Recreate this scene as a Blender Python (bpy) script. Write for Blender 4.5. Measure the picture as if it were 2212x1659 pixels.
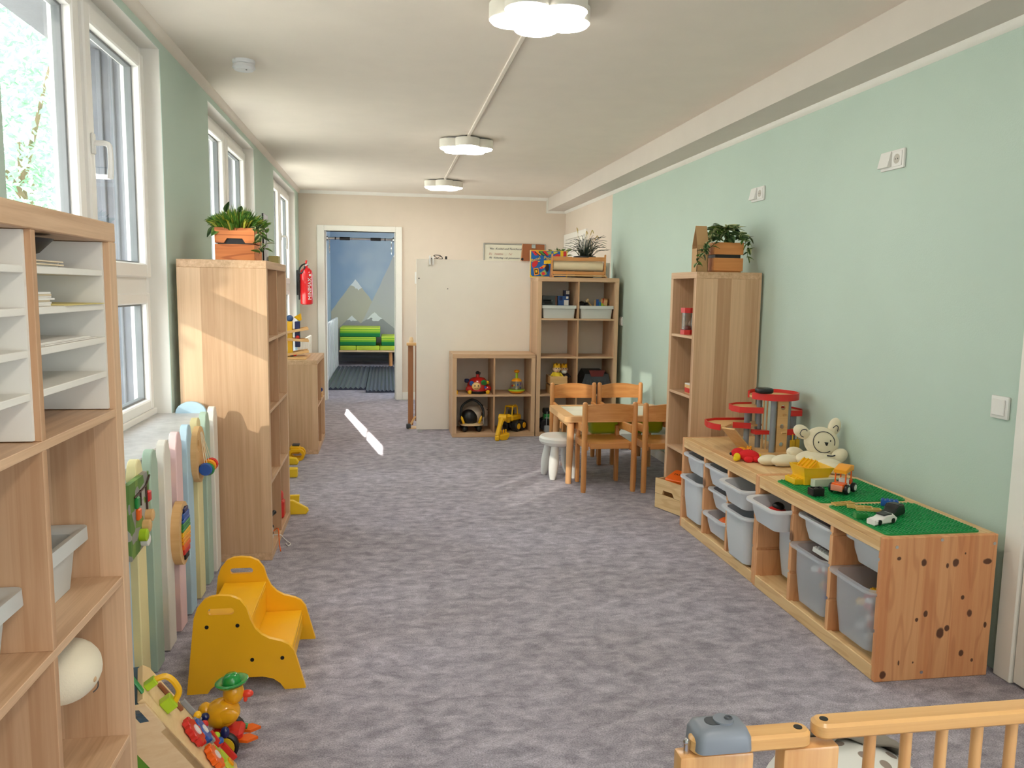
import bpy, bmesh, math, random
from mathutils import Matrix, Vector, Euler

V = Vector
PI = math.pi
rnd = random.Random(11)
for o in list(bpy.data.objects):
    bpy.data.objects.remove(o, do_unlink=True)
scene = bpy.context.scene
C = scene.collection

# ---------------------------------------------------------------- camera
cam_data = bpy.data.cameras.new('camera')
cam_data.sensor_fit = 'HORIZONTAL'
cam_data.sensor_width = 36.0
cam_data.lens = 1716.76 / 2212.0 * 36.0
cam_data.clip_start = 0.05
cam_data.clip_end = 200
cam = bpy.data.objects.new('camera', cam_data)
C.objects.link(cam)
cR, cU, cF = (0.98757359, -0.15643964, 0.01500128), (0.00365345, 0.11828155, 0.99297338), (0.15711477, 0.98057948, -0.11738328)
cam.matrix_world = Matrix(((cR[0], cU[0], -cF[0], 0.0), (cR[1], cU[1], -cF[1], 0.0), (cR[2], cU[2], -cF[2], 1.343), (0, 0, 0, 1)))
scene.camera = cam

# ---------------------------------------------------------------- sky, suns, exposure
world = bpy.data.worlds.new('world')
scene.world = world
world.use_nodes = True
wn = world.node_tree
wn.nodes.clear()
w_out = wn.nodes.new('ShaderNodeOutputWorld')
w_bg = wn.nodes.new('ShaderNodeBackground')
w_sky = wn.nodes.new('ShaderNodeTexSky')
w_sky.sky_type = 'HOSEK_WILKIE'
w_sky.turbidity = 4.0
w_sky.ground_albedo = 0.5
w_sky.sun_direction = V((-0.63, -0.69, 0.36)).normalized()
w_mix = wn.nodes.new('ShaderNodeMix')
w_mix.data_type = 'RGBA'
w_mix.inputs[0].default_value = 0.75
w_mix.inputs[7].default_value = (0.86, 0.93, 1.0, 1)
wn.links.new(w_sky.outputs[0], w_mix.inputs[6])
wn.links.new(w_mix.outputs[2], w_bg.inputs[0])
w_bg.inputs[1].default_value = 5.6
wn.links.new(w_bg.outputs[0], w_out.inputs[0])

def sun(name, d, strength, col, angle):
    l = bpy.data.lights.new(name, 'SUN')
    l.energy = strength
    l.color = col
    l.angle = angle
    o = bpy.data.objects.new(name, l)
    C.objects.link(o)
    o.rotation_euler = V(d).normalized().to_track_quat('-Z', 'Y').to_euler()
    o.location = (-6, 0, 8)
    return o

sun('sun', (1.0, 1.1, -0.476), 1.35, (1.0, 0.91, 0.80), 0.006)
sun('added_streak_sun', (0.182, -1.0, -0.41), 42.0, (1.0, 0.95, 0.86), 0.006)  # second sun, added to cast the bright streak on the carpet

vs = scene.view_settings
vs.view_transform = 'Standard'
vs.look = 'None'
vs.gamma = 1.0
vs.use_curve_mapping = False
vs.exposure = 0.56

# ---------------------------------------------------------------- materials
MATS = {}
def lin(c):
    r = []
    for x in c[:3]:
        x = x / 255.0
        r.append(x / 12.92 if x <= 0.04045 else ((x + 0.055) / 1.055) ** 2.4)
    return (r[0], r[1], r[2], 1.0)

def base_mat(name):
    m = bpy.data.materials.new(name)
    m.use_nodes = True
    nt = m.node_tree
    nt.nodes.clear()
    o = nt.nodes.new('ShaderNodeOutputMaterial')
    return m, nt, o

def node(nt, t, **kw):
    n = nt.nodes.new(t)
    for k, v in kw.items():
        setattr(n, k, v)
    return n

def ramp(nt, fac, stops):
    r = nt.nodes.new('ShaderNodeValToRGB')
    el = r.color_ramp.elements
    while len(el) < len(stops):
        el.new(0.5)
    for e, (p, c) in zip(el, stops):
        e.position = p
        e.color = c if len(c) == 4 else lin(c)
    nt.links.new(fac, r.inputs[0])
    return r

def P(name, rgb, rough=0.5, metal=0.0, var=0.06, vscale=6.0, bump=0.0, bscale=150.0, coat=0.0, sheen=0.0, emit=None, spec=0.5):
    """plain paint / plastic / cloth / metal with a little procedural variation"""
    if name in MATS:
        return MATS[name]
    m, nt, o = base_mat(name)
    b = node(nt, 'ShaderNodeBsdfPrincipled')
    tc = node(nt, 'ShaderNodeTexCoord')
    n = node(nt, 'ShaderNodeTexNoise')
    n.inputs['Scale'].default_value = vscale
    n.inputs['Detail'].default_value = 3
    nt.links.new(tc.outputs['Object'], n.inputs['Vector'])
    c = lin(rgb)
    lo = tuple(max(0, x * (1 - var)) for x in c[:3]) + (1,)
    hi = tuple(min(1, x * (1 + var)) for x in c[:3]) + (1,)
    r = ramp(nt, n.outputs[0], [(0.3, lo), (0.7, hi)])
    nt.links.new(r.outputs[0], b.inputs['Base Color'])
    b.inputs['Roughness'].default_value = rough
    b.inputs['Metallic'].default_value = metal
    b.inputs['Coat Weight'].default_value = coat
    b.inputs['Sheen Weight'].default_value = sheen
    b.inputs['Specular IOR Level'].default_value = spec
    if emit:
        b.inputs['Emission Color'].default_value = (1.0, 0.93, 0.82, 1)
        b.inputs['Emission Strength'].default_value = emit
    if bump:
        n2 = node(nt, 'ShaderNodeTexNoise')
        n2.inputs['Scale'].default_value = bscale
        n2.inputs['Detail'].default_value = 4
        nt.links.new(tc.outputs['Object'], n2.inputs['Vector'])
        bp = node(nt, 'ShaderNodeBump')
        bp.inputs['Strength'].default_value = bump
        bp.inputs['Distance'].default_value = 0.003
        nt.links.new(n2.outputs[0], bp.inputs['Height'])
        nt.links.new(bp.outputs[0], b.inputs['Normal'])
    nt.links.new(b.outputs[0], o.inputs[0])
    MATS[name] = m
    return m

def wood(name, c1, c2, axis='z', plank=0.0, grain=1.0, rough=0.5, knots=0.0, kcol=(96, 56, 34), rings=0.0, rcol=None, coat=0.0):
    """wood with grain along the object's axis, optional glued staves, knots and growth rings"""
    if name in MATS:
        return MATS[name]
    m, nt, o = base_mat(name)
    L = nt.links
    b = node(nt, 'ShaderNodeBsdfPrincipled')
    tc = node(nt, 'ShaderNodeTexCoord')
    mp = node(nt, 'ShaderNodeMapping')
    s = [55.0, 55.0, 55.0]
    i = 'xyz'.index(axis)
    s[i] = 1.6
    mp.inputs['Scale'].default_value = s
    L.new(tc.outputs['Object'], mp.inputs[0])
    n = node(nt, 'ShaderNodeTexNoise')
    n.inputs['Scale'].default_value = 1.0 * grain
    n.inputs['Detail'].default_value = 5
    n.inputs['Roughness'].default_value = 0.65
    n.inputs['Distortion'].default_value = 0.4
    L.new(mp.outputs[0], n.inputs[0])
    fac = n.outputs[0]
    if plank:
        mp2 = node(nt, 'ShaderNodeMapping')
        s2 = [1.0 / plank] * 3
        s2[i] = 0.0001
        mp2.inputs['Scale'].default_value = s2
        mp2.inputs['Location'].default_value = (0.31, 0.47, 0.13)
        L.new(tc.outputs['Object'], mp2.inputs[0])
        fl = node(nt, 'ShaderNodeVectorMath', operation='FLOOR')
        L.new(mp2.outputs[0], fl.inputs[0])
        wnz = node(nt, 'ShaderNodeTexWhiteNoise')
        L.new(fl.outputs[0], wnz.inputs[0])
        mm = node(nt, 'ShaderNodeMix')
        mm.inputs[0].default_value = 0.42
        L.new(fac, mm.inputs[2])
        L.new(wnz.outputs[0], mm.inputs[3])
        fac = mm.outputs[0]
    r = ramp(nt, fac, [(0.25, c1), (0.72, c2)])
    col = r.outputs[0]
    if rings:
        mp3 = node(nt, 'ShaderNodeMapping')
        s3 = [7.0, 7.0, 7.0]
        s3[i] = 1.0
        mp3.inputs['Scale'].default_value = s3
        L.new(tc.outputs['Object'], mp3.inputs[0])
        nz = node(nt, 'ShaderNodeTexNoise')
        nz.inputs['Scale'].default_value = 2.2
        nz.inputs['Detail'].default_value = 1.0
        L.new(mp3.outputs[0], nz.inputs[0])
        mu = node(nt, 'ShaderNodeMath', operation='MULTIPLY')
        mu.inputs[1].default_value = 26.0
        L.new(nz.outputs[0], mu.inputs[0])
        sn = node(nt, 'ShaderNodeMath', operation='SINE')
        L.new(mu.outputs[0], sn.inputs[0])
        rr = ramp(nt, sn.outputs[0], [(0.55, (0, 0, 0, 1)), (0.95, (1, 1, 1, 1))])
        mx = node(nt, 'ShaderNodeMix', data_type='RGBA')
        ml = node(nt, 'ShaderNodeMath', operation='MULTIPLY')
        ml.inputs[1].default_value = rings
        L.new(rr.outputs[0], ml.inputs[0])
        L.new(ml.outputs[0], mx.inputs[0])
        L.new(col, mx.inputs[6])
        mx.inputs[7].default_value = lin(rcol or kcol)
        col = mx.outputs[2]
    if knots:
        mp4 = node(nt, 'ShaderNodeMapping')
        s4 = [8.5, 8.5, 8.5]
        s4[i] = 5.0
        mp4.inputs['Scale'].default_value = s4
        mp4.inputs['Location'].default_value = (0.2, 0.6, 0.4)
        L.new(tc.outputs['Object'], mp4.inputs[0])
        vo = node(nt, 'ShaderNodeTexVoronoi')
        vo.inputs['Scale'].default_value = 1.0
        L.new(mp4.outputs[0], vo.inputs[0])
        rk = ramp(nt, vo.outputs['Distance'], [(0.13, (1, 1, 1, 1)), (0.2, (0, 0, 0, 1))])
        sep = node(nt, 'ShaderNodeSeparateColor')
        L.new(vo.outputs['Color'], sep.inputs[0])
        gt = node(nt, 'ShaderNodeMath', operation='GREATER_THAN')
        gt.inputs[1].default_value = 0.45
        L.new(sep.outputs[0], gt.inputs[0])
        ml = node(nt, 'ShaderNodeMath', operation='MULTIPLY')
        L.new(rk.outputs[0], ml.inputs[0])
        L.new(gt.outputs[0], ml.inputs[1])
        ml2 = node(nt, 'ShaderNodeMath', operation='MULTIPLY')
        ml2.inputs[1].default_value = knots
        L.new(ml.outputs[0], ml2.inputs[0])
        mx = node(nt, 'ShaderNodeMix', data_type='RGBA')
        L.new(ml2.outputs[0], mx.inputs[0])
        L.new(col, mx.inputs[6])
        mx.inputs[7].default_value = lin(kcol)
        col = mx.outputs[2]
    L.new(col, b.inputs['Base Color'])
    b.inputs['Roughness'].default_value = rough
    b.inputs['Coat Weight'].default_value = coat
    b.inputs['Coat Roughness'].default_value = 0.25
    bp = node(nt, 'ShaderNodeBump')
    bp.inputs['Strength'].default_value = 0.06
    bp.inputs['Distance'].default_value = 0.002
    L.new(n.outputs[0], bp.inputs['Height'])
    L.new(bp.outputs[0], b.inputs['Normal'])
    L.new(b.outputs[0], o.inputs[0])
    MATS[name] = m
    return m

def knotty_panel(name, c1, c2, knots, kcol=(92, 54, 36)):
    """upright pine staves with dark knots at given (y, z, half width, half height) in object space"""
    m = wood(name, c1, c2, 'z', plank=0.062, rough=0.5, rings=0.3, rcol=(190, 112, 66))
    nt = m.node_tree
    L = nt.links
    b = [n for n in nt.nodes if n.type == 'BSDF_PRINCIPLED'][0]
    src = b.inputs['Base Color'].links[0].from_socket
    tc = node(nt, 'ShaderNodeTexCoord')
    nz = node(nt, 'ShaderNodeTexNoise')
    nz.inputs['Scale'].default_value = 60.0
    L.new(tc.outputs['Object'], nz.inputs[0])
    total = None
    for (y, z, a, h) in knots:
        mp = node(nt, 'ShaderNodeMapping')
        mp.inputs['Scale'].default_value = (0.0, 1 / a, 1 / h)
        mp.inputs['Location'].default_value = (0.0, -y / a, -z / h)
        L.new(tc.outputs['Object'], mp.inputs[0])
        ln = node(nt, 'ShaderNodeVectorMath', operation='LENGTH')
        L.new(mp.outputs[0], ln.inputs[0])
        if total is None:
            total = ln.outputs['Value']
        else:
            mn = node(nt, 'ShaderNodeMath', operation='MINIMUM')
            L.new(total, mn.inputs[0])
            L.new(ln.outputs['Value'], mn.inputs[1])
            total = mn.outputs[0]
    ad = node(nt, 'ShaderNodeMath', operation='MULTIPLY_ADD')
    ad.inputs[1].default_value = 0.5
    L.new(nz.outputs[0], ad.inputs[0])
    L.new(total, ad.inputs[2])
    sc_ = node(nt, 'ShaderNodeMath', operation='MULTIPLY')
    sc_.inputs[1].default_value = 0.55
    L.new(ad.outputs[0], sc_.inputs[0])
    r = ramp(nt, sc_.outputs[0], [(0.58, (1, 1, 1, 1)), (0.78, (0, 0, 0, 1))])
    mu = node(nt, 'ShaderNodeMath', operation='MULTIPLY')
    mu.inputs[1].default_value = 0.85
    L.new(r.outputs[0], mu.inputs[0])
    mx = node(nt, 'ShaderNodeMix', data_type='RGBA')
    L.new(mu.outputs[0], mx.inputs[0])
    L.new(src, mx.inputs[6])
    mx.inputs[7].default_value = lin(kcol)
    L.new(mx.outputs[2], b.inputs['Base Color'])
    return m

def glass_mat(name, tint=(1, 1, 1, 1), refl=1.0, rough=0.0):
    if name in MATS:
        return MATS[name]
    m, nt, o = base_mat(name)
    t = node(nt, 'ShaderNodeBsdfTransparent')
    t.inputs[0].default_value = tint
    g = node(nt, 'ShaderNodeBsdfGlossy')
    g.inputs['Roughness'].default_value = rough
    fr = node(nt, 'ShaderNodeFresnel')
    fr.inputs[0].default_value = 1.45
    nz = node(nt, 'ShaderNodeTexNoise')
    nz.inputs['Scale'].default_value = 1.5
    mu = node(nt, 'ShaderNodeMath', operation='MULTIPLY')
    mu.inputs[1].default_value = refl
    nt.links.new(fr.outputs[0], mu.inputs[0])
    ge = node(nt, 'ShaderNodeNewGeometry')
    inv = node(nt, 'ShaderNodeMath', operation='SUBTRACT')
    inv.inputs[0].default_value = 1.0
    nt.links.new(ge.outputs['Backfacing'], inv.inputs[1])
    m3 = node(nt, 'ShaderNodeMath', operation='MULTIPLY', use_clamp=True)
    nt.links.new(mu.outputs[0], m3.inputs[0])
    nt.links.new(inv.outputs[0], m3.inputs[1])
    mx = node(nt, 'ShaderNodeMixShader')
    nt.links.new(m3.outputs[0], mx.inputs[0])
    nt.links.new(t.outputs[0], mx.inputs[1])
    nt.links.new(g.outputs[0], mx.inputs[2])
    nt.links.new(mx.outputs[0], o.inputs[0])
    MATS[name] = m
    return m

def frosted(name, rgb, transp=0.22):
    if name in MATS:
        return MATS[name]
    m, nt, o = base_mat(name)
    c = lin(rgb)
    d = node(nt, 'ShaderNodeBsdfPrincipled')
    d.inputs['Roughness'].default_value = 0.35
    tc = node(nt, 'ShaderNodeTexCoord')
    nz = node(nt, 'ShaderNodeTexNoise')
    nz.inputs['Scale'].default_value = 4.0
    nt.links.new(tc.outputs['Object'], nz.inputs[0])
    rr = ramp(nt, nz.outputs[0], [(0.3, tuple(x * 0.96 for x in c[:3]) + (1,)), (0.7, c)])
    nt.links.new(rr.outputs[0], d.inputs['Base Color'])
    tl = node(nt, 'ShaderNodeBsdfTranslucent')
    tl.inputs[0].default_value = c
    tr = node(nt, 'ShaderNodeBsdfTransparent')
    tr.inputs[0].default_value = (0.95, 0.97, 1, 1)
    m1 = node(nt, 'ShaderNodeMixShader')
    m1.inputs[0].default_value = 0.2
    nt.links.new(d.outputs[0], m1.inputs[1])
    nt.links.new(tl.outputs[0], m1.inputs[2])
    m2 = node(nt, 'ShaderNodeMixShader')
    m2.inputs[0].default_value = transp
    nt.links.new(m1.outputs[0], m2.inputs[1])
    nt.links.new(tr.outputs[0], m2.inputs[2])
    nt.links.new(m2.outputs[0], o.inputs[0])
    MATS[name] = m
    return m

def carpet_mat():
    m, nt, o = base_mat('grey_carpet')
    L = nt.links
    b = node(nt, 'ShaderNodeBsdfPrincipled')
    tc = node(nt, 'ShaderNodeTexCoord')
    mp = node(nt, 'ShaderNodeMapping')
    mp.inputs['Scale'].default_value = (0.8, 1.25, 1.0)
    L.new(tc.outputs['Object'], mp.inputs[0])
    a = node(nt, 'ShaderNodeTexNoise')
    a.inputs['Scale'].default_value = 15.0
    a.inputs['Detail'].default_value = 6
    a.inputs['Roughness'].default_value = 0.68
    a.inputs['Distortion'].default_value = 0.35
    L.new(mp.outputs[0], a.inputs[0])
    f = node(nt, 'ShaderNodeTexNoise')
    f.inputs['Scale'].default_value = 240.0
    f.inputs['Detail'].default_value = 3
    L.new(mp.outputs[0], f.inputs[0])
    lo = node(nt, 'ShaderNodeTexNoise')
    lo.inputs['Scale'].default_value = 1.1
    lo.inputs['Detail'].default_value = 2
    L.new(mp.outputs[0], lo.inputs[0])
    r1 = ramp(nt, a.outputs[0], [(0.33, (140, 135, 145)), (0.5, (170, 164, 175)), (0.67, (198, 192, 202))])
    r2 = ramp(nt, f.outputs[0], [(0.3, (0.6, 0.6, 0.6, 1)), (0.7, (1.35, 1.35, 1.35, 1))])
    r3 = ramp(nt, lo.outputs[0], [(0.35, (0.9, 0.88, 0.87, 1)), (0.65, (1.06, 1.06, 1.08, 1))])
    m1 = node(nt, 'ShaderNodeMix', data_type='RGBA', blend_type='MULTIPLY')
    m1.inputs[0].default_value = 1.0
    L.new(r1.outputs[0], m1.inputs[6]); L.new(r2.outputs[0], m1.inputs[7])
    m2 = node(nt, 'ShaderNodeMix', data_type='RGBA', blend_type='MULTIPLY')
    m2.inputs[0].default_value = 1.0
    L.new(m1.outputs[2], m2.inputs[6]); L.new(r3.outputs[0], m2.inputs[7])
    L.new(m2.outputs[2], b.inputs['Base Color'])
    b.inputs['Roughness'].default_value = 0.95
    b.inputs['Specular IOR Level'].default_value = 0.1
    b.inputs['Sheen Weight'].default_value = 0.15
    ad = node(nt, 'ShaderNodeMath', operation='ADD')
    L.new(a.outputs[0], ad.inputs[0]); L.new(f.outputs[0], ad.inputs[1])
    bp = node(nt, 'ShaderNodeBump')
    bp.inputs['Strength'].default_value = 0.55
    bp.inputs['Distance'].default_value = 0.006
    L.new(ad.outputs[0], bp.inputs['Height'])
    L.new(bp.outputs[0], b.inputs['Normal'])
    L.new(b.outputs[0], o.inputs[0])
    return m

# ---------------------------------------------------------------- mesh builder
LOCAL = {}
class B:
    def __init__(s):
        s.bm = bmesh.new()
        s.m = Matrix()
    def at(s, loc=(0, 0, 0), rot=(0, 0, 0)):
        s.m = Matrix.Translation(V(loc)) @ Euler(rot).to_matrix().to_4x4()
        return s
    def frame(s, m):
        s.m = m
        return s
    def v(s, p):
        return s.bm.verts.new(s.m @ V(p))
    def f(s, vs):
        try:
            return s.bm.faces.new(vs)
        except ValueError:
            return None
    def box(s, x0, x1, y0, y1, z0, z1, bev=0.0, seg=1):
        vs = [s.v((x, y, z)) for z in (z0, z1) for y in (y0, y1) for x in (x0, x1)]
        fs = [s.f([vs[i] for i in q]) for q in ((0, 2, 3, 1), (4, 5, 7, 6), (0, 1, 5, 4), (2, 6, 7, 3), (0, 4, 6, 2), (1, 3, 7, 5))]
        if bev:
            es = list({e for f in fs for e in f.edges})
            bmesh.ops.bevel(s.bm, geom=es, offset=bev, segments=seg, affect='EDGES', profile=0.5)
        return s
    def _p3(s, p, h, ax):
        return {'z': (p[0], p[1], h), 'y': (p[0], h, p[1]), 'x': (h, p[0], p[1])}[ax]
    def prism(s, poly, a, b, ax='y', holes=(), bev=0.0):
        if not holes:
            n = len(poly)
            A = [s.v(s._p3(p, a, ax)) for p in poly]
            Bv = [s.v(s._p3(p, b, ax)) for p in poly]
            fs = [s.f(A[::-1]), s.f(Bv)]
            for i in range(n):
                fs.append(s.f([A[i], A[(i + 1) % n], Bv[(i + 1) % n], Bv[i]]))
            fs = [f for f in fs if f]
            bmesh.ops.recalc_face_normals(s.bm, faces=fs)
            if bev:
                es = list({e for f in fs[:2] for e in f.edges})
                bmesh.ops.bevel(s.bm, geom=es, offset=bev, segments=1, affect='EDGES', profile=0.5)
            return s
        edges = []
        for loop in [poly] + list(holes):
            vs = [s.v(s._p3(p, a, ax)) for p in loop]
            for i in range(len(vs)):
                edges.append(s.bm.edges.new((vs[i], vs[(i + 1) % len(vs)])))
        r = bmesh.ops.triangle_fill(s.bm, use_beauty=True, use_dissolve=False, edges=edges)
        fs = [g for g in r['geom'] if isinstance(g, bmesh.types.BMFace)]
        e = bmesh.ops.extrude_face_region(s.bm, geom=fs)
        d = s.m.to_3x3() @ V(s._p3((0, 0), b - a, ax))
        nv = [g for g in e['geom'] if isinstance(g, bmesh.types.BMVert)]
        bmesh.ops.translate(s.bm, verts=nv, vec=d)
        nf = {f for v_ in nv for f in v_.link_faces} | set(f for f in fs if f.is_valid)
        bmesh.ops.recalc_face_normals(s.bm, faces=list(nf))
        return s
    def loft(s, loops, cap0=True, cap1=True, closed=True):
        L = [[s.v(p) for p in lp] for lp in loops]
        n = len(L[0])
        fs = []
        for k in range(len(L) - 1):
            for i in range(n if closed else n - 1):
                j = (i + 1) % n
                fs.append(s.f([L[k][i], L[k][j], L[k + 1][j], L[k + 1][i]]))
        if cap0:
            fs.append(s.f(L[0][::-1]))
        if cap1:
            fs.append(s.f(L[-1]))
        bmesh.ops.recalc_face_normals(s.bm, faces=[f for f in fs if f])
        return s
    def lathe(s, prof, c=(0, 0, 0), seg=16, ax='z', squash=1.0):
        loops = []
        for r, h in prof:
            lp = []
            for i in range(seg):
                a = 2 * PI * i / seg
                x, y = max(r, 1e-5) * math.cos(a), max(r, 1e-5) * math.sin(a) * squash
                q = {'z': (x, y, h), 'y': (x, h, y), 'x': (h, x, y)}[ax]
                lp.append((q[0] + c[0], q[1] + c[1], q[2] + c[2]))
            loops.append(lp)
        return s.loft(loops)
    def cyl(s, p, q, r0, r1=None, seg=12):
        return s.tube([p, q], [r0, r0 if r1 is None else r1], seg)
    def tube(s, pts, r, seg=8, cap=True):
        pts = [V(p) for p in pts]
        if not isinstance(r, (list, tuple)):
            r = [r] * len(pts)
        loops = []
        up = None
        for i, p in enumerate(pts):
            t = (pts[min(i + 1, len(pts) - 1)] - pts[max(i - 1, 0)]).normalized()
            if up is None:
                up = V((0, 0, 1)) if abs(t.z) < 0.9 else V((1, 0, 0))
            a = t.cross(up).normalized()
            up = a.cross(t).normalized()
            loops.append([tuple(p + a * (r[i] * math.cos(2 * PI * k / seg)) + up * (r[i] * math.sin(2 * PI * k / seg))) for k in range(seg)])
        return s.loft(loops, cap, cap)
    def ball(s, c, r, seg=14, rings=9, rot=(0, 0, 0)):
        if not isinstance(r, (list, tuple)):
            r = (r, r, r)
        R = Euler(rot).to_matrix()
        top = None
        loops = []
        for k in range(1, rings):
            t = PI * k / rings
            lp = []
            for i in range(seg):
                a = 2 * PI * i / seg
                q = R @ V((r[0] * math.sin(t) * math.cos(a), r[1] * math.sin(t) * math.sin(a), r[2] * math.cos(t)))
                lp.append(tuple(q + V(c)))
            loops.append(lp)
        L = [[s.v(p) for p in lp] for lp in loops]
        n0 = s.v(tuple(R @ V((0, 0, r[2])) + V(c)))
        n1 = s.v(tuple(R @ V((0, 0, -r[2])) + V(c)))
        for k in range(len(L) - 1):
            for i in range(seg):
                j = (i + 1) % seg
                s.f([L[k][i], L[k + 1][i], L[k + 1][j], L[k][j]])
        for i in range(seg):
            j = (i + 1) % seg
            s.f([n0, L[0][i], L[0][j]])
            s.f([n1, L[-1][j], L[-1][i]])
        return s
    def ring(s, c, R, r, ax='z', seg=20, sub=8, arc=(0, 2 * PI), squash=1.0):
        full = abs(arc[1] - arc[0] - 2 * PI) < 1e-4
        n = seg if full else seg + 1
        pts = []
        for i in range(n):
            a = arc[0] + (arc[1] - arc[0]) * i / seg
            x, y = R * math.cos(a), R * math.sin(a) * squash
            q = {'z': (x, y, 0), 'y': (x, 0, y), 'x': (0, x, y)}[ax]
            pts.append((q[0] + c[0], q[1] + c[1], q[2] + c[2]))
        if full:
            pts.append(pts[0])
        return s.tube(pts, r, sub, cap=not full)
    def out(s, name, mat, parent=None, smooth=32, world=False, kind=None):
        me = bpy.data.meshes.new(name)
        if world and parent is not None:
            bmesh.ops.transform(s.bm, matrix=LOCAL[parent.name].inverted(), verts=s.bm.verts)
        s.bm.normal_update()
        s.bm.to_mesh(me)
        s.bm.free()
        me.materials.append(mat)
        if smooth:
            for p in me.polygons:
                p.use_smooth = True
            me.set_sharp_from_angle(angle=math.radians(smooth))
        o = bpy.data.objects.new(name, me)
        C.objects.link(o)
        if parent is not None:
            o.parent = parent
            LOCAL[o.name] = LOCAL[parent.name]
        else:
            LOCAL[o.name] = Matrix()
        if kind:
            o['kind'] = kind
        return o

def thing(name, label, cat, loc=(0, 0, 0), rotz=0.0, group=None):
    o = bpy.data.objects.new(name, None)
    o.empty_display_size = 0.05
    C.objects.link(o)
    o.location = loc
    o.rotation_euler = (0, 0, rotz)
    LOCAL[o.name] = Matrix.Translation(V(loc)) @ Euler((0, 0, rotz)).to_matrix().to_4x4()
    o['label'] = label
    o['category'] = cat
    if group:
        o['group'] = group
    return o

def tag(o, label, cat, group=None):
    o['label'] = label
    o['category'] = cat
    if group:
        o['group'] = group
    return o

def recenter(o):
    """moves a lone mesh's origin to its base"""
    me = o.data
    xs = [v.co for v in me.vertices]
    c = V((sum(p.x for p in xs) / len(xs), sum(p.y for p in xs) / len(xs), min(p.z for p in xs)))
    me.transform(Matrix.Translation(-c))
    o.location = c
    return o

def dup(root, loc, rotz=None, label=None, group=None):
    r = root.copy()
    C.objects.link(r)
    r.location = loc
    if rotz is not None:
        r.rotation_euler = (0, 0, rotz)
    LOCAL[r.name] = Matrix.Translation(V(loc)) @ r.rotation_euler.to_matrix().to_4x4()
    if label:
        r['label'] = label
    if group:
        r['group'] = group
    for ch in list(root.children):
        c = ch.copy()
        C.objects.link(c)
        c.parent = r
        for g in list(ch.children):
            d = g.copy()
            C.objects.link(d)
            d.parent = c
    return r

def struct(o):
    o['kind'] = 'structure'
    return o

def rrect(x0, x1, y0, y1, r, n=4):
    pts = []
    for cx, cy, a0 in ((x1 - r, y1 - r, 0), (x0 + r, y1 - r, PI / 2), (x0 + r, y0 + r, PI), (x1 - r, y0 + r, 1.5 * PI)):
        for i in range(n + 1):
            a = a0 + PI / 2 * i / n
            pts.append((cx + r * math.cos(a), cy + r * math.sin(a)))
    return pts

def circ(cx, cy, r, n=16, sq=1.0):
    return [(cx + r * math.cos(2 * PI * i / n), cy + r * sq * math.sin(2 * PI * i / n)) for i in range(n)]

def spline(pts, n=6):
    """Catmull-Rom through the points (open)"""
    pts = [V(p) for p in pts]
    out = []
    for i in range(len(pts) - 1):
        p0, p1, p2, p3 = pts[max(i - 1, 0)], pts[i], pts[i + 1], pts[min(i + 2, len(pts) - 1)]
        for k in range(n):
            t = k / n
            out.append(0.5 * ((2 * p1) + (p2 - p0) * t + (2 * p0 - 5 * p1 + 4 * p2 - p3) * t * t + (3 * p1 - p0 - 3 * p2 + p3) * t ** 3))
    out.append(pts[-1])
    return [tuple(p) for p in out]

def text(body, size, mat, parent, loc, rot, name='lettering', depth=0.0006, shear=0.0, align='LEFT', spacing=1.0, world=True):
    cu = bpy.data.curves.new('t', 'FONT')
    cu.body = body
    cu.size = size
    cu.extrude = depth
    cu.shear = shear
    cu.align_x = align
    cu.space_character = spacing
    cu.resolution_u = 2
    o = bpy.data.objects.new('t', cu)
    C.objects.link(o)
    dg = bpy.context.evaluated_depsgraph_get()
    me = bpy.data.meshes.new_from_object(o.evaluated_get(dg))
    bpy.data.objects.remove(o, do_unlink=True)
    me.name = name
    me.transform(Matrix.Translation(V(loc)) @ Euler(rot).to_matrix().to_4x4())
    if parent is not None and world:
        me.transform(LOCAL[parent.name].inverted())
    me.materials.clear()
    me.materials.append(mat)
    ob = bpy.data.objects.new(name, me)
    C.objects.link(ob)
    if parent is not None:
        ob.parent = parent
        LOCAL[ob.name] = LOCAL[parent.name]
    return ob

# palette
M_CEIL = P('ceiling_paint', (240, 230, 218), 0.9, var=0.015, bump=0.05, bscale=60)
M_BEAM = P('beam_paint', (222, 213, 204), 0.9, var=0.015)
M_GREEN = P('mint_wall_paint', (196, 214, 202), 0.85, var=0.02, vscale=2, bump=0.25, bscale=180)
M_BEIGE = P('warm_beige_wall_paint', (228, 214, 198), 0.85, var=0.015, bump=0.2, bscale=180)
M_WHITE = P('white_trim_paint', (245, 242, 234), 0.5, var=0.01)
M_PVC = P('white_window_plastic', (246, 243, 238), 0.35, var=0.01)
M_OUTER = P('grey_outer_render', (116, 118, 126), 0.9, var=0.08, vscale=14, bump=0.3, bscale=60)
M_SILL = P('grey_stone_sill', (196, 194, 192), 0.45, var=0.1, vscale=30)
M_GLASS = glass_mat('window_glass', (0.97, 0.99, 0.98, 1))
M_KW = wood('oak_effect_foil', (189, 147, 110), (228, 192, 155), 'z', plank=0.085, rough=0.48)
M_KX = wood('oak_effect_foil_cross', (189, 147, 110), (228, 192, 155), 'x', plank=0.0, rough=0.48)
M_PINE = wood('pine_long', (222, 178, 122), (240, 206, 156), 'x', plank=0.07, rough=0.5, knots=0.85, rings=0.25, rcol=(190, 130, 78))
M_PINEZ = wood('pine_upright', (216, 148, 98), (240, 186, 136), 'z', plank=0.065, rough=0.5, knots=0.85, rings=0.2, rcol=(180, 110, 66))
M_PINEY = wood('pine_deep', (220, 174, 122), (238, 202, 154), 'y', plank=0.07, rough=0.5)
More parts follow.
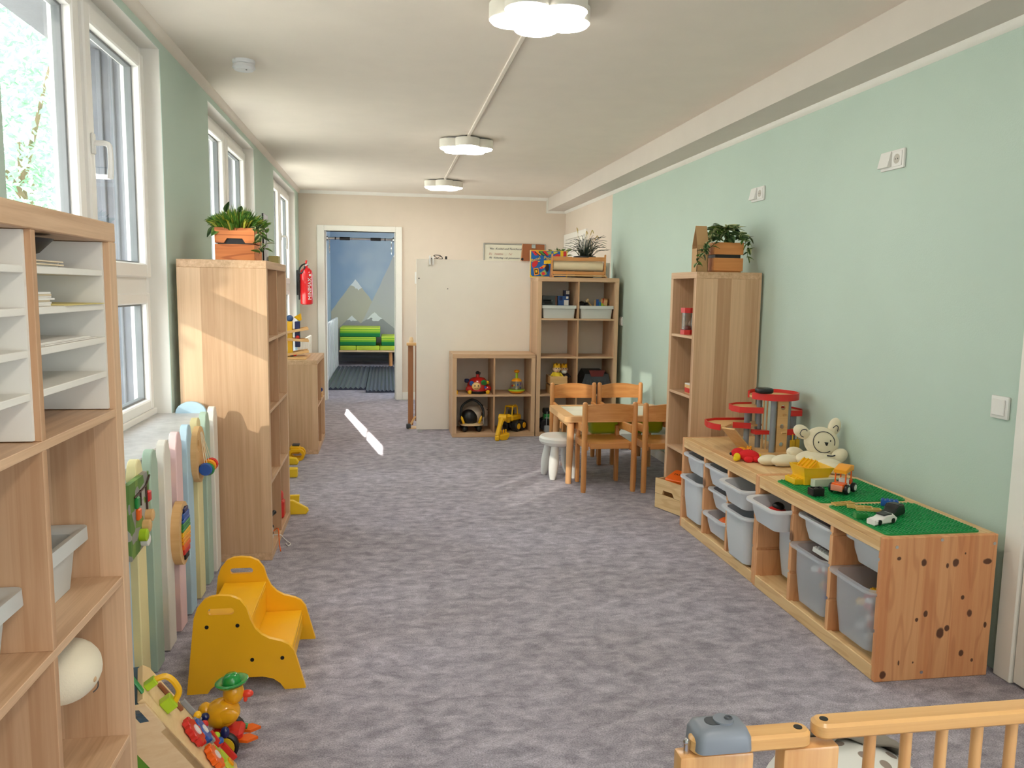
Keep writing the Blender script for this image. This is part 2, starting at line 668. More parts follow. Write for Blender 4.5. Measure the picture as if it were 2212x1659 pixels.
M_BEECH = wood('beech_orange', (206, 136, 74), (228, 164, 100), 'z', rough=0.35, coat=0.3)
M_BEECHX = wood('beech_orange_cross', (206, 136, 74), (228, 164, 100), 'x', rough=0.35, coat=0.3)
M_GATE = wood('varnished_beech', (204, 146, 90), (224, 174, 116), 'z', rough=0.35, coat=0.4)
M_GATEX = wood('varnished_beech_rail', (208, 152, 90), (228, 180, 116), 'x', rough=0.35, coat=0.4)
M_CRATE = wood('orange_stained_pine', (206, 116, 58), (228, 140, 78), 'x', rough=0.6, rings=0.6, rcol=(168, 80, 36))
M_LIGHTW = wood('light_birch', (226, 190, 144), (240, 212, 170), 'x', rough=0.5)
M_TOYW = wood('toy_beech', (216, 168, 108), (234, 192, 134), 'x', rough=0.45)
M_YEL = P('yellow_lacquer', (252, 188, 28), 0.35, var=0.03)
M_BLACK = P('black_plastic', (22, 22, 24), 0.4)
M_DGREY = P('dark_grey_plastic', (62, 66, 72), 0.45)
M_GREY = P('grey_plastic', (150, 152, 156), 0.45)
M_WPLAST = P('white_plastic', (238, 236, 232), 0.4, var=0.01)
M_BIN = P('light_grey_bin_plastic', (206, 208, 204), 0.45, var=0.02)
M_RED = P('red_lacquer', (214, 44, 38), 0.35, var=0.03)
M_BLUE = P('blue_lacquer', (42, 92, 176), 0.35, var=0.03)
M_NAVY = P('navy_lacquer', (28, 40, 92), 0.3, var=0.03)
M_GRN = P('green_lacquer', (40, 138, 66), 0.35, var=0.03)
M_LIME = P('lime_plastic', (172, 206, 40), 0.35, var=0.03)
M_TYEL = P('toy_yellow_plastic', (248, 190, 24), 0.35, var=0.03)
M_ORG = P('orange_plastic', (244, 106, 24), 0.35, var=0.03)
M_TORG = P('toy_amber_plastic', (246, 162, 24), 0.35, var=0.03)
M_CHROME = P('chrome', (205, 206, 208), 0.2, metal=1.0, var=0.01)
M_CREAM = P('cream_cotton', (238, 226, 198), 0.95, bump=0.3, bscale=300, sheen=0.2)
M_PAPER = P('white_paper', (242, 238, 230), 0.8, var=0.02)
M_SKINP = P('plush_skin', (240, 204, 168), 0.8)
# ================================================================ the room
XL, XR, YF, ZC, YB = -0.99, 2.18, 9.65, 2.455, -3.2
XO = -1.40                                   # outer face of the window wall
WIN = [(2.335, 3.895), (4.87, 6.49), (7.56, 9.30)]
WZ0, WZ1 = 0.745, 2.385

b = B().box(XO, 2.6, YB, 9.79, -0.12, 0.0)
struct(b.out('floor', carpet_mat(), smooth=0))
b = B().box(XO, 2.6, YB, 9.79, ZC, ZC + 0.1)
struct(b.out('ceiling', M_CEIL, smooth=0))

# window wall in pieces around three openings, one mesh (inner leaf green, outer leaf grey render)
def wall_with_holes(name, x0, x1, y0, y1, z1, holes, mat):
    b = B()
    y = y0
    for (a, c, za, zc) in holes:
        b.box(x0, x1, y, a, 0, z1)
        b.box(x0, x1, a, c, 0, za)
        b.box(x0, x1, a, c, zc, z1)
        y = c
    b.box(x0, x1, y, y1, 0, z1)
    return struct(b.out(name, mat, smooth=0))
wall_with_holes('wall_left', XL - 0.003, XL, YB, YF, ZC, [(a, c, WZ0 - 0.03, WZ1) for a, c in WIN], M_GREEN)
wall_with_holes('wall_left_core', XL - 0.15, XL - 0.003, YB, YF, ZC, [(a, c, WZ0 - 0.03, WZ1) for a, c in WIN], M_WHITE)
wall_with_holes('wall_left_outer', XO, XL - 0.15, YB - 0.2, 9.85, 3.2, [(a + 0.02, c - 0.02, WZ0 - 0.03, WZ1 - 0.02) for a, c in WIN], M_OUTER)
b = B().box(XR, XR + 0.15, -0.5, 7.61, 0, ZC).box(XR, XR + 0.15, YB, -0.5, 0, 0.4).box(XR, XR + 0.15, YB, -0.5, 2.4, ZC).box(XR, XR + 0.15, YB, -2.9, 0.4, 2.4)  # opening behind the viewer is added, unseen, to let in fill light
struct(b.out('wall_right', M_GREEN, smooth=0))
b = B().box(XR, XR + 0.15, 7.61, YF, 0, ZC)
struct(b.out('wall_right_far', M_BEIGE, smooth=0))
b = B().box(-1.0, -0.70, YF, 9.79, 0, ZC).box(0.125, XR, YF, 9.79, 0, ZC).box(-0.70, 0.125, YF, 9.79, 2.0, ZC)
struct(b.out('wall_far', M_BEIGE, smooth=0))
b = B().box(XO, 2.6, YB - 0.15, YB, 0, ZC)
struct(b.out('wall_behind', M_BEIGE, smooth=0))

# ceiling beam along the right wall
b = B().box(1.955, XR, YB, YF, 2.305, ZC)
struct(b.out('ceiling_beam', M_BEAM, smooth=0))

# mouldings
b = B().prism([(XL, ZC), (XL + 0.032, ZC), (XL + 0.026, ZC - 0.012), (XL + 0.012, ZC - 0.028), (XL, ZC - 0.036)], YB, YF, 'y')
struct(b.out('trim_1', M_CEIL, smooth=40))
b = B().prism([(YF, ZC), (YF - 0.032, ZC), (YF - 0.026, ZC - 0.012), (YF - 0.012, ZC - 0.028), (YF, ZC - 0.036)], XL, 1.955, 'x')
struct(b.out('trim_2', M_WHITE, smooth=40))
b = B().prism([(XR, 2.305), (XR - 0.022, 2.305), (XR - 0.02, 2.294), (XR - 0.01, 2.282), (XR, 2.276)], YB, YF, 'y')
struct(b.out('trim_3', M_WHITE, smooth=40))
b = B().prism([(YF, 2.305), (YF - 0.022, 2.305), (YF - 0.01, 2.282), (YF, 2.276)], 1.935, XR, 'x').box(1.935, 1.955, YF - 0.02, YF, 2.28, ZC)
struct(b.out('trim_4', M_WHITE, smooth=40))

# baseboards
struct(B().box(XR - 0.012, XR, 2.5, 8.55, 0, 0.085, 0.004).out('baseboard_right', M_WHITE))
struct(B().box(0.20, XR, YF - 0.014, YF, 0, 0.095, 0.004).box(XL, -0.79, YF - 0.014, YF, 0, 0.095, 0.004).out('baseboard_far', M_WHITE))
struct(B().box(XL, XL + 0.012, YB, YF, 0, 0.085, 0.004).out('baseboard_left', M_WHITE))

# doorway trim to the far room
b = B().box(-0.785, -0.70, YF - 0.018, YF + 0.16, 0, 2.065, 0.004).box(0.125, 0.20, YF - 0.018, YF + 0.16, 0, 2.065, 0.004).box(-0.70, 0.125, YF - 0.018, YF + 0.16, 2.0, 2.065, 0.004)
b.box(-0.70, -0.685, YF + 0.02, YF + 0.15, 0, 2.0).box(0.11, 0.125, YF + 0.02, YF + 0.15, 0, 2.0)
struct(b.out('trim_5', M_WHITE))
# white door and frame on the right wall, close to the viewer
d1 = bpy.data.objects.new('door_1', None); C.objects.link(d1); d1['kind'] = 'structure'; LOCAL['door_1'] = Matrix()
B().box(2.15, XR + 0.02, 2.33, 2.41, 0, 2.09, 0.005).box(2.15, XR + 0.02, 1.42, 1.50, 0, 2.09, 0.005).box(2.15, XR + 0.02, 1.50, 2.33, 2.01, 2.09, 0.005).out('door_frame', M_WHITE, d1)
B().box(2.158, XR + 0.02, 1.505, 2.325, 0.01, 2.005, 0.003).out('door_leaf', M_WHITE, d1)
hb = B().tube([(2.158, 1.58, 1.02), (2.11, 1.58, 1.02), (2.105, 1.60, 1.02), (2.105, 1.70, 1.02)], 0.009)
hb.out('door_handle', M_CHROME, d1)
# second white door frame, far end of the right wall
d2 = bpy.data.objects.new('door_2', None); C.objects.link(d2); d2['kind'] = 'structure'; LOCAL['door_2'] = Matrix()
B().box(2.158, XR + 0.02, 9.56, 9.635, 0, 2.02, 0.004).box(2.158, XR + 0.02, 8.56, 8.635, 0, 2.02, 0.004).box(2.158, XR + 0.02, 8.635, 9.56, 1.955, 2.02, 0.004).out('door_frame', M_WHITE, d2)
B().box(2.168, XR + 0.02, 8.64, 9.555, 0.01, 1.95, 0.002).out('door_leaf', M_WHITE, d2)
# white edge of the opening the viewer stands in
struct(B().box(-0.60, -0.555, 0.90, 0.965, 0, ZC).out('trim_6', M_WHITE, smooth=0))

# ---------------------------------------------------------------- windows
def window(n, y0, y1, handle_side=1):
    root = bpy.data.objects.new('window_%d' % n, None)
    C.objects.link(root)
    root['kind'] = 'structure'
    root.location = (-1.10, y0, WZ0)
    LOCAL[root.name] = Matrix.Translation(V((-1.10, y0, WZ0)))
    w, h = y1 - y0, WZ1 - WZ0
    mid = w * 0.5
    def ring(b, a, c, z0, z1, t, xa, xb, bev=0.004):
        b.box(xa, xb, a, a + t, z0, z1, bev).box(xa, xb, c - t, c, z0, z1, bev)
        b.box(xa, xb, a + t, c - t, z0, z0 + t, bev).box(xa, xb, a + t, c - t, z1 - t, z1, bev)
    f = B()
    ring(f, 0, w, 0, h, 0.045, -0.035, 0.030)
    f.box(-0.035, 0.030, mid - 0.03, mid + 0.03, 0.045, h - 0.045, 0.004)
    f.box(-0.035, 0.030, 0.045, w - 0.045, 0.555, 0.635, 0.004)
    f.box(-0.04, 0.045, 0, w, 0.0, 0.03, 0.004)
    f.out('window_frame', M_PVC, root)
    for k, (a, c) in enumerate(((0.042, mid - 0.022), (mid + 0.022, w - 0.042))):
        s = B()
        ring(s, a, c, 0.628, h - 0.042, 0.062, -0.03, 0.052, 0.006)
        so = s.out('casement', M_PVC, root)
        g = B().box(-0.004, 0.004, a + 0.055, c - 0.055, 0.683, h - 0.097)
        g.out('glass_pane', M_GLASS, so, smooth=0)
        d = B()
        ring(d, a + 0.06, c - 0.06, 0.686, h - 0.1, 0.012, -0.012, 0.018, 0.002)
        d.out('glazing_bead', P('window_gasket_grey', (128, 130, 132), 0.6), so)
        s = B()
        ring(s, a, c, 0.03, 0.56, 0.048, -0.03, 0.044, 0.006)
        so2 = s.out('lower_sash', M_PVC, root)
        B().box(-0.004, 0.004, a + 0.04, c - 0.04, 0.07, 0.52).out('glass_pane', M_GLASS, so2, smooth=0)
        d = B()
        ring(d, a + 0.047, c - 0.047, 0.077, 0.513, 0.01, -0.012, 0.018, 0.002)
        d.out('glazing_bead', P('window_gasket_grey', (128, 130, 132), 0.6), so2)
        if k == 1:
            hy = a + 0.03
            hz = 1.085
            H = B().box(0.052, 0.062, hy - 0.015, hy + 0.015, hz - 0.02, hz + 0.055, 0.005, 2)
            H.tube(spline([(0.06, hy, hz + 0.02), (0.095, hy, hz + 0.02), (0.112, hy, hz + 0.005), (0.112, hy + 0.003, hz - 0.06), (0.108, hy + 0.004, hz - 0.105)], 4), [0.010] * 13 + [0.011] * 4, 8)
            H.out('window_handle', M_WPLAST, so)
    return root
for i, (a, c) in enumerate(WIN):
    window(i + 1, a, c)

# stone ledges under the windows (over the radiators)
struct(B().box(-1.06, -0.835, 2.0, 3.915, 0.715, 0.745, 0.004).out('window_sill', M_SILL))
struct(B().box(-1.06, -0.965, 4.72, 6.6, 0.715, 0.745, 0.004).out('window_sill', M_SILL))
struct(B().box(-1.06, -0.835, 7.45, 9.35, 0.715, 0.745, 0.004).out('window_sill', M_SILL))
# outer sills
for i, (a, c) in enumerate(WIN):
    struct(B().box(-1.46, -1.13, a + 0.01, c - 0.01, 0.70, 0.725).out('trim_%d' % (10 + i), M_GREY, smooth=0))
    # vertical shutter rails in the outer reveal
    b = B()
    for x in (-1.36, -1.31, -1.25, -1.2):
        b.box(x, x + 0.02, c - 0.035, c - 0.02, 0.72, 2.36, 0.003)
    struct(b.out('trim_%d' % (14 + i), M_OUTER))

# ---------------------------------------------------------------- far room
M_SKYW = None
def mural_mat():
    m, nt, o = base_mat('mural_paint')
    L = nt.links
    b = node(nt, 'ShaderNodeBsdfPrincipled')
    b.inputs['Roughness'].default_value = 0.85
    tc = node(nt, 'ShaderNodeTexCoord')
    sp = node(nt, 'ShaderNodeSeparateXYZ')
    L.new(tc.outputs['Object'], sp.inputs[0])
    nz = node(nt, 'ShaderNodeTexNoise'); nz.inputs['Scale'].default_value = 5.0
    L.new(tc.outputs['Object'], nz.inputs[0])
    cl = node(nt, 'ShaderNodeTexNoise'); cl.inputs['Scale'].default_value = 1.6
    L.new(tc.outputs['Object'], cl.inputs[0])
    sky = ramp(nt, cl.outputs[0], [(0.35, (158, 180, 204)), (0.65, (192, 204, 214))])
    col = sky.outputs[0]
    jig = node(nt, 'ShaderNodeMath', operation='MULTIPLY_ADD')
    jig.inputs[1].default_value = 0.07; jig.inputs[2].default_value = -0.035
    L.new(nz.outputs[0], jig.inputs[0])
    def peak(col, x0, z0, sl, c, snow, sr=None):
        dx = node(nt, 'ShaderNodeMath', operation='SUBTRACT'); dx.inputs[1].default_value = x0
        L.new(sp.outputs[0], dx.inputs[0])
        ab = node(nt, 'ShaderNodeMath', operation='ABSOLUTE'); L.new(dx.outputs[0], ab.inputs[0])
        ma = node(nt, 'ShaderNodeMath', operation='MULTIPLY_ADD'); ma.inputs[1].default_value = sl
        L.new(ab.outputs[0], ma.inputs[0]); L.new(sp.outputs[2], ma.inputs[2])
        ad = node(nt, 'ShaderNodeMath', operation='ADD'); L.new(ma.outputs[0], ad.inputs[0]); L.new(jig.outputs[0], ad.inputs[1])
        inside = node(nt, 'ShaderNodeMath', operation='LESS_THAN'); inside.inputs[1].default_value = z0
        L.new(ad.outputs[0], inside.inputs[0])
        mx = node(nt, 'ShaderNodeMix', data_type='RGBA')
        L.new(inside.outputs[0], mx.inputs[0]); L.new(col, mx.inputs[6]); mx.inputs[7].default_value = lin(c)
        # painted snow cap
        j2 = node(nt, 'ShaderNodeMath', operation='MULTIPLY_ADD'); j2.inputs[1].default_value = 0.35
        L.new(nz.outputs[0], j2.inputs[0]); L.new(sp.outputs[2], j2.inputs[2])
        up = node(nt, 'ShaderNodeMath', operation='GREATER_THAN'); up.inputs[1].default_value = z0 - snow + 0.17
        L.new(j2.outputs[0], up.inputs[0])
        both = node(nt, 'ShaderNodeMath', operation='MULTIPLY')
        L.new(up.outputs[0], both.inputs[0]); L.new(inside.outputs[0], both.inputs[1])
        m2 = node(nt, 'ShaderNodeMix', data_type='RGBA')
        L.new(both.outputs[0], m2.inputs[0]); L.new(mx.outputs[2], m2.inputs[6]); m2.inputs[7].default_value = lin((248, 247, 243))
        return m2.outputs[2]
    col = peak(col, -0.533, 1.50, 1.35, (208, 200, 178), 0.14)
    col = peak(col, 0.20, 2.02, 2.1, (208, 205, 198), 0.16)
    col = peak(col, -0.60, 0.84, 1.0, (176, 172, 166), 0.1)
    col = peak(col, -0.19, 0.90, 0.85, (170, 168, 165), 0.12)
    L.new(col, b.inputs['Base Color'])
    L.new(b.outputs[0], o.inputs[0])
    return m
M_BLUEW = P('pale_blue_wall_paint', (178, 196, 212), 0.85, var=0.02)
FY = 14.8
struct(B().box(-1.12, 3.0, FY, FY + 0.12, 0, ZC).out('wall_far_room_back', mural_mat(), smooth=0))
wall_with_holes('wall_far_room_left', -1.12, -0.97, 9.79, FY, ZC, [(11.52, 12.75, 1.22, 2.44)], M_BLUEW)  # hole added so the streak sun can enter
wall_with_holes('wall_far_room_right', 2.9, 3.0, 9.79, FY, ZC, [(10.6, 13.2, 0.9, 2.3)], M_BLUEW)  # unseen opening added to brighten the far room
struct(B().box(-1.0, -0.70, 9.79, 9.80, 0, ZC).box(0.125, 2.9, 9.79, 9.80, 0, ZC).out('wall_far_room_front', M_BLUEW, smooth=0))
struct(B().box(-1.12, 3.0, 9.79, FY, -0.12, 0.0).out('floor_far_room', bpy.data.materials['grey_carpet'], smooth=0))
struct(B().box(-1.12, 3.0, 9.79, FY, ZC, ZC + 0.1).out('ceiling_far_room', M_CEIL, smooth=0))
w4 = bpy.data.objects.new('window_4', None); C.objects.link(w4); w4['kind'] = 'structure'; LOCAL['window_4'] = Matrix()  # unseen window, added to shape the carpet streak
B().box(-1.06, -1.02, 11.52, 12.75, 1.22, 1.25).box(-1.06, -1.02, 11.52, 12.75, 2.41, 2.44).box(-1.06, -1.02, 12.72, 12.75, 1.22, 2.44).box(-0.99, -0.975, 11.52, 12.0, 1.815, 1.832).out('window_frame', M_PVC, w4)  # crossbar added to cast the gap in the streak

# ---------------------------------------------------------------- outside
struct(B().box(-60, XO, -40, 60, -0.75, -0.6).out('ground_outside', P('pale_paving', (196, 194, 186), 0.9, var=0.1, vscale=2), smooth=0))
M_LEAFOUT = P('tree_leaf_green', (142, 184, 152), 0.6, var=0.25, vscale=3)
def outside_tree(loc, rx, rz, zc, n, seed, label, leaf=0.07):
    R = random.Random(seed)
    t = thing('garden_tree', label, 'tree', loc)
    tb = B().tube([(0, 0, 0), (0.05, 0.05, zc * 0.5), (0, 0.1, zc)], [0.14, 0.1, 0.05], 8)
    for k in range(7):
        a = k * 0.9
        tb.tube([(0.02, 0.05, zc * (0.55 + 0.05 * k)), (math.cos(a) * rx * 0.7, math.sin(a) * rx * 0.7, zc + (k - 3) * 0.25)], [0.05, 0.015], 6)
    tb.out('trunk', P('tree_bark', (120, 100, 80), 0.9, var=0.2), t)
    lb = B()
    for k in range(n):
        while True:
            p = V((R.uniform(-1, 1), R.uniform(-1, 1), R.uniform(-1, 1)))
            if 0.25 < p.length < 1:
                break
        c = V((p.x * rx, p.y * rx, zc + p.z * rz))
        lb.at(c, (R.uniform(-1, 1), R.uniform(-1, 1), R.uniform(0, 6.3)))
        s = R.uniform(0.7, 1.3) * leaf
        vs = [lb.v((-s, 0, 0)), lb.v((0, -s * 0.5, 0.01)), lb.v((s, 0, 0)), lb.v((0, s * 0.5, 0.01))]
        lb.f(vs)
    lb.out('crown', M_LEAFOUT, t, smooth=0, kind='stuff')
    return t
outside_tree((-5.0, 12.2, -0.6), 1.9, 1.8, 3.9, 6500, 3, 'leafy green tree outside the nearest window')
outside_tree((-5.9, 0.7, -0.6), 1.65, 1.8, 4.3, 9000, 4, 'unseen leafy tree added outside to shade the middle window', 0.12)  # out of view, added to keep sun off the middle window
outside_tree((-6.2, 4.1, -0.6), 1.65, 1.8, 4.4, 9000, 8, 'unseen leafy tree added outside to shade the farthest window', 0.12)  # another unseen tree, added to block sun at the last window
# ================================================================ cube shelves
def cube_shelf(label, loc, rotz, cols, rows, depth=0.39, name='cube_shelf'):
    t = thing(name, label, 'shelf', loc, rotz)
    c, tk, ft = 0.335, 0.016, 0.038
    w = cols * c + (cols - 1) * tk + 2 * ft
    h = rows * c + (rows - 1) * tk + 2 * ft
    B().box(0, w, 0, depth, h - ft, h, 0.002).out('top_panel', M_KX, t)
    B().box(0, w, 0, depth, 0, ft, 0.002).out('bottom_panel', M_KX, t)
    for x in (0, w - ft):
        B().box(x, x + ft, 0, depth, ft, h - ft, 0.0015).out('side_panel', M_KW, t)
    for r in range(1, rows):
        z = ft + r * c + (r - 1) * tk
        B().box(ft, w - ft, 0.002, depth - 0.002, z, z + tk, 0.001).out('shelf_board', M_KX, t)
    for k in range(1, cols):
        x = ft + k * c + (k - 1) * tk
        for r in range(rows):
            z = ft + r * (c + tk)
            B().box(x, x + tk, 0.002, depth - 0.002, z, z + c, 0.001).out('divider', M_KW, t)
    return t

shelf_front = cube_shelf('wooden cube shelf nearest the viewer, by the window, with white letter trays', (-0.54, 0.978, 0), PI / 2, 2, 4)
shelf_left = cube_shelf('tall wooden cube shelf behind the picket fence, sunlit side panel, plant crate on top', (-0.555, 3.93, 0), PI / 2, 2, 4, 0.405)
shelf_low = cube_shelf('low wooden cube shelf on the window side carrying the marble run', (-0.54, 6.49, 0), PI / 2, 2, 2)
shelf_sq = cube_shelf('low square cube shelf holding the ladybird toy and the yellow excavator', (0.598, 7.13, 0), 0, 2, 2)
shelf_back = cube_shelf('tall two-column cube shelf at the back with grey bins in its top row', (1.368, 7.13, 0), 0, 2, 4)
shelf_right = cube_shelf('tall narrow cube shelf against the green wall with an hourglass in it', (1.763, 4.785, 0), -PI / 2, 1, 4, 0.40)

# white partition board behind the two shelves at the back
pb = thing('partition_board', 'large plain white partition board behind the square cube shelf', 'board', (1.22, 7.545, 0))
B().box(0.288, 2.15, 7.535, 7.555, 0.005, 1.618, 0.002).out('panel', P('white_board_laminate', (246, 239, 228), 0.6, var=0.01), pb, world=True)
B().cyl((0.312, 7.536, 1.439), (0.312, 7.532, 1.439), 0.006, seg=8).out('screw', M_BLACK, pb, world=True)
B().cyl((0.581, 7.536, 1.345), (0.581, 7.532, 1.345), 0.005, seg=8).out('screw', M_BLACK, pb, world=True)
# feet hold it upright
B().box(0.30, 0.34, 7.42, 7.70, 0, 0.004).out('foot', M_GREY, pb, world=True)

# ================================================================ pine drawer frames
def pine_frame(label, loc, rotz):
    t = thing('pine_storage_frame', label, 'storage unit', loc, rotz)
    W, D, H = 0.94, 0.44, 0.52
    M_END = knotty_panel('knotty_pine_end', (216, 142, 92), (238, 182, 130), [(0.062, 0.446, 0.008, 0.006), (0.158, 0.428, 0.01, 0.013), (0.249, 0.413, 0.005, 0.009), (0.28, 0.423, 0.011, 0.014), (0.403, 0.423, 0.017, 0.01), (0.318, 0.295, 0.007, 0.008), (0.179, 0.242, 0.008, 0.011), (0.146, 0.222, 0.006, 0.007), (0.35, 0.236, 0.01, 0.013), (0.416, 0.19, 0.006, 0.011), (0.266, 0.185, 0.009, 0.011), (0.241, 0.169, 0.014, 0.019), (0.33, 0.089, 0.009, 0.012), (0.375, 0.061, 0.005, 0.006), (0.089, 0.067, 0.003, 0.009), (0.144, 0.066, 0.003, 0.004), (0.031, 0.027, 0.012, 0.014), (0.315, 0.455, 0.003, 0.004)])
    for x, mt in ((0, M_PINEZ), (W - 0.02, M_END if len(label) > 60 else M_PINEZ)):
        B().box(x, x + 0.02, 0, D, 0, H, 0.003).out('end_panel', mt, t)
    B().box(0.02, W - 0.02, 0.0, D, H - 0.02, H, 0.002).out('top_panel', M_PINE, t)
    B().box(0.02, W - 0.02, 0.0, 0.02, H - 0.053, H - 0.02, 0.002).out('front_rail', M_PINE, t)
    B().box(0.02, W - 0.02, 0.0, 0.022, 0.0, 0.055, 0.003).out('base_rail', M_PINE, t)
    B().box(0.02, W - 0.02, 0.022, D - 0.01, 0.035, 0.05).out('base_panel', M_PINE, t)
    B().box(0.02, W - 0.02, D - 0.012, D - 0.006, 0.05, H - 0.02).out('back_panel', M_PINE, t)
    inner = W - 0.04
    step = inner / 3
    for k in (1, 2):
        x = 0.02 + k * step
        d = B().box(x - 0.004, x + 0.004, 0.004, D - 0.02, 0.05, H - 0.02)
        for z0, z1 in ((0.05, 0.172), (0.184, 0.302), (0.314, 0.43), (0.442, H - 0.053)):
            d.box(x - 0.011, x + 0.011, 0.002, D - 0.02, z0, z1, 0.001)
        d.out('divider', M_PINEZ, t)
    for x0, x1 in ((0.02, 0.027), (W - 0.027, W - 0.02)):
        d = B()
        for z0, z1 in ((0.05, 0.172), (0.184, 0.302), (0.314, 0.43), (0.442, H - 0.053)):
            d.box(x0, x1, 0.002, D - 0.02, z0, z1, 0.001)
        d.out('runner', M_PINEZ, t)
    return t
frame_far = pine_frame('pine storage frame carrying the toy garage and the teddy', (1.684, 4.283, 0), -PI / 2)
frame_near = pine_frame('pine storage frame with two green building plates on top, nearest the viewer', (1.68, 3.34, 0), -PI / 2)
for yy, zz in ((1.73, 0.487), (1.90, 0.507), (2.105, 0.487), (1.86, 0.028)):
    B().cyl((yy, 2.4, zz), (yy, 2.3985, zz), 0.006, seg=10).out('screw', M_CHROME, frame_near, world=True)

# translucent drawers
M_TUB = frosted('milky_plastic', (244, 247, 252), 0.14)
def tub_mesh(h):
    b = B()
    W, D = 0.296, 0.42
    def lp(w, d, z, r):
        return [(x, y, z) for x, y in rrect(-w / 2, w / 2, 0.21 - d / 2, 0.21 + d / 2, r)]
    b.loft([lp(W - 0.085, D - 0.07, 0.0, 0.035), lp(W - 0.055, D - 0.045, h * 0.5, 0.04), lp(W - 0.046, D - 0.036, h - 0.012, 0.045),
            lp(W, D, h - 0.012, 0.05), lp(W + 0.002, D + 0.002, h - 0.006, 0.05), lp(W, D, h, 0.05),
            lp(W - 0.05, D - 0.04, h - 0.001, 0.045), lp(W - 0.06, D - 0.05, h * 0.5, 0.04), lp(W - 0.09, D - 0.075, 0.004, 0.033)])
    return b
def tub(label, frame_y, col, z_rim, h, pull=0.0, tilt=0.0, group='milky drawers in the pine frames'):
    """col counted from the far end of a frame whose far end is at frame_y; pull = how far it sticks out"""
    yc = frame_y - 0.02 - 0.3 * (col + 0.5)
    t = tub_mesh(h).out('plastic_drawer', frosted('milky_plastic_clear', (240, 244, 250), 0.66) if 'bricks' in label else M_TUB, None, smooth=50)
    t.location = (1.69 - pull, yc, z_rim - h)
    t.rotation_euler = (tilt, 0, -PI / 2)
    LOCAL[t.name] = Matrix.Translation(t.location) @ t.rotation_euler.to_matrix().to_4x4()
    tag(t, label, 'drawer', group)
    return t
FA, FB = 4.283, 3.34
tub('shallow milky drawer, top left of the frame under the toy garage', FA, 0, 0.442, 0.10, 0.02)
tub('deep milky drawer, bottom left of the frame under the toy garage', FA, 0, 0.314, 0.235, 0.035)
tub('shallow milky drawer with a blue toy, top middle under the toy garage', FA, 1, 0.442, 0.10, 0.02)
tub('shallow milky drawer with a dark red toy, centre of the frame under the garage', FA, 1, 0.314, 0.10, -0.005)
tub('shallow milky drawer with an orange toy, bottom middle of the far frame', FA, 1, 0.184, 0.10, 0.02)
tub('shallow milky drawer pulled out below the teddy, beside the frame joint', FA, 2, 0.430, 0.10, 0.065, 0.04)
tub('deep milky drawer at the joint between the two pine frames', FA, 2, 0.302, 0.235, 0.05)
tub('shallow milky drawer pulled far out, with red and yellow toys inside', FB, 0, 0.432, 0.10, 0.085, 0.04)
tub('deep milky drawer pushed far back under the pulled-out one', FB, 0, 0.314, 0.235, -0.05)
tub('shallow milky drawer, top middle of the nearest pine frame', FB, 1, 0.442, 0.10, 0.0)
tub('deep milky drawer full of bricks with a white brick strip, middle of nearest frame', FB, 1, 0.314, 0.235, 0.03)
tub('shallow milky drawer, top right of the nearest pine frame', FB, 2, 0.448, 0.10, -0.03)
tub('deep milky drawer full of coloured bricks at the end panel', FB, 2, 0.314, 0.235, 0.03)

# bricks inside the drawers
def brick(nx, ny, mat, s=0.016, h=0.0192, name='toy_brick', stud=True):
    b = B().box(-nx * s / 2, nx * s / 2, -ny * s / 2, ny * s / 2, 0, h, 0.0006)
    if stud:
        for i in range(nx):
            for j in range(ny):
                b.lathe([(s * 0.31, h), (s * 0.31, h + s * 0.24), (0, h + s * 0.24)], ((i - (nx - 1) / 2) * s, (j - (ny - 1) / 2) * s, 0), 8)
    return b.out(name, mat, None)
BC = [('red', M_RED), ('blue', M_BLUE), ('yellow', M_TYEL), ('green', M_GRN), ('white', M_WPLAST), ('orange', M_ORG)]
protos = {}
def loose(cx, cy, z0, z1, n, what, rx=0.04, ry=0.06):
    for k in range(n):
        nm, mt = BC[(k * 5 + k // 3) % 6]
        sz = ((2, 4), (2, 2), (2, 6))[k % 3]
        key = (nm, sz)
        if key not in protos:
            o = protos[key] = brick(sz[0], sz[1], mt)
        else:
            o = protos[key].copy()
            C.objects.link(o)
        z = z0 + (z1 - z0) * k / n
        o.location = (cx + rnd.uniform(-ry, ry), cy + rnd.uniform(-rx, rx), z)
        o.rotation_euler = (rnd.uniform(-0.2, 0.2), rnd.uniform(-0.2, 0.2), rnd.uniform(0, 3))
        tag(o, '%s toy brick lying in the %s' % (nm, what), 'toy brick', 'loose bricks in the ' + what)
loose(1.825, 2.57, 0.088, 0.24, 34, 'deep drawer at the end panel')
loose(1.825, 2.87, 0.088, 0.24, 34, 'deep drawer in the middle of the nearest frame')
o = brick(2, 10, M_WPLAST); o.location = (1.76, 2.86, 0.285); o.rotation_euler = (0.1, 0.12, 0.15)
tag(o, 'long white studded brick strip sticking out of the middle drawer', 'toy brick')
def blob_toy(name, label, cat, loc, mat, parts):
    t = thing(name, label, cat, loc)
    for nm, c, r, mt in parts:
        B().ball(c, r, 12, 8).out(nm, mt, t)
    return t
blob_toy('toy_car', 'red toy car lying in the pulled-out drawer', 'toy', (1.72, 3.23, 0.345), M_RED, [('body', (0, 0, 0.03), (0.05, 0.035, 0.028), M_RED), ('cabin', (0.01, 0, 0.055), (0.028, 0.028, 0.02), M_BLACK)])
blob_toy('toy_bucket', 'small yellow toy in the pulled-out drawer beside the red car', 'toy', (1.80, 3.13, 0.345), M_TYEL, [('body', (0, 0, 0.035), (0.035, 0.035, 0.035), M_TORG)])
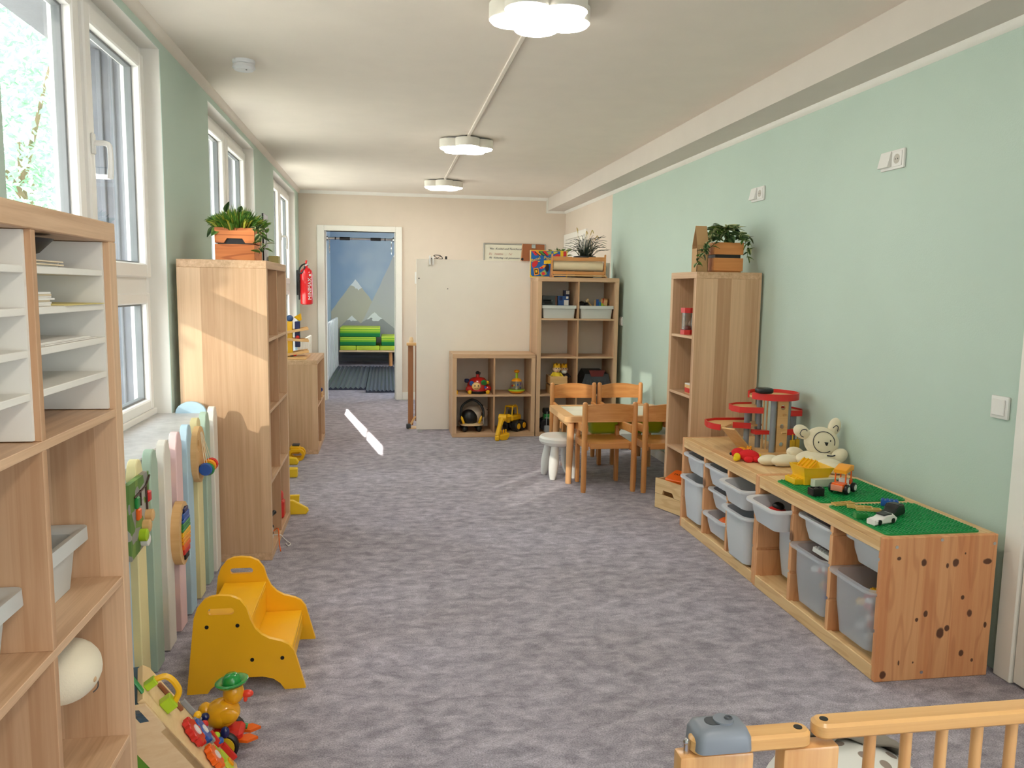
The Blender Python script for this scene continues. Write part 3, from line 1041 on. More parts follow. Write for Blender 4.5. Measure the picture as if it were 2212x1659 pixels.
blob_toy('toy_plane', 'blue toy in the top middle drawer below the toy garage', 'toy', (1.80, 3.80, 0.352), M_BLUE, [('body', (0, 0, 0.05), (0.05, 0.02, 0.035), M_BLUE), ('wing', (0, 0, 0.06), (0.02, 0.06, 0.02), M_BLUE)])
blob_toy('toy_lorry', 'dark red toy in the centre drawer below the toy garage', 'toy', (1.80, 3.80, 0.22), M_RED, [('body', (0, 0, 0.05), (0.06, 0.04, 0.035), M_BLACK), ('cab', (-0.03, -0.02, 0.06), (0.03, 0.03, 0.03), M_RED)])
blob_toy('toy_ball', 'orange toy in the bottom middle drawer of the far frame', 'toy', (1.78, 3.82, 0.09), M_ORG, [('body', (0, 0, 0.05), (0.07, 0.06, 0.04), M_ORG)])

# building plates: board plus studs
def plate(label, x0, x1, y0, y1):
    t = thing('building_plate', label, 'building plate', ((x0 + x1) / 2, (y0 + y1) / 2, 0.52), 0, 'green building plates')
    B().prism(rrect(x0, x1, y0, y1, 0.018), 0.5205, 0.5255, 'z').out('base', P('plate_green', (24, 150, 78), 0.35), t, world=True)
    s = B()
    n = 24
    p = (x1 - x0) / n
    q = (y1 - y0) / n
    for i in range(n):
        for j in range(n):
            if (i in (0, n - 1)) and (j in (0, n - 1)):
                continue
            s.lathe([(0.0046, 0.5255), (0.0046, 0.5292), (0, 0.5292)], (x0 + (i + 0.5) * p, y0 + (j + 0.5) * q, 0), 7)
    s.out('studs', P('plate_green', (24, 150, 78), 0.35), t, world=True, kind='stuff')
    return t
plate('green studded building plate carrying the yellow tub and orange car', 1.705, 2.08, 2.845, 3.215)
plate('green studded building plate carrying the blue brick, nearest the viewer', 1.705, 2.07, 2.425, 2.80)

# ================================================================ children's table, chairs, stool
def chair_mesh():
    t = thing('child_armchair', '', 'chair', (0, 0, 0))
    for s in (-1, 1):
        x = 0.172 * s
        pr = [(0.0, 0.0), (0.0165, 0.0), (0.019, 0.02), (0.019, 0.59), (0.0165, 0.604), (0.009, 0.611), (0.0, 0.612)]
        B().lathe(pr, (x, 0, 0), 12).out('back_post', M_BEECH, t)
        B().box(0.142 * s - 0.014, 0.142 * s + 0.014, 0.285, 0.325, 0, 0.405, 0.006, 2).out('leg', M_BEECH, t)
        B().prism([(0.0, 0.40), (0.0, 0.455), (0.20, 0.445), (0.335, 0.425), (0.34, 0.39), (0.30, 0.38), (0.15, 0.395)], 0.158 * s - 0.011, 0.158 * s + 0.011, 'x', bev=0.003).out('armrest', M_BEECHX, t)
        B().box(0.152 * s - 0.011, 0.152 * s + 0.011, 0.0, 0.30, 0.285, 0.335, 0.004).out('side_rail', M_BEECHX, t)
    # slightly dished seat
    sb = B()
    loops = []
    for k in range(7):
        y = -0.005 + k * 0.055
        lp = []
        for i in range(7):
            x = -0.142 + i * 0.0473
            z = 0.334 - 0.010 * (1 - (x / 0.15) ** 2) * math.sin(PI * min(1, max(0, k / 6)))
            lp.append((x, y, z))
        for i in range(6, -1, -1):
            lp.append((-0.142 + i * 0.0473, y, 0.312))
        loops.append(lp)
    sb.loft(loops).out('seat', M_BEECHX, t)
    B().box(-0.135, 0.135, -0.012, 0.006, 0.296, 0.336, 0.003).out('seat_rail', M_BEECHX, t)
    # arched, curved backrest
    bk = B()
    n = 14
    loops = []
    for i in range(n + 1):
        u = i / n
        x = -0.156 + 0.312 * u
        bow = -0.018 * math.sin(PI * u)
        zt = 0.588 + 0.016 * math.sin(PI * u)
        loops.append([(x, bow - 0.008, 0.486), (x, bow + 0.008, 0.486), (x, bow + 0.008, zt), (x, bow - 0.008, zt)])
    bk.loft(loops).out('backrest', M_BEECHX, t)
    return t
ch = chair_mesh()
ch.location = (1.48, 5.075, 0)
ch['group'] = 'children\'s armchairs at the table'
ch['label'] = 'orange beech child armchair with its back to the viewer, complete in view'
dup(ch, (1.884, 5.03, 0), 0, 'orange beech child armchair half hidden by the narrow shelf')
dup(ch, (1.495, 6.2, 0), PI, 'orange beech child armchair behind the table, on the white stool\'s side')
dup(ch, (1.885, 6.2, 0), PI, 'orange beech child armchair behind the table, next to the green wall')

tb = thing('child_table', 'low beech children\'s table with a white top panel', 'table', (1.635, 5.57, 0))
TX0, TX1, TY0, TY1 = 1.222, 2.05, 5.285, 5.86
M_TBL = wood('table_pine', (226, 172, 116), (240, 196, 142), 'x', rough=0.4, coat=0.2)
M_TBLZ = wood('table_pine_leg', (226, 166, 112), (240, 188, 134), 'z', rough=0.4, coat=0.2)
B().prism(rrect(TX0, TX1, TY0, TY1, 0.04), 0.44, 0.48, 'z', holes=[rrect(TX0 + 0.075, TX1 - 0.075, TY0 + 0.055, TY1 - 0.055, 0.008)]).out('top_frame', M_TBL, tb, world=True)
B().box(TX0 + 0.075, TX1 - 0.075, TY0 + 0.055, TY1 - 0.055, 0.462, 0.476, 0.001).out('top_panel', P('table_white_laminate', (232, 226, 208), 0.5), tb, world=True)
for x, sx in ((TX0 + 0.055, -1), (TX1 - 0.055, 1)):
    for y, sy in ((TY0 + 0.06, -1), (TY1 - 0.06, 1)):
        B().tube([(x + 0.012 * sx, y + 0.012 * sy, 0), (x, y, 0.442)], [0.021, 0.026], 14).out('leg', M_TBLZ, tb, world=True)
for xa_ in (TX0 + 0.06, TX1 - 0.085):
    B().box(xa_, xa_ + 0.025, TY0 + 0.08, TY1 - 0.08, 0.385, 0.44).out('apron', M_TBL, tb, world=True)
for i, (x, lab) in enumerate(((1.55, 'lime green storage tub hanging under the table, seen under the near chair back'), (1.86, 'lime green storage tub hanging under the table, on the green wall\'s side'))):
    b = B()
    def lp(w, d, z, r):
        return [(x + px, 5.572 + py, z) for px, py in rrect(-w / 2, w / 2, -d / 2, d / 2, r)]
    b.loft([lp(0.2, 0.3, 0.335, 0.03), lp(0.225, 0.36, 0.36, 0.04), lp(0.24, 0.38, 0.425, 0.04), lp(0.262, 0.40, 0.425, 0.045), lp(0.262, 0.40, 0.437, 0.045), lp(0.23, 0.37, 0.437, 0.04), lp(0.2, 0.32, 0.35, 0.03)])
    tag(recenter(b.out('storage_tub', M_LIME, None, smooth=50)), lab, 'tub', 'lime tubs under the table')

st = thing('round_stool', 'white plastic round stool with four fat tapered legs', 'stool', (1.247, 5.56, 0))
B().lathe([(0, 0.232), (0.10, 0.232), (0.135, 0.245), (0.15, 0.265), (0.149, 0.288), (0.137, 0.302), (0.12, 0.303), (0.105, 0.297), (0, 0.293)], (1.247, 5.56, 0), 28).out('seat', M_WPLAST, st, world=True)
for x, y in ((1.152, 5.635), (1.177, 5.448), (1.33, 5.68), (1.342, 5.49)):
    xt, yt = 1.247 + (x - 1.247) * 0.72, 5.56 + (y - 5.56) * 0.72
    pts = [(x + (xt - x) * k / 6, y + (yt - y) * k / 6, 0.245 * k / 6) for k in range(7)]
    B().tube(pts, [0.020, 0.030, 0.035, 0.036, 0.033, 0.029, 0.026], 14).out('leg', M_WPLAST, st, world=True, smooth=60)
tag(recenter(B().box(1.98, 2.12, 6.46, 6.66, 0.0, 0.14, 0.012, 2).out('storage_box', M_WPLAST)), 'white plastic box on the floor under the far chairs', 'box')

# ================================================================ picket fences over the radiators
PC = {'white': P('picket_white', (240, 232, 220), 0.55, var=0.02), 'green': P('picket_sage', (176, 198, 180), 0.55, var=0.02), 'cream': P('picket_cream', (242, 228, 172), 0.55, var=0.02),
      'blue': P('picket_blue', (184, 212, 228), 0.55, var=0.02), 'pink': P('picket_pink', (242, 206, 206), 0.55, var=0.02)}
fence = thing('picket_fence', 'pastel picket fence in front of the window ledge, by the yellow step stool', 'fence', (-0.8, 2.9, 0))
cols_ = ['white', 'green', 'cream', 'blue', 'pink', 'white', 'green', 'cream', 'blue', 'white', 'green']
def picket_poly(y0, w, h):
    r = w * 0.36
    pts = [(y0, 0.004), (y0 + w, 0.004), (y0 + w, h - 0.055)]
    for i in range(9):
        a = PI * i / 8
        pts.append((y0 + w / 2 + r * math.cos(a), h - r + r * math.sin(a)))
    pts.append((y0, h - 0.055))
    return pts
for k, cn in enumerate(cols_):
    y0 = 3.79 - 0.167 * k
    B().prism(picket_poly(y0, 0.088, 0.785), -0.815, -0.785, 'x', bev=0.003).out('picket', PC[cn], fence, world=True)
for z in (0.14, 0.60):
    B().box(-0.833, -0.816, 1.98, 3.90, z, z + 0.06, 0.002).out('rail', PC['cream'], fence, world=True)
# rounded blue end board between fence and wall
pts = [(-0.975, 0.0), (-0.835, 0.0), (-0.835, 0.74)] + [(-0.905 + 0.07 * math.cos(PI * i / 10), 0.745 + 0.055 * math.sin(PI * i / 10)) for i in range(11)]
B().prism(pts, 3.885, 3.905, 'y', bev=0.002).out('end_board', PC['blue'], fence, world=True)

fence2 = thing('picket_fence', 'white picket fence with a blue rounded board below the farthest window', 'fence', (-0.8, 8.3, 0))
for k in range(10):
    B().prism(picket_poly(8.74 - 0.125 * k, 0.075, 0.83), -0.81, -0.785, 'x', bev=0.003).out('picket', PC['white'], fence2, world=True)
for z in (0.15, 0.6):
    B().box(-0.828, -0.811, 7.6, 8.83, z, z + 0.05).out('rail', PC['white'], fence2, world=True)
pts = [(-0.815 - 0.0, 0.0)]
B().prism([(7.80, 0.0), (8.10, 0.0), (8.10, 0.79)] + [(7.95 + 0.15 * math.cos(PI * i / 12), 0.79 + 0.1 * math.sin(PI * i / 12)) for i in range(13)], -0.85, -0.832, 'x', bev=0.002).out('end_board', PC['blue'], fence2, world=True)

# grey-white gate-like picket screen inside the far room
fence3 = thing('picket_screen', 'grey-white picket screen along the left wall of the far room', 'fence', (-0.82, 12.0, 0))
M_FP = P('picket_grey_white', (214, 214, 210), 0.6)
for k in range(13):
    B().prism(picket_poly(13.72 - 0.3 * k, 0.15, 0.84), -0.835, -0.795, 'x', bev=0.004).out('picket', M_FP, fence3, world=True)
for z in (0.15, 0.6):
    B().box(-0.86, -0.836, 10.1, 13.95, z, z + 0.06).out('rail', M_FP, fence3, world=True)
B().prism([(10.5, 0.0), (10.9, 0.0), (10.9, 0.80)] + [(10.7 + 0.2 * math.cos(PI * i / 12), 0.80 + 0.12 * math.sin(PI * i / 12)) for i in range(13)], -0.875, -0.85, 'x').out('end_board', PC['blue'], fence3, world=True)

# ================================================================ yellow step stool
ss = thing('step_stool', 'yellow painted two-step stool with handle slots', 'step stool', (-0.46, 2.815, 0))
prof = [(-0.651, 0.0), (-0.622, 0.262), (-0.61, 0.297), (-0.589, 0.323), (-0.565, 0.333), (-0.54, 0.335), (-0.505, 0.332), (-0.476, 0.318), (-0.456, 0.29), (-0.445, 0.25), (-0.43, 0.217), (-0.41, 0.195), (-0.385, 0.18),
        (-0.345, 0.168), (-0.322, 0.155), (-0.305, 0.132), (-0.27, 0.0), (-0.338, 0.0), (-0.352, 0.022), (-0.375, 0.04), (-0.41, 0.049), (-0.51, 0.049), (-0.55, 0.036), (-0.575, 0.015), (-0.585, 0.0)]
slot = rrect(-0.578, -0.495, 0.270, 0.292, 0.0105, 4)
for y in (2.617, 3.0):
    B().prism(prof, y, y + 0.016, 'y', holes=[slot]).out('side_panel', M_YEL, ss, world=True, smooth=40)
B().box(-0.600, -0.448, 2.633, 3.0, 0.222, 0.238, 0.003).box(-0.464, -0.449, 2.633, 3.0, 0.125, 0.222, 0.002).out('upper_step', M_YEL, ss, world=True)
B().box(-0.455, -0.318, 2.633, 3.0, 0.103, 0.119, 0.003).box(-0.33, -0.316, 2.633, 3.0, 0.05, 0.103, 0.002).out('lower_step', M_YEL, ss, world=True)
for x, z in ((-0.582, 0.230), (-0.485, 0.231), (-0.441, 0.110), (-0.344, 0.111)):
    B().lathe([(0.0065, 2.6172), (0.0065, 2.6155), (0, 2.6150)], (x, 0, z), 12, 'y').out('bolt', M_BLACK, ss, world=True)
# ================================================================ things in the nearest shelf
M_INS = P('white_insert_foil', (236, 232, 222), 0.5, var=0.01)
def letter_insert(label, y0, y1):
    t = thing('letter_tray_insert', label, 'letter tray', (-0.73, (y0 + y1) / 2, 1.093), 0, 'white letter tray inserts')
    x0, x1 = -0.915, -0.552
    z0, z1 = 1.0935, 1.4245
    B().box(x0, x1, y0, y0 + 0.008, z0, z1).out('side_panel', M_INS, t, world=True)
    B().box(x0, x1, y1 - 0.008, y1, z0, z1).out('side_panel', M_INS, t, world=True)
    B().box(x0, x0 + 0.005, y0 + 0.008, y1 - 0.008, z0, z1).out('back_panel', M_INS, t, world=True)
    for z in (1.358, 1.292, 1.226, 1.158):
        B().box(x0 + 0.005, x1, y0 + 0.008, y1 - 0.008, z - 0.0, z + 0.012, 0.001).out('tray', M_INS, t, world=True)
    return t
letter_insert('white insert with four letter trays, in the shelf\'s corner by the window', 1.3695, 1.7005)
letter_insert('white insert with four letter trays, at the left picture edge', 1.0185, 1.3505)
# black bowl lying on the top tray, papers
tag(B().lathe([(0.0, 1.3815), (0.035, 1.382), (0.065, 1.395), (0.088, 1.418), (0.085, 1.418), (0.06, 1.398), (0, 1.387)], (-0.648, 1.474, 0), 24).out('bowl', M_BLACK), 'black shallow bowl in the top letter tray', 'bowl')
def sheets(label, x0, x1, y0, y1, z0, n, dz=0.002, mats=(M_PAPER,), name='paper_stack'):
    t = thing(name, label, 'paper', ((x0 + x1) / 2, (y0 + y1) / 2, z0))
    for k in range(n):
        j, q = rnd.uniform(-0.006, 0.006), rnd.uniform(-0.008, 0.008)
        B().box(x0 + j, x1 + j, y0 + q, y1 + q, z0 + k * dz, z0 + (k + 0.9) * dz, 0).out('sheet', mats[k % len(mats)], t, world=True, smooth=0)
    return t
M_PAPER2 = P('cream_paper', (226, 208, 176), 0.8)
sheets('flat cream envelopes under the black bowl', -0.85, -0.565, 1.385, 1.52, 1.3705, 4, 0.0026, (M_PAPER, M_PAPER2))
sheets('thick stack of papers on the second letter tray', -0.85, -0.57, 1.385, 1.488, 1.3045, 7, 0.0034, (M_PAPER, M_PAPER, M_PAPER2))
sheets('single yellow sheet on the second letter tray', -0.82, -0.548, 1.50, 1.685, 1.3045, 1, 0.0015, (P('yellow_paper', (232, 214, 140), 0.8),))
sheets('loose white sheets on the third letter tray', -0.85, -0.565, 1.42, 1.66, 1.2385, 3, 0.0015)
# grey bins
def grey_bin(label, x0, x1, y0, y1, z0, h, group, rim=0.0):
    b = B()
    def lp(o, z, r=0.012, e=0.0):
        return [(x, y, z) for x, y in rrect(x0 - o, x1 + o, y0 - o + e, y1 + o - e, r, 3)]
    b.loft([lp(-0.02, z0, 0.012, rim), lp(-0.012, z0 + h * 0.7, 0.012, rim), lp(-0.010, z0 + h - 0.028, 0.012, rim), lp(0.0, z0 + h - 0.028), lp(0.0, z0 + h, 0.016),
            lp(-0.01, z0 + h, 0.012, rim), lp(-0.016, z0 + h - 0.006, 0.012, rim), lp(-0.018, z0 + h * 0.6, 0.012, rim), lp(-0.026, z0 + 0.004, 0.012, rim)])
    return tag(recenter(b.out('storage_bin', M_BIN, None, smooth=40)), label, 'bin', group)
grey_bin('light grey bin in the nearest shelf, below the corner letter trays', -0.90, -0.60, 1.373, 1.697, 0.741, 0.113, 'grey bins in the nearest shelf', 0.03)
grey_bin('light grey bin in the nearest shelf, cut by the left picture edge', -0.90, -0.578, 1.022, 1.348, 0.741, 0.113, 'grey bins in the nearest shelf', 0.03)
# cream plush head peeking out
pl = thing('plush_toy', 'round cream plush toy peeking from the nearest shelf\'s third row', 'plush toy', (-0.70, 1.55, 0.389))
B().ball((-0.625, 1.605, 0.585), (0.065, 0.078, 0.060), 22, 14).ball((-0.71, 1.50, 0.468), (0.085, 0.085, 0.078), 20, 14).out('body', M_CREAM, pl, world=True, smooth=80)
B().ball((-0.565, 1.585, 0.575), (0.004, 0.005, 0.006)).out('nose', P('plush_beige', (196, 160, 120), 0.9), pl, world=True)
B().tube(spline([(-0.568, 1.585, 0.548), (-0.568, 1.61, 0.546), (-0.577, 1.635, 0.552)], 4), 0.0012, 5).out('mouth', M_DGREY, pl, world=True)

# ================================================================ wooden toys hung on the fence
def oval(cy, cz, ry, rz, n=28):
    return [(cy + ry * math.cos(2 * PI * i / n), cz + rz * math.sin(2 * PI * i / n)) for i in range(n)]
wp = thing('wooden_palette_toy', 'oval wooden palette toy with coloured discs, hung on the fence', 'wall toy', (-0.77, 3.43, 0.52))
B().prism(oval(3.425, 0.643, 0.088, 0.118), -0.785, -0.763, 'x', holes=[oval(3.385, 0.685, 0.017, 0.026, 12), oval(3.47, 0.70, 0.013, 0.022, 12), oval(3.475, 0.655, 0.012, 0.02, 12), oval(3.395, 0.575, 0.02, 0.03, 12)]).out('palette', M_TOYW, wp, world=True)
for k, (dy, z, mt) in enumerate(((-0.005, 0.582, M_BLUE), (0.02, 0.577, M_GRN), (0.035, 0.588, M_TORG), (0.055, 0.592, M_RED))):
    B().lathe([(0, -0.012), (0.024, -0.012), (0.028, 0.0), (0.024, 0.012), (0, 0.012)], (-0.742 + 0.004 * k, 3.41 + dy, z), 14, 'y').out('disc', mt, wp, world=True)
    B().tube([(-0.762, 3.425 + dy * 0.4, 0.735), (-0.745 + 0.004 * k, 3.41 + dy, z + 0.026)], 0.0016, 5).out('string', M_CREAM, wp, world=True)
wr = thing('wooden_rainbow_toy', 'oval wooden wall toy with rainbow slats, hung on the fence', 'wall toy', (-0.77, 3.08, 0.29))
B().prism(oval(3.085, 0.41, 0.085, 0.122), -0.785, -0.755, 'x', holes=[oval(3.095, 0.41, 0.058, 0.102)]).out('rim', M_TOYW, wr, world=True)
B().prism(oval(3.095, 0.41, 0.058, 0.102), -0.785, -0.78, 'x').out('back', M_TOYW, wr, world=True)
rb = [(M_NAVY, .018), (M_BLUE, .022), (M_BLUE, .014), (M_GRN, .018), (M_GRN, .014), (M_TYEL, .02), (M_TORG, .016), (M_TORG, .014), (M_ORG, .02), (M_RED, .022), (M_BLACK, .022)]
z = 0.508
for mt, hh in rb:
    zc = z - hh / 2
    wy = 0.056 * math.sqrt(max(0.05, 1 - ((zc - 0.41) / 0.105) ** 2))
    B().box(-0.778, -0.748, 3.095 - wy, 3.095 + wy, z - hh + 0.001, z - 0.001, 0.002).out('slat', mt, wr, world=True)
    z -= hh
bb = thing('busy_board', 'painted wooden busy board with small wheels, hung on the fence beside the nearest shelf', 'wall toy', (-0.77, 2.6, 0.5))
M_MURB = None
def meadow_mat():
    m, nt, o = base_mat('painted_meadow')
    b = node(nt, 'ShaderNodeBsdfPrincipled'); b.inputs['Roughness'].default_value = 0.6
    tc = node(nt, 'ShaderNodeTexCoord')
    vo = node(nt, 'ShaderNodeTexVoronoi'); vo.inputs['Scale'].default_value = 22.0
    nt.links.new(tc.outputs['Object'], vo.inputs[0])
    sp = node(nt, 'ShaderNodeSeparateColor'); nt.links.new(vo.outputs['Color'], sp.inputs[0])
    r = ramp(nt, sp.outputs[0], [(0.0, (96, 132, 60)), (0.3, (120, 150, 70)), (0.5, (150, 146, 140)), (0.75, (176, 170, 160)), (1.0, (200, 176, 120))])
    r.color_ramp.interpolation = 'CONSTANT'
    nt.links.new(r.outputs[0], b.inputs['Base Color']); nt.links.new(b.outputs[0], o.inputs[0])
    return m
B().prism([(2.50, 0.50), (2.69, 0.515), (2.705, 0.738), (2.50, 0.738)], -0.785, -0.768, 'x').out('panel', meadow_mat(), bb, world=True)
for y, z, mt in ((2.665, 0.60, M_TOYW), (2.63, 0.575, M_TOYW), (2.595, 0.555, M_LIME), (2.61, 0.535, M_WPLAST)):
    B().lathe([(0, -0.768), (0.02, -0.768), (0.02, -0.748), (0.014, -0.745), (0, -0.745)], (0, y, z), 14, 'x').out('wheel', mt, bb, world=True)
for pts in ([(-0.764, 2.54, 0.69), (-0.764, 2.66, 0.70), (-0.764, 2.70, 0.725)], [(-0.764, 2.66, 0.70), (-0.764, 2.665, 0.62)], [(-0.764, 2.60, 0.70), (-0.764, 2.60, 0.65)]):
    B().tube(pts, 0.003, 5).out('painted_branch', P('dark_brown_paint', (70, 46, 34), 0.6), bb, world=True)
for y, z, mt in ((2.57, 0.63, M_ORG), (2.68, 0.66, M_RED), (2.56, 0.67, M_GRN)):
    B().box(-0.77, -0.757, y - 0.014, y + 0.014, z - 0.018, z + 0.018, 0.004).out('slider', mt, bb, world=True)

# ================================================================ sloping activity board and pull-along duck
ac = thing('activity_board', 'sloping birch activity board with coloured gears beside the nearest shelf', 'activity toy', (-0.5, 2.09, 0))
A0, A1 = V((-0.42, 2.20, 0.0)), V((-0.355, 1.97, 0.0))       # lower edge, far and near corner
U_ = (A1 - A0).normalized()
Nn = V((U_.y * -1, U_.x, 0)) * -1
out_dir = V((-U_.y, U_.x, 0)); out_dir = out_dir if out_dir.x > 0 else -out_dir
S_ = (-out_dir * 0.545 + V((0, 0, 0.838))).normalized()      # up the slope
N_ = U_.cross(S_); N_ = N_ if N_.x > 0 else -N_
# local frame: x along U (towards the viewer), y up the slope, z out of the board
F = Matrix((( U_.x, S_.x, N_.x, A0.x), (U_.y, S_.y, N_.y, A0.y), (U_.z, S_.z, N_.z, A0.z), (0, 0, 0, 1)))
wd = (A1 - A0).length
M_BIRCH = wood('birch_ply', (232, 196, 140), (244, 214, 164), 'y', rough=0.5)
B().frame(F).prism([(0, 0), (wd, 0), (wd, 0.33), (wd - 0.02, 0.37), (wd - 0.02, 0.42), (0.03, 0.42), (0, 0.39)], -0.014, 0.0, 'z').out('board', M_BIRCH, ac, world=True)
def gear(cx, cy, r, n, mt, h=0.02):
    pts = []
    for i in range(n * 4):
        a = 2 * PI * i / (n * 4)
        rr = r * (1.0 if (i % 4) in (0, 1) else 0.82)
        pts.append((cx + rr * math.cos(a), cy + rr * math.sin(a)))
    g = B().frame(F).prism(pts, 0.003, h, 'z', bev=0.002).out('gear', mt, ac, world=True)
    B().frame(F).lathe([(r * 0.35, h), (r * 0.35, h + 0.003), (0, h + 0.003)], (cx, cy, 0), 12).out('spiral_cap', M_WPLAST, g, world=True)
gear(0.135, 0.225, 0.042, 9, M_RED)
gear(0.078, 0.185, 0.036, 9, M_BLUE)
gear(0.150, 0.140, 0.036, 9, M_ORG)
def bar(x0, x1, y0, y1, mt, h=0.016, nm='slider_block'):
    B().frame(F).box(x0, x1, y0, y1, 0.0, h, 0.002).out(nm, mt, ac, world=True)
bar(0.05, 0.062, 0.26, 0.36, P('brown_rasp', (150, 92, 60), 0.6), 0.01, 'washboard')
bar(0.04, 0.055, 0.125, 0.215, M_GREY, 0.014, 'grey_bar'); bar(0.0, 0.012, 0.18, 0.26, M_GREY, 0.014, 'grey_bar')
bar(0.015, 0.03, 0.09, 0.14, M_RED); bar(0.0, 0.012, 0.02, 0.08, M_RED); bar(0.09, 0.11, 0.085, 0.135, M_LIME)
bar(0.03, 0.10, 0.03, 0.085, P('lime_print', (206, 222, 70), 0.5), 0.006, 'painted_leaf'); bar(0.05, 0.07, 0.04, 0.06, M_TORG, 0.012)
bar(0.13, 0.16, 0.32, 0.355, M_LIME, 0.03, 'arch_foot'); bar(0.13, 0.155, 0.40, 0.418, M_LIME, 0.03, 'arch_foot')
B().frame(F).tube(spline([(0.142, 0.33, 0.028), (0.142, 0.345, 0.05), (0.142, 0.375, 0.056), (0.142, 0.40, 0.05), (0.142, 0.41, 0.028)], 4), 0.008, 8).out('yellow_arch', M_TYEL, ac, world=True)
for cx, cy, mt in ((0.022, 0.17, M_RED), (0.012, 0.20, M_TYEL), (0.012, 0.115, M_LIME), (0.02, 0.10, M_BLUE)):
    B().frame(F).ball((cx, cy, 0.012), 0.011).out('bead', mt, ac, world=True)
# near side: triangular side cheek with a green panel
side = [A1 + S_ * 0.41, A1, A1 - out_dir * 0.44]
nn = U_ * 0.012
q = [A1, A1 - out_dir * 0.10, A1 + S_ * 0.41 - out_dir * 0.10, A1 + S_ * 0.41]
B().loft([[tuple(p) for p in q], [tuple(p - nn) for p in q]]).out('side_strut', M_LIGHTW, ac, world=True, smooth=0)
q = [A1 - out_dir * 0.10 - nn * 0.2, A1 - out_dir * 0.40 - nn * 0.2, A1 - out_dir * 0.32 + V((0, 0, 0.33)) - nn * 0.2, A1 + S_ * 0.39 - out_dir * 0.10 - nn * 0.2]
B().loft([[tuple(p) for p in q], [tuple(p - nn * 0.6) for p in q]]).out('green_side', P('leaf_green_paint', (96, 150, 44), 0.5), ac, world=True, smooth=0)
c0 = A1 - out_dir * 0.19 + V((0, 0, 0.10))
B().tube(spline([tuple(c0 + out_dir * (-0.03) + U_ * 0.001), tuple(c0 + V((0, 0, 0.004)) + U_ * 0.001), tuple(c0 + out_dir * 0.02 + V((0, 0, 0.0)) + U_ * 0.001)], 4), 0.003, 5).out('painted_smile', M_BLACK, ac, world=True)
q = [A1 + S_ * 0.36 - out_dir * 0.02, A1 + S_ * 0.40 - out_dir * 0.02, A0 + S_ * 0.40 - out_dir * 0.02, A0 + S_ * 0.36 - out_dir * 0.02]
B().loft([[tuple(p) for p in q], [tuple(p - out_dir * 0.02) for p in q]]).out('blue_panel', P('slate_blue_paint', (66, 92, 110), 0.5), ac, world=True, smooth=0)
for k in range(3):
    p = A1 + S_ * 0.42 + U_ * (-0.05 - 0.006 * k)
    B().tube([tuple(p), tuple(p + S_ * 0.06 + V((-0.02, 0.01, 0.03 + 0.004 * k)))], [0.004, 0.001], 6).out('green_blade', M_GRN, ac, world=True)

dk = thing('pull_along_duck', 'yellow plastic duck on wheels with a green hat, beside the activity board', 'duck toy', (-0.45, 2.27, 0))
M_DUCK = P('duck_yellow_gloss', (246, 176, 24), 0.18, var=0.02, coat=0.4)
B().ball((-0.470, 2.27, 0.118), (0.052, 0.04, 0.043), 20, 12, (0, -0.25, 0)).ball((-0.515, 2.27, 0.126), (0.022, 0.022, 0.026)).ball((-0.437, 2.27, 0.178), (0.030, 0.029, 0.034), 18, 12).out('body', M_DUCK, dk, world=True, smooth=80)
B().ball((-0.452, 2.238, 0.122), (0.035, 0.008, 0.022), 14, 8, (0, -0.2, 0)).out('wing', M_DUCK, dk, world=True, smooth=80)
B().at((-0.44, 2.27, 0.205), (0.0, -0.12, 0)).lathe([(0.044, 0.002), (0.047, 0.009), (0.042, 0.012), (0.026, 0.006), (0.024, 0.022), (0.014, 0.030), (0.0, 0.031), (0.0, 0.0), (0.03, -0.004)], (0, 0, 0), 24).out('hat', P('hat_green_gloss', (24, 150, 60), 0.15, coat=0.5), dk, world=True, smooth=70)
B().ball((-0.398, 2.27, 0.172), (0.017, 0.012, 0.011)).ball((-0.404, 2.27, 0.158), (0.006, 0.008, 0.011)).out('beak', P('beak_coral', (244, 74, 52), 0.3), dk, world=True)
for y in (2.222, 2.318):
    B().lathe([(0, -0.009), (0.036, -0.009), (0.042, -0.005), (0.042, 0.005), (0.036, 0.009), (0, 0.009)], (-0.458, y, 0.042), 22, 'y').out('wheel', M_BLACK, dk, world=True)
    B().lathe([(0, -0.011), (0.031, -0.011), (0.033, 0.0), (0.031, 0.011), (0, 0.011)], (-0.458, y, 0.042), 22, 'y').out('wheel_hub', P('wheel_mustard', (226, 190, 40), 0.4), dk, world=True)
B().box(-0.50, -0.41, 2.235, 2.305, 0.045, 0.075, 0.01).out('chassis', M_RED, dk, world=True)
for y in (2.215, 2.33):
    B().ball((-0.452, y, 0.088), (0.013, 0.011, 0.018)).out('pedal_knob', P('knob_navy_gloss', (20, 30, 96), 0.12, coat=0.5), dk, world=True)
B().tube([(-0.44, 2.30, 0.065), (-0.405, 2.30, 0.055)], 0.008, 8).out('axle_peg', M_GRN, dk, world=True)
for y in (2.25, 2.305):
    B().prism([(-0.425, y - 0.012), (-0.395, y - 0.02), (-0.368, y), (-0.395, y + 0.02), (-0.425, y + 0.012)], 0.042, 0.05, 'z').out('webbed_foot', M_ORG, dk, world=True)
B().ball((-0.51, 2.24, 0.125), (0.013, 0.012, 0.012)).out('tail_bead', P('knob_navy_gloss', (20, 30, 96), 0.12, coat=0.5), dk, world=True)

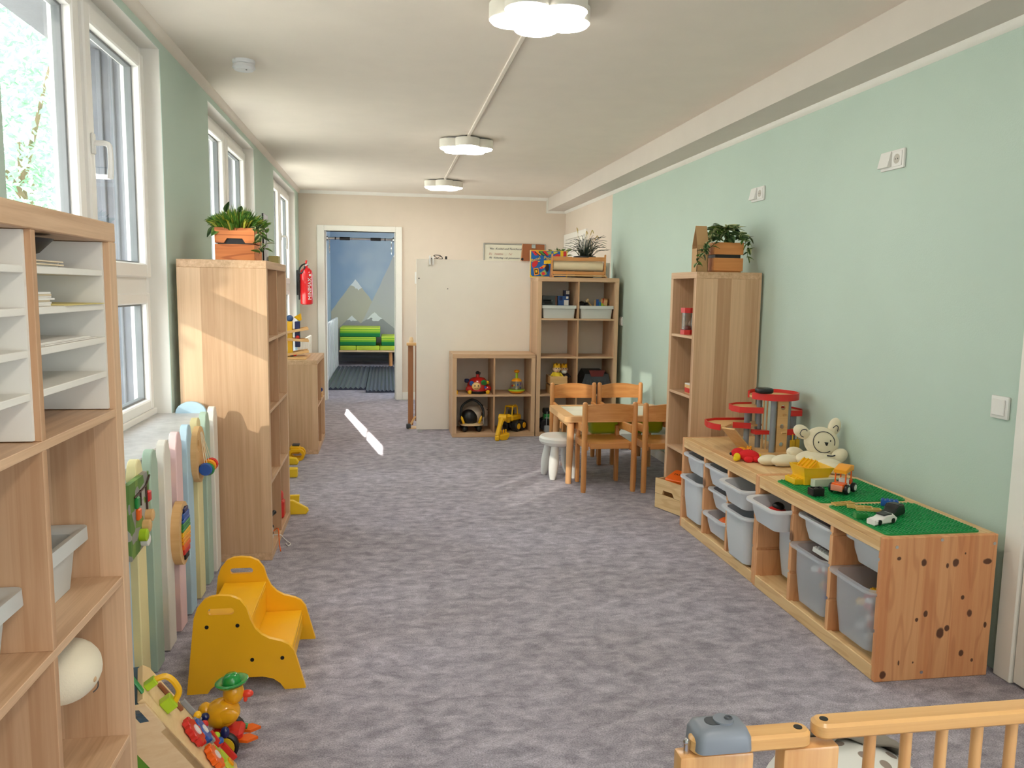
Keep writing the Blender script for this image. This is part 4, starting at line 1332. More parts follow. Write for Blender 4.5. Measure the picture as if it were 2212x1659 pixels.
# ================================================================ plants
def leaf_mesh(name, l, w, mat, fold=0.25, curl=0.2):
    b = B()
    rows = 5
    L = []
    for i in range(rows + 1):
        u = i / rows
        ww = w * math.sin(PI * min(0.98, (u ** 0.75) * 0.92 + 0.04))
        zc = -curl * l * u * u
        L.append([b.v((-ww, u * l, zc + fold * ww)), b.v((0, u * l, zc)), b.v((ww, u * l, zc + fold * ww))])
    for i in range(rows):
        for k in range(2):
            b.f([L[i][k], L[i][k + 1], L[i + 1][k + 1], L[i + 1][k]])
    o = b.out(name, mat, None, smooth=60)
    me = o.data
    bpy.data.objects.remove(o, do_unlink=True)
    return me
def leaf_mat(name, edge, centre, r=0.5):
    if name in MATS:
        return MATS[name]
    m, nt, o = base_mat(name)
    b = node(nt, 'ShaderNodeBsdfPrincipled'); b.inputs['Roughness'].default_value = r
    tc = node(nt, 'ShaderNodeTexCoord')
    sp = node(nt, 'ShaderNodeSeparateXYZ'); nt.links.new(tc.outputs['Object'], sp.inputs[0])
    nz = node(nt, 'ShaderNodeTexNoise'); nz.inputs['Scale'].default_value = 90.0; nt.links.new(tc.outputs['Object'], nz.inputs[0])
    ab = node(nt, 'ShaderNodeMath', operation='ABSOLUTE'); nt.links.new(sp.outputs[0], ab.inputs[0])
    mu = node(nt, 'ShaderNodeMath', operation='MULTIPLY_ADD'); mu.inputs[1].default_value = 70.0
    nt.links.new(ab.outputs[0], mu.inputs[0]); nt.links.new(nz.outputs[0], mu.inputs[2])
    rr = ramp(nt, mu.outputs[0], [(0.75, centre), (1.0, edge)])
    nt.links.new(rr.outputs[0], b.inputs['Base Color'])
    tl = node(nt, 'ShaderNodeBsdfTranslucent'); nt.links.new(rr.outputs[0], tl.inputs[0])
    mx = node(nt, 'ShaderNodeMixShader'); mx.inputs[0].default_value = 0.25
    nt.links.new(b.outputs[0], mx.inputs[1]); nt.links.new(tl.outputs[0], mx.inputs[2])
    nt.links.new(mx.outputs[0], o.inputs[0])
    MATS[name] = m
    return m
LM_VAR = leaf_mat('variegated_leaf', (208, 212, 158), (74, 104, 56))
LM_DARK = leaf_mat('dark_ivy_leaf', (92, 120, 74), (44, 70, 40))
LM_FRESH = leaf_mat('fresh_leaf', (126, 158, 76), (70, 116, 46))
LM_GRASS = P('grass_blade_green', (92, 138, 52), 0.5, var=0.35, vscale=60)
LM_YEL = P('grass_tip_yellow_green', (176, 178, 66), 0.5, var=0.2, vscale=60)
LEAF = {}
def place_leaves(parent, spots, l, mats):
    """spots: (position, direction) in world space; each leaf is a part of its own"""
    inv = LOCAL[parent.name].inverted()
    for k, (p, d) in enumerate(spots):
        mt = mats[k % len(mats)]
        key = (mt.name, round(l, 3))
        if key not in LEAF:
            LEAF[key] = leaf_mesh('leaf', l, l * 0.30, mt)
        o = bpy.data.objects.new('leaf', LEAF[key])
        C.objects.link(o)
        o.parent = parent
        d = V(d).normalized()
        q = d.to_track_quat('Y', 'Z')
        s = rnd.uniform(0.75, 1.2)
        o.matrix_local = inv @ Matrix.Translation(V(p)) @ q.to_matrix().to_4x4() @ Matrix.Rotation(rnd.uniform(-0.7, 0.7), 4, 'Y') @ Matrix.Scale(s, 4)
def vine(parent, pts, n, l, mats, r=0.0015):
    sp = spline(pts, 6)
    B().tube(sp, r, 5).out('vine_stem', P('vine_stem', (70, 84, 44), 0.7), parent, world=True)
    spots = []
    for k in range(n):
        p = V(sp[int((k + 0.7) / n * (len(sp) - 1))])
        spots.append((p, (rnd.uniform(-1, 1), rnd.uniform(-1, 0.3), rnd.uniform(-0.6, 0.6))))
    place_leaves(parent, spots, l, mats)
def slatted_crate(t, x0, x1, y0, y1, z0, h, gap, mat, slot, th=0.012):
    """two boards per side with a gap; front (-y) board has a grip slot"""
    zm = z0 + h * 0.52
    for ya, yb, front in ((y0, y0 + th, True), (y1 - th, y1, False)):
        B().box(x0, x1, ya, yb, z0, zm - gap / 2, 0.001).out('slat', mat, t, world=True)
        if front and slot:
            w = slot
            xc = (x0 + x1) / 2
            zb = zm + gap / 2
            poly = [(x0, zb), (xc - w / 2, zb), (xc - w / 2 + 0.014, zb + 0.022), (xc + w / 2 - 0.014, zb + 0.022), (xc + w / 2, zb), (x1, zb), (x1, z0 + h), (x0, z0 + h)]
            B().prism(poly, ya, yb, 'y').out('slat', mat, t, world=True, smooth=0)
        else:
            B().box(x0, x1, ya, yb, zm + gap / 2, z0 + h, 0.001).out('slat', mat, t, world=True)
    for xa in (x0, x1 - th):
        B().box(xa, xa + th, y0 + th, y1 - th, z0, zm - gap / 2, 0.001).out('slat', mat, t, world=True)
        B().box(xa, xa + th, y0 + th, y1 - th, zm + gap / 2, z0 + h, 0.001).out('slat', mat, t, world=True)
    B().box(x0 + th, x1 - th, y0 + th, y1 - th, z0, z0 + 0.006).out('base', mat, t, world=True)
    B().box(x0 + th, x1 - th, y0 + th, y1 - th, z0 + 0.006, z0 + h * 0.85).out('liner', M_BLACK, t, world=True, smooth=0)

# plant crate on the tall left shelf
pc = thing('planter_crate', 'orange slatted crate with bushy artificial greenery on the tall left shelf', 'plant', (-0.71, 4.2, 1.464))
slatted_crate(pc, -0.815, -0.63, 4.08, 4.32, 1.465, 0.158, 0.006, M_CRATE, 0.10)
fb, fy = B(), B()
R1 = random.Random(5)
for k in range(1300):
    a = R1.uniform(0, 2 * PI)
    rr = R1.uniform(0, 1) ** 0.6
    bx, by = -0.724 + 0.09 * rr * math.cos(a), 4.2 + 0.115 * rr * math.sin(a)
    lean = 0.15 + 0.85 * rr * rr
    L_ = R1.uniform(0.09, 0.15) * (1.05 - 0.3 * rr)
    d = V((math.cos(a) * lean, math.sin(a) * lean, 1.0)).normalized()
    base = V((bx, by, 1.603))
    tip = base + d * L_ + V((0, 0, -0.02 * rr))
    midp = base + d * L_ * 0.55 + V((0, 0, 0.006))
    s = d.cross(V((R1.uniform(-1, 1), R1.uniform(-1, 1), 0.2))).normalized() * R1.uniform(0.003, 0.0055)
    g = fy if R1.random() < 0.16 else fb
    v = [g.v(base - s * 0.6), g.v(base + s * 0.6), g.v(midp + s), g.v(tip), g.v(midp - s)]
    g.f(v)
fb.out('foliage', LM_GRASS, pc, world=True, smooth=0, kind='stuff')
fy.out('pale_foliage', LM_YEL, pc, world=True, smooth=0, kind='stuff')
sp = []
for p, d in (((-0.765, 4.12, 1.70), (0.2, -0.5, 0.9)), ((-0.80, 4.12, 1.67), (-1, -0.3, 0.1)), ((-0.81, 4.12, 1.645), (-1, -0.3, -0.1)), ((-0.82, 4.12, 1.63), (-0.8, -0.3, -0.9)), ((-0.80, 4.1, 1.625), (-0.3, -0.6, -0.5)),
             ((-0.64, 4.12, 1.64), (1, -0.3, -0.3)), ((-0.625, 4.12, 1.63), (1, -0.3, -0.1)), ((-0.62, 4.12, 1.605), (0.5, -0.3, -1)), ((-0.83, 4.15, 1.65), (-1, 0, 0.5)), ((-0.70, 4.1, 1.70), (0.3, -0.6, 0.7)), ((-0.68, 4.11, 1.69), (0.8, -0.6, 0.4))):
    sp.append((p, d))
place_leaves(pc, sp, 0.055, [LM_DARK, LM_FRESH, LM_VAR])
vine(pc, [(-0.635, 4.10, 1.63), (-0.605, 4.085, 1.61), (-0.60, 4.08, 1.56), (-0.605, 4.08, 1.50)], 14, 0.042, [LM_VAR, LM_FRESH, LM_VAR, LM_DARK])
vine(pc, [(-0.64, 4.14, 1.64), (-0.59, 4.12, 1.63), (-0.575, 4.12, 1.585), (-0.59, 4.12, 1.52)], 10, 0.04, [LM_VAR, LM_FRESH])

# picture and small box behind it on the same shelf
pf = thing('picture_canvas', 'small canvas picture leaning edge-on behind the plant crate on the left', 'picture', (-0.63, 4.5, 1.464))
B().at((-0.635, 4.49, 1.465), (0, 0, 0)).box(-0.008, 0.0, -0.06, 0.09, 0.0, 0.262).out('frame', M_BLACK, pf, world=True, smooth=0)
B().at((-0.635, 4.49, 1.465), (0, 0, 0)).box(0.0, 0.002, -0.058, 0.088, 0.002, 0.26).out('print', P('misty_print', (206, 206, 212), 0.6, var=0.3, vscale=14), pf, world=True, smooth=0)
tag(recenter(B().box(-0.625, -0.575, 4.52, 4.60, 1.4645, 1.508, 0.001).out('small_box', P('olive_card', (176, 164, 104), 0.6))), 'small olive box with purple edge on the tall left shelf', 'box')

# plant crate on the narrow right shelf
pr_ = thing('planter_crate', 'orange slatted crate with variegated ivy on the narrow right shelf', 'plant', (1.98, 4.5, 1.464))
M_CR2 = wood('honey_pine', (204, 130, 68), (224, 152, 88), 'x', rough=0.55)
slatted_crate(pr_, 1.892, 2.072, 4.44, 4.62, 1.472, 0.165, 0.02, M_CR2, 0)
B().box(1.90, 2.065, 4.45, 4.61, 1.4645, 1.472).out('foot', M_CR2, pr_, world=True)
R2 = random.Random(9)
sp = []
for k in range(72):
    a = R2.uniform(0, 2 * PI); rr = R2.uniform(0.1, 1)
    p = (1.985 + 0.10 * rr * math.cos(a), 4.53 + 0.085 * rr * math.sin(a), 1.645 + 0.075 * (1 - rr * rr) + R2.uniform(-0.01, 0.02))
    sp.append((p, (math.cos(a) + R2.uniform(-0.6, 0.6), math.sin(a) - 0.35, R2.uniform(-0.5, 0.7))))
place_leaves(pr_, sp, 0.072, [LM_VAR, LM_DARK, LM_FRESH, LM_VAR, LM_DARK])
vine(pr_, [(1.93, 4.47, 1.66), (1.87, 4.43, 1.66), (1.83, 4.42, 1.62), (1.80, 4.41, 1.575)], 16, 0.042, [LM_DARK, LM_VAR])
vine(pr_, [(1.90, 4.44, 1.635), (1.83, 4.41, 1.585), (1.79, 4.41, 1.55), (1.772, 4.41, 1.50)], 14, 0.044, [LM_VAR, LM_DARK, LM_FRESH])
vine(pr_, [(2.04, 4.47, 1.66), (2.085, 4.43, 1.65), (2.09, 4.425, 1.60), (2.088, 4.425, 1.55)], 12, 0.045, [LM_DARK, LM_VAR, LM_FRESH])
vine(pr_, [(2.05, 4.5, 1.68), (2.11, 4.5, 1.665), (2.14, 4.5, 1.675)], 8, 0.045, [LM_DARK, LM_VAR])
# house-shaped cardboard box next to it
hs = thing('house_shaped_box', 'brown house-shaped card box on the narrow right shelf', 'box', (1.81, 4.6, 1.464))
M_KRAFT = P('kraft_card', (196, 156, 108), 0.75, var=0.04)
xa, xb, ya, yb = 1.793, 1.862, 4.455, 4.535
B().box(xa, xb, ya, yb, 1.4645, 1.4665).box(xa, xb, ya, ya + 0.003, 1.4645, 1.62).box(xa, xb, yb - 0.003, yb, 1.4645, 1.62).out('walls', M_KRAFT, hs, world=True, smooth=0)
ym = (ya + yb) / 2
B().prism([(ya, 1.62), (ym, 1.732), (ym, 1.728), (ya + 0.003, 1.618)], xa, xb, 'x').prism([(yb, 1.62), (ym, 1.732), (ym, 1.728), (yb - 0.003, 1.618)], xa, xb, 'x').out('roof', M_KRAFT, hs, world=True, smooth=0)
B().box(xb - 0.004, xb - 0.001, ya, yb, 1.4665, 1.62).out('back', M_KRAFT, hs, world=True, smooth=0)
B().box(xa, xa + 0.003, ya, yb, 1.4665, 1.60).out('front', M_KRAFT, hs, world=True, smooth=0)
# ================================================================ fire extinguisher
fe = thing('fire_extinguisher', 'red fire extinguisher with black hose on the wall beside the doorway', 'fire extinguisher', (-0.878, 9.30, 1.135))
M_FRED = P('extinguisher_red_gloss', (214, 20, 26), 0.22, var=0.02, coat=0.4)
B().lathe([(0, 1.145), (0.05, 1.142), (0.066, 1.152), (0.07, 1.175), (0.07, 1.49), (0.062, 1.525), (0.035, 1.553), (0.018, 1.562), (0.018, 1.58), (0, 1.58)], (-0.878, 9.30, 0), 26).out('cylinder', M_FRED, fe, world=True, smooth=40)
B().lathe([(0, 1.575), (0.014, 1.575), (0.014, 1.60), (0, 1.60)], (-0.878, 9.30, 0), 12).tube([(-0.878, 9.30, 1.585), (-0.85, 9.28, 1.585)], 0.008, 8).out('valve', M_CHROME, fe, world=True)
B().tube([(-0.885, 9.30, 1.59), (-0.88, 9.29, 1.615), (-0.872, 9.28, 1.64)], [0.010, 0.012, 0.010], 8).out('lever', M_RED, fe, world=True)
B().ring((-0.855, 9.28, 1.607), 0.012, 0.002, 'y', 14, 5).out('pull_ring', M_CHROME, fe, world=True)
B().tube(spline([(-0.888, 9.29, 1.60), (-0.92, 9.27, 1.585), (-0.95, 9.26, 1.54), (-0.955, 9.26, 1.50), (-0.93, 9.245, 1.495), (-0.905, 9.25, 1.52), (-0.89, 9.27, 1.57)], 5), 0.009, 8).tube([(-0.957, 9.27, 1.50), (-0.955, 9.27, 1.20)], 0.009, 8).out('hose', M_BLACK, fe, world=True, smooth=60)
B().box(-0.985, -0.95, 9.285, 9.315, 1.25, 1.53, 0.003).out('wall_bracket', M_BLACK, fe, world=True)
text('MINIMAX', 0.058, M_WPLAST, fe, (-0.822, 9.247, 1.20), (PI / 2, -PI / 2, 0.62), depth=0.0015)
B().at((-0.833, 9.243, 1.475), (0, 0, 0.62)).box(-0.012, 0.012, -0.002, 0.0, -0.011, 0.011).out('inspection_label', M_WPLAST, fe, world=True, smooth=0)

# ================================================================ marble run on the low left shelf
mr = thing('marble_run', 'wooden marble run with yellow posts on the low left shelf', 'toy', (-0.72, 6.75, 0.762))
Z = 0.763
B().box(-0.80, -0.63, 6.55, 6.95, Z, Z + 0.012, 0.002).out('base', M_TOYW, mr, world=True)
for x, z0, z1, mt, nm in ((-0.775, Z, 1.06, M_TYEL, 'yellow_post'), (-0.715, 0.84, 1.06, M_NAVY, 'blue_post')):
    B().box(x - 0.02, x + 0.02, 6.73, 6.78, z0 + 0.01, z1, 0.003).out(nm, mt, mr, world=True)
for zc, t_ in ((0.985, 0.045), (0.905, -0.02), (0.80, 0.04)):
    M_ = Matrix.Translation(V((-0.715, 6.76, zc))) @ Euler((0, -t_ * 4, 0.15)).to_matrix().to_4x4()
    b = B().frame(M_).box(-0.10, 0.085, -0.075, 0.075, -0.006, 0.006, 0.002)
    b.box(-0.10, 0.085, -0.075, -0.068, 0.006, 0.016).box(-0.10, 0.085, 0.068, 0.075, 0.006, 0.016)
    b.out('track', M_TOYW, mr, world=True)
    for kk in (-0.05, 0.0, 0.05):
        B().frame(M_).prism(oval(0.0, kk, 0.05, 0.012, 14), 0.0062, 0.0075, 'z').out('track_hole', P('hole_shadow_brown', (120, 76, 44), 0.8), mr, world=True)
B().ball((-0.775, 6.755, 1.085), 0.028).out('blue_ball', P('blue_ball_print', (60, 90, 140), 0.5), mr, world=True)
B().at((-0.70, 6.755, 1.085), (0, -0.5, 0)).lathe([(0, -0.02), (0.012, -0.02), (0.034, 0.03), (0, 0.03)], (0, 0, 0), 14).out('yellow_funnel', M_TYEL, mr, world=True)
for x, y, z, mt in ((-0.76, 6.70, 0.79, M_NAVY), (-0.735, 6.70, 0.795, M_RED), (-0.712, 6.72, 0.93, M_RED)):
    B().ball((x, y, z), 0.017).out('marble', mt, mr, world=True)
# cherry-like toy inside low shelf
ct = thing('cherry_toy', 'blue ball toy with green stem standing in the low left shelf', 'toy', (-0.565, 7.1, 0.389))
B().box(-0.60, -0.545, 7.05, 7.15, 0.3895, 0.43, 0.003).out('block', M_TOYW, ct, world=True)
B().ball((-0.565, 7.09, 0.452), 0.023).out('ball', P('knob_navy_gloss', (20, 30, 96), 0.12), ct, world=True)
B().tube(spline([(-0.565, 7.09, 0.47), (-0.562, 7.085, 0.52), (-0.572, 7.08, 0.575)], 4), 0.003, 6).out('stem', M_GRN, ct, world=True)

# ================================================================ toys at the foot of the tall left shelf
pt = thing('panda_toy', 'small black and white pull-along animal with cords in the tall left shelf\'s bottom row', 'toy', (-0.60, 4.12, 0.04))
B().ball((-0.605, 4.13, 0.098), (0.03, 0.04, 0.045), 14, 10).out('body', M_WPLAST, pt, world=True)
for dy, dz in ((-0.015, 0.02), (0.015, 0.01), (0.0, -0.02)):
    B().ball((-0.580, 4.13 + dy, 0.098 + dz), (0.006, 0.009, 0.009)).out('spot', M_BLACK, pt, world=True)
B().tube([(-0.605, 4.14, 0.13), (-0.59, 4.22, 0.15), (-0.585, 4.25, 0.155)], [0.004, 0.006, 0.012], 8).out('tail', M_BLACK, pt, world=True)
B().box(-0.63, -0.58, 4.09, 4.17, 0.0395, 0.06, 0.004).out('base', M_WPLAST, pt, world=True)
B().tube(spline([(-0.60, 4.24, 0.045), (-0.565, 4.22, 0.075), (-0.552, 4.16, 0.05), (-0.546, 4.12, 0.045), (-0.540, 4.09, 0.02), (-0.53, 4.05, 0.006)], 5), 0.0028, 6).out('orange_cord', M_ORG, pt, world=True)
B().tube(spline([(-0.60, 4.20, 0.045), (-0.55, 4.19, 0.048), (-0.535, 4.20, 0.03), (-0.515, 4.21, 0.005), (-0.495, 4.17, 0.004), (-0.505, 4.14, 0.004), (-0.52, 4.18, 0.005)], 5), 0.0025, 6).out('white_cord', M_WPLAST, pt, world=True)
tag(recenter(B().ball((-0.60, 4.56, 0.165), (0.025, 0.05, 0.032)).box(-0.63, -0.57, 4.52, 4.60, 0.0395, 0.14, 0.01).out('red_toy', M_RED)), 'red toy in the second column, bottom row of the tall left shelf', 'toy')
yt = thing('yellow_ride_toy', 'yellow footed toy standing behind the tall left shelf', 'toy', (-0.56, 4.85, 0))
B().prism([(-0.62, 0.0), (-0.47, 0.0), (-0.455, 0.02), (-0.46, 0.035), (-0.545, 0.085), (-0.62, 0.085)], 4.735, 4.765, 'y', bev=0.004).out('foot', P('yellow_toy_paint', (240, 200, 40), 0.4), yt, world=True)
B().prism([(-0.62, 0.0), (-0.535, 0.0), (-0.53, 0.06), (-0.62, 0.06)], 4.95, 4.98, 'y', bev=0.004).out('foot', P('yellow_toy_paint', (240, 200, 40), 0.4), yt, world=True)
B().box(-0.70, -0.60, 4.74, 4.98, 0.03, 0.07, 0.004).out('beam', M_TOYW, yt, world=True)
yt2 = thing('yellow_block_toy', 'pair of yellow blocks on the carpet beside the low left shelf', 'toy', (-0.67, 5.9, 0))
B().box(-0.72, -0.62, 5.68, 5.74, 0, 0.065, 0.006).out('block', P('yellow_toy_paint', (240, 200, 40), 0.4), yt2, world=True)
B().prism([(-0.76, 0.0), (-0.665, 0.0), (-0.655, 0.02), (-0.675, 0.05), (-0.76, 0.06)], 6.10, 6.15, 'y', bev=0.005).out('wedge', P('yellow_toy_paint', (240, 200, 40), 0.4), yt2, world=True)
yv = thing('yellow_digger_toy', 'yellow plastic toy vehicle on the carpet in front of the low left shelf', 'toy', (-0.69, 6.3, 0))
for y in (6.26, 6.34):
    B().prism(rrect(-0.75, -0.625, 0.0, 0.09, 0.04, 5), y - 0.018, y + 0.018, 'y', holes=[rrect(-0.73, -0.645, 0.02, 0.07, 0.025, 4)]).out('track', M_TYEL, yv, world=True)
B().box(-0.74, -0.66, 6.27, 6.33, 0.05, 0.11, 0.01).out('body', M_TYEL, yv, world=True)
B().box(-0.72, -0.665, 6.275, 6.325, 0.11, 0.125, 0.003).out('seat', M_DGREY, yv, world=True)

# ================================================================ far room: bar, bench, mats
pu = thing('pull_up_bar', 'chrome pull-up bar with black grips in the far doorway', 'pull-up bar', (-0.29, 9.74, 1.9))
B().cyl((-0.685, 9.74, 1.918), (0.11, 9.74, 1.918), 0.013, seg=14).out('bar', M_CHROME, pu, world=True)
for a, c in ((-0.53, -0.41), (-0.17, -0.05)):
    B().cyl((a, 9.74, 1.918), (c, 9.74, 1.918), 0.019, seg=14).out('grip', M_BLACK, pu, world=True)
for a in (-0.585, -0.005):
    B().cyl((a, 9.74, 1.918), (a + 0.012, 9.74, 1.918), 0.017, seg=14).out('clamp_ring', M_BLACK, pu, world=True)
for x, s in ((-0.68, 1), (0.105, -1)):
    B().lathe([(0, 0), (0.03, 0), (0.03, 0.008), (0.018, 0.02), (0, 0.02)], (0, 0, 0), 14, 'x').out('end_plate', M_CHROME, pu) if False else B().cyl((x, 9.74, 1.918), (x + 0.014 * s, 9.74, 1.918), 0.03, 0.024, 16).out('end_plate', M_CHROME, pu, world=True)
    xx = x + 0.03 * s
    B().ring((xx, 9.74, 1.885), 0.022, 0.005, 'x', 14, 6).out('hook_ring', M_CHROME, pu, world=True)
    B().ring((xx, 9.74, 1.815), 0.045, 0.005, 'x', 16, 6, squash=1.0).out('carabiner', M_CHROME, pu, world=True)
    B().cyl((xx, 9.74, 1.775), (xx, 9.74, 1.745), 0.004, seg=6).out('hook_tail', M_CHROME, pu, world=True)
bn = thing('wooden_bench', 'low wooden bench with round legs at the far room\'s back wall', 'bench', (0.0, 14.3, 0))
B().box(-0.78, 1.8, 13.85, 14.7, 0.245, 0.275, 0.003).out('top', M_LIGHTW, bn, world=True)
for x in (0.09, 1.6):
    for y in (13.93, 14.6):
        B().cyl((x, y, 0), (x, y, 0.245), 0.032, seg=14).out('leg', M_BEECH, bn, world=True)
B().box(-0.78, 1.8, 14.62, 14.66, 0.08, 0.13).out('cross_rail', M_GREY, bn, world=True)
def stripe_mat():
    m, nt, o = base_mat('green_striped_cover')
    b = node(nt, 'ShaderNodeBsdfPrincipled'); b.inputs['Roughness'].default_value = 0.6
    tc = node(nt, 'ShaderNodeTexCoord'); sp = node(nt, 'ShaderNodeSeparateXYZ')
    nt.links.new(tc.outputs['Object'], sp.inputs[0])
    mu = node(nt, 'ShaderNodeMath', operation='MULTIPLY'); mu.inputs[1].default_value = 1 / 0.16
    nt.links.new(sp.outputs[2], mu.inputs[0])
    r = ramp(nt, mu.outputs[0], [(0.0, (22, 130, 62)), (0.36, (30, 150, 66)), (0.42, (120, 190, 40)), (0.6, (186, 214, 50)), (0.76, (140, 196, 44)), (0.86, (206, 226, 70))])
    r.color_ramp.interpolation = 'CONSTANT'
    nt.links.new(r.outputs[0], b.inputs['Base Color']); nt.links.new(b.outputs[0], o.inputs[0])
    return m
M_STR = stripe_mat()
M_LEM = P('lemon_green_cover', (196, 216, 60), 0.6)
def cushion(label, x0, x1, z0, h, mat, y0=13.88, y1=14.66):
    b = B().box(x0, x1, y0, y1, z0, z0 + h, 0.014, 3)
    return tag(recenter(b.out('foam_cushion', mat, None, smooth=50)), label, 'cushion', 'green foam cushions on the far bench')
cushion('lemon green seat pad on the bench, beside the picket screen', -0.77, -0.50, 0.276, 0.075, M_LEM)
cushion('lemon green seat pad in the middle of the far bench', -0.495, -0.10, 0.276, 0.075, M_LEM)
cushion('lemon green seat pad on the bench under the smaller striped cushion', -0.095, 0.40, 0.276, 0.075, M_LEM)
cushion('lower green striped foam cushion on the far bench', -0.77, -0.16, 0.352, 0.15, M_STR)
cushion('top green striped foam cushion on the far bench', -0.77, -0.09, 0.503, 0.16, M_STR)
cushion('short green striped foam cushion on the bench beside the door frame', -0.07, 0.40, 0.352, 0.16, M_STR)
# corrugated floor mats
def wave_mat(label, x0, x1, y0, y1, mt, along, step):
    b = B()
    loops = []
    if along == 'y':
        n = int((x1 - x0) / step * 4)
        prof = []
        for i in range(n + 1):
            prof.append((x0 + (x1 - x0) * i / n, 0.028 + 0.012 * math.cos(i * PI / 2)))
        for y in (y0, (y0 + y1) / 2, y1):
            loops.append([(x, y, z) for x, z in prof] + [(x1, y, 0.002), (x0, y, 0.002)])
    else:
        n = int((y1 - y0) / step * 4)
        for i in range(n + 1):
            y = y0 + (y1 - y0) * i / n
            z = 0.028 + 0.014 * math.cos(i * PI / 2)
            loops.append([(x0, y, z), (x1, y + 0.12, z), (x1, y + 0.12, 0.002), (x0, y, 0.002)])
    b.loft(loops)
    return tag(recenter(b.out('corrugated_mat', mt, None, smooth=60)), label, 'floor mat', 'corrugated mats in the far room')
M_WM = P('dark_slate_foam', (66, 72, 88), 0.35, var=0.1)
wave_mat('dark corrugated foam mat on the far room floor, by the picket screen', -0.78, -0.26, 10.62, 13.6, M_WM, 'y', 0.065)
wave_mat('dark corrugated foam mat on the far room floor, by the door frame', -0.25, 0.40, 10.32, 13.6, M_WM, 'y', 0.052)

# ================================================================ far wall: whiteboard, clipboard, switch plates
wb = thing('whiteboard', 'whiteboard with handwritten notes on the far wall', 'whiteboard', (1.55, 9.64, 1.3))
M_ALU = P('brushed_aluminium', (176, 174, 166), 0.4, metal=0.7)
B().box(1.185, 1.92, 9.636, 9.648, 1.35, 1.887).out('writing_surface', P('whiteboard_enamel', (232, 228, 208), 0.3, var=0.02), wb, world=True, smooth=0)
B().box(1.17, 1.187, 9.628, 9.648, 1.335, 1.902, 0.003).box(1.918, 1.935, 9.628, 9.648, 1.335, 1.902, 0.003).box(1.187, 1.918, 9.628, 9.648, 1.885, 1.902, 0.003).box(1.187, 1.918, 9.628, 9.648, 1.335, 1.352, 0.003).out('frame', M_ALU, wb, world=True)
M_INK = P('grey_marker_ink', (96, 100, 108), 0.7)
M_INKR = P('red_marker_ink', (206, 150, 136), 0.7)
text('Mo:  Kuddel und Tauschecafe', 0.034, M_INK, wb, (1.245, 9.634, 1.825), (PI / 2, 0, 0), shear=0.3)
text('Di:  Telefon  ...  7x!', 0.036, M_INKR, wb, (1.235, 9.634, 1.762), (PI / 2, 0, 0), shear=0.3)
text('Mi:  Kulturtag - ab gemeinsam ... ?', 0.031, M_INK, wb, (1.238, 9.634, 1.718), (PI / 2, 0, 0), shear=0.3)
cb = thing('clipboard', 'brown hardboard clipboard standing behind the craft paper pad', 'clipboard', (1.39, 7.49, 1.62))
M_HARD = P('brown_hardboard', (172, 104, 64), 0.7, var=0.05)
B().prism([(1.268, 1.618), (1.36, 1.618), (1.50, 1.64), (1.495, 1.774), (1.28, 1.779)], 7.505, 7.512, 'y').out('board', M_HARD, cb, world=True, smooth=0)
B().box(1.37, 1.41, 7.495, 7.505, 1.735, 1.775, 0.004).out('clip', M_CHROME, cb, world=True)
B().cyl((1.283, 7.506, 1.635), (1.283, 7.50, 1.635), 0.012, seg=12).out('magnet', M_BLACK, cb, world=True)
B().prism([(1.268, 1.618), (1.276, 1.618), (1.288, 1.779), (1.28, 1.779)], 7.503, 7.5055, 'y').out('edge_strip', P('pale_edge', (214, 160, 120), 0.7), cb, world=True, smooth=0)
tag(recenter(B().box(0.35, 0.42, 9.64, 9.65, 1.40, 1.54, 0.003).out('wall_switch', M_WPLAST)), 'white wall switch half hidden by the partition board\'s edge', 'switch')

# things clipped on the partition board
hp = thing('headphone_clip', 'white clip hooked over the partition board\'s top edge', 'clip', (0.43, 7.53, 1.56))
B().box(0.405, 0.422, 7.50, 7.535, 1.565, 1.65, 0.006, 2).box(0.432, 0.452, 7.50, 7.535, 1.562, 1.645, 0.008, 2).out('shell', M_WPLAST, hp, world=True)
B().box(0.41, 0.45, 7.53, 7.575, 1.6185, 1.63, 0.002).out('hook', M_GREY, hp, world=True)
gl = thing('safety_goggles', 'black goggles frame lying on top of the partition board', 'goggles', (0.49, 7.545, 1.618))
B().tube(spline([(0.445, 7.54, 1.63), (0.455, 7.54, 1.655), (0.50, 7.54, 1.655), (0.525, 7.54, 1.64), (0.53, 7.54, 1.622)], 5), 0.004, 6).tube([(0.452, 7.54, 1.65), (0.48, 7.54, 1.628), (0.515, 7.54, 1.648)], 0.0035, 6).tube([(0.45, 7.54, 1.624), (0.53, 7.54, 1.622)], 0.0035, 6).out('frame', M_BLACK, gl, world=True)
tag(recenter(B().box(0.555, 0.575, 7.537, 7.553, 1.6185, 1.648, 0.002).out('marker_cap', M_BLACK)), 'small black clip on the partition board\'s top edge', 'clip')
# brown folded wooden gate behind the board
wg = thing('folded_safety_gate', 'brown wooden safety gate folded upright behind the partition board', 'gate', (0.25, 7.75, 0))
M_BRW = wood('brown_beech', (150, 98, 62), (176, 120, 78), 'z', rough=0.5)
B().box(0.215, 0.265, 7.70, 7.725, 0.02, 0.80, 0.003).out('post', M_BRW, wg, world=True)
B().box(0.20, 0.30, 7.64, 7.74, 0.80, 0.825, 0.004).out('top_rail', M_TOYW, wg, world=True)
for x in (0.285, 0.31):
    B().box(x, x + 0.012, 7.70, 7.72, 0.06, 0.80, 0.002).out('baluster', M_BRW, wg, world=True)
B().tube([(0.235, 7.66, 0.03), (0.285, 7.69, 0.11)], 0.01, 8).out('brace', M_TOYW, wg, world=True)
B().box(0.195, 0.24, 7.60, 7.66, 0.005, 0.045, 0.004).out('foot_bracket', M_DGREY, wg, world=True)
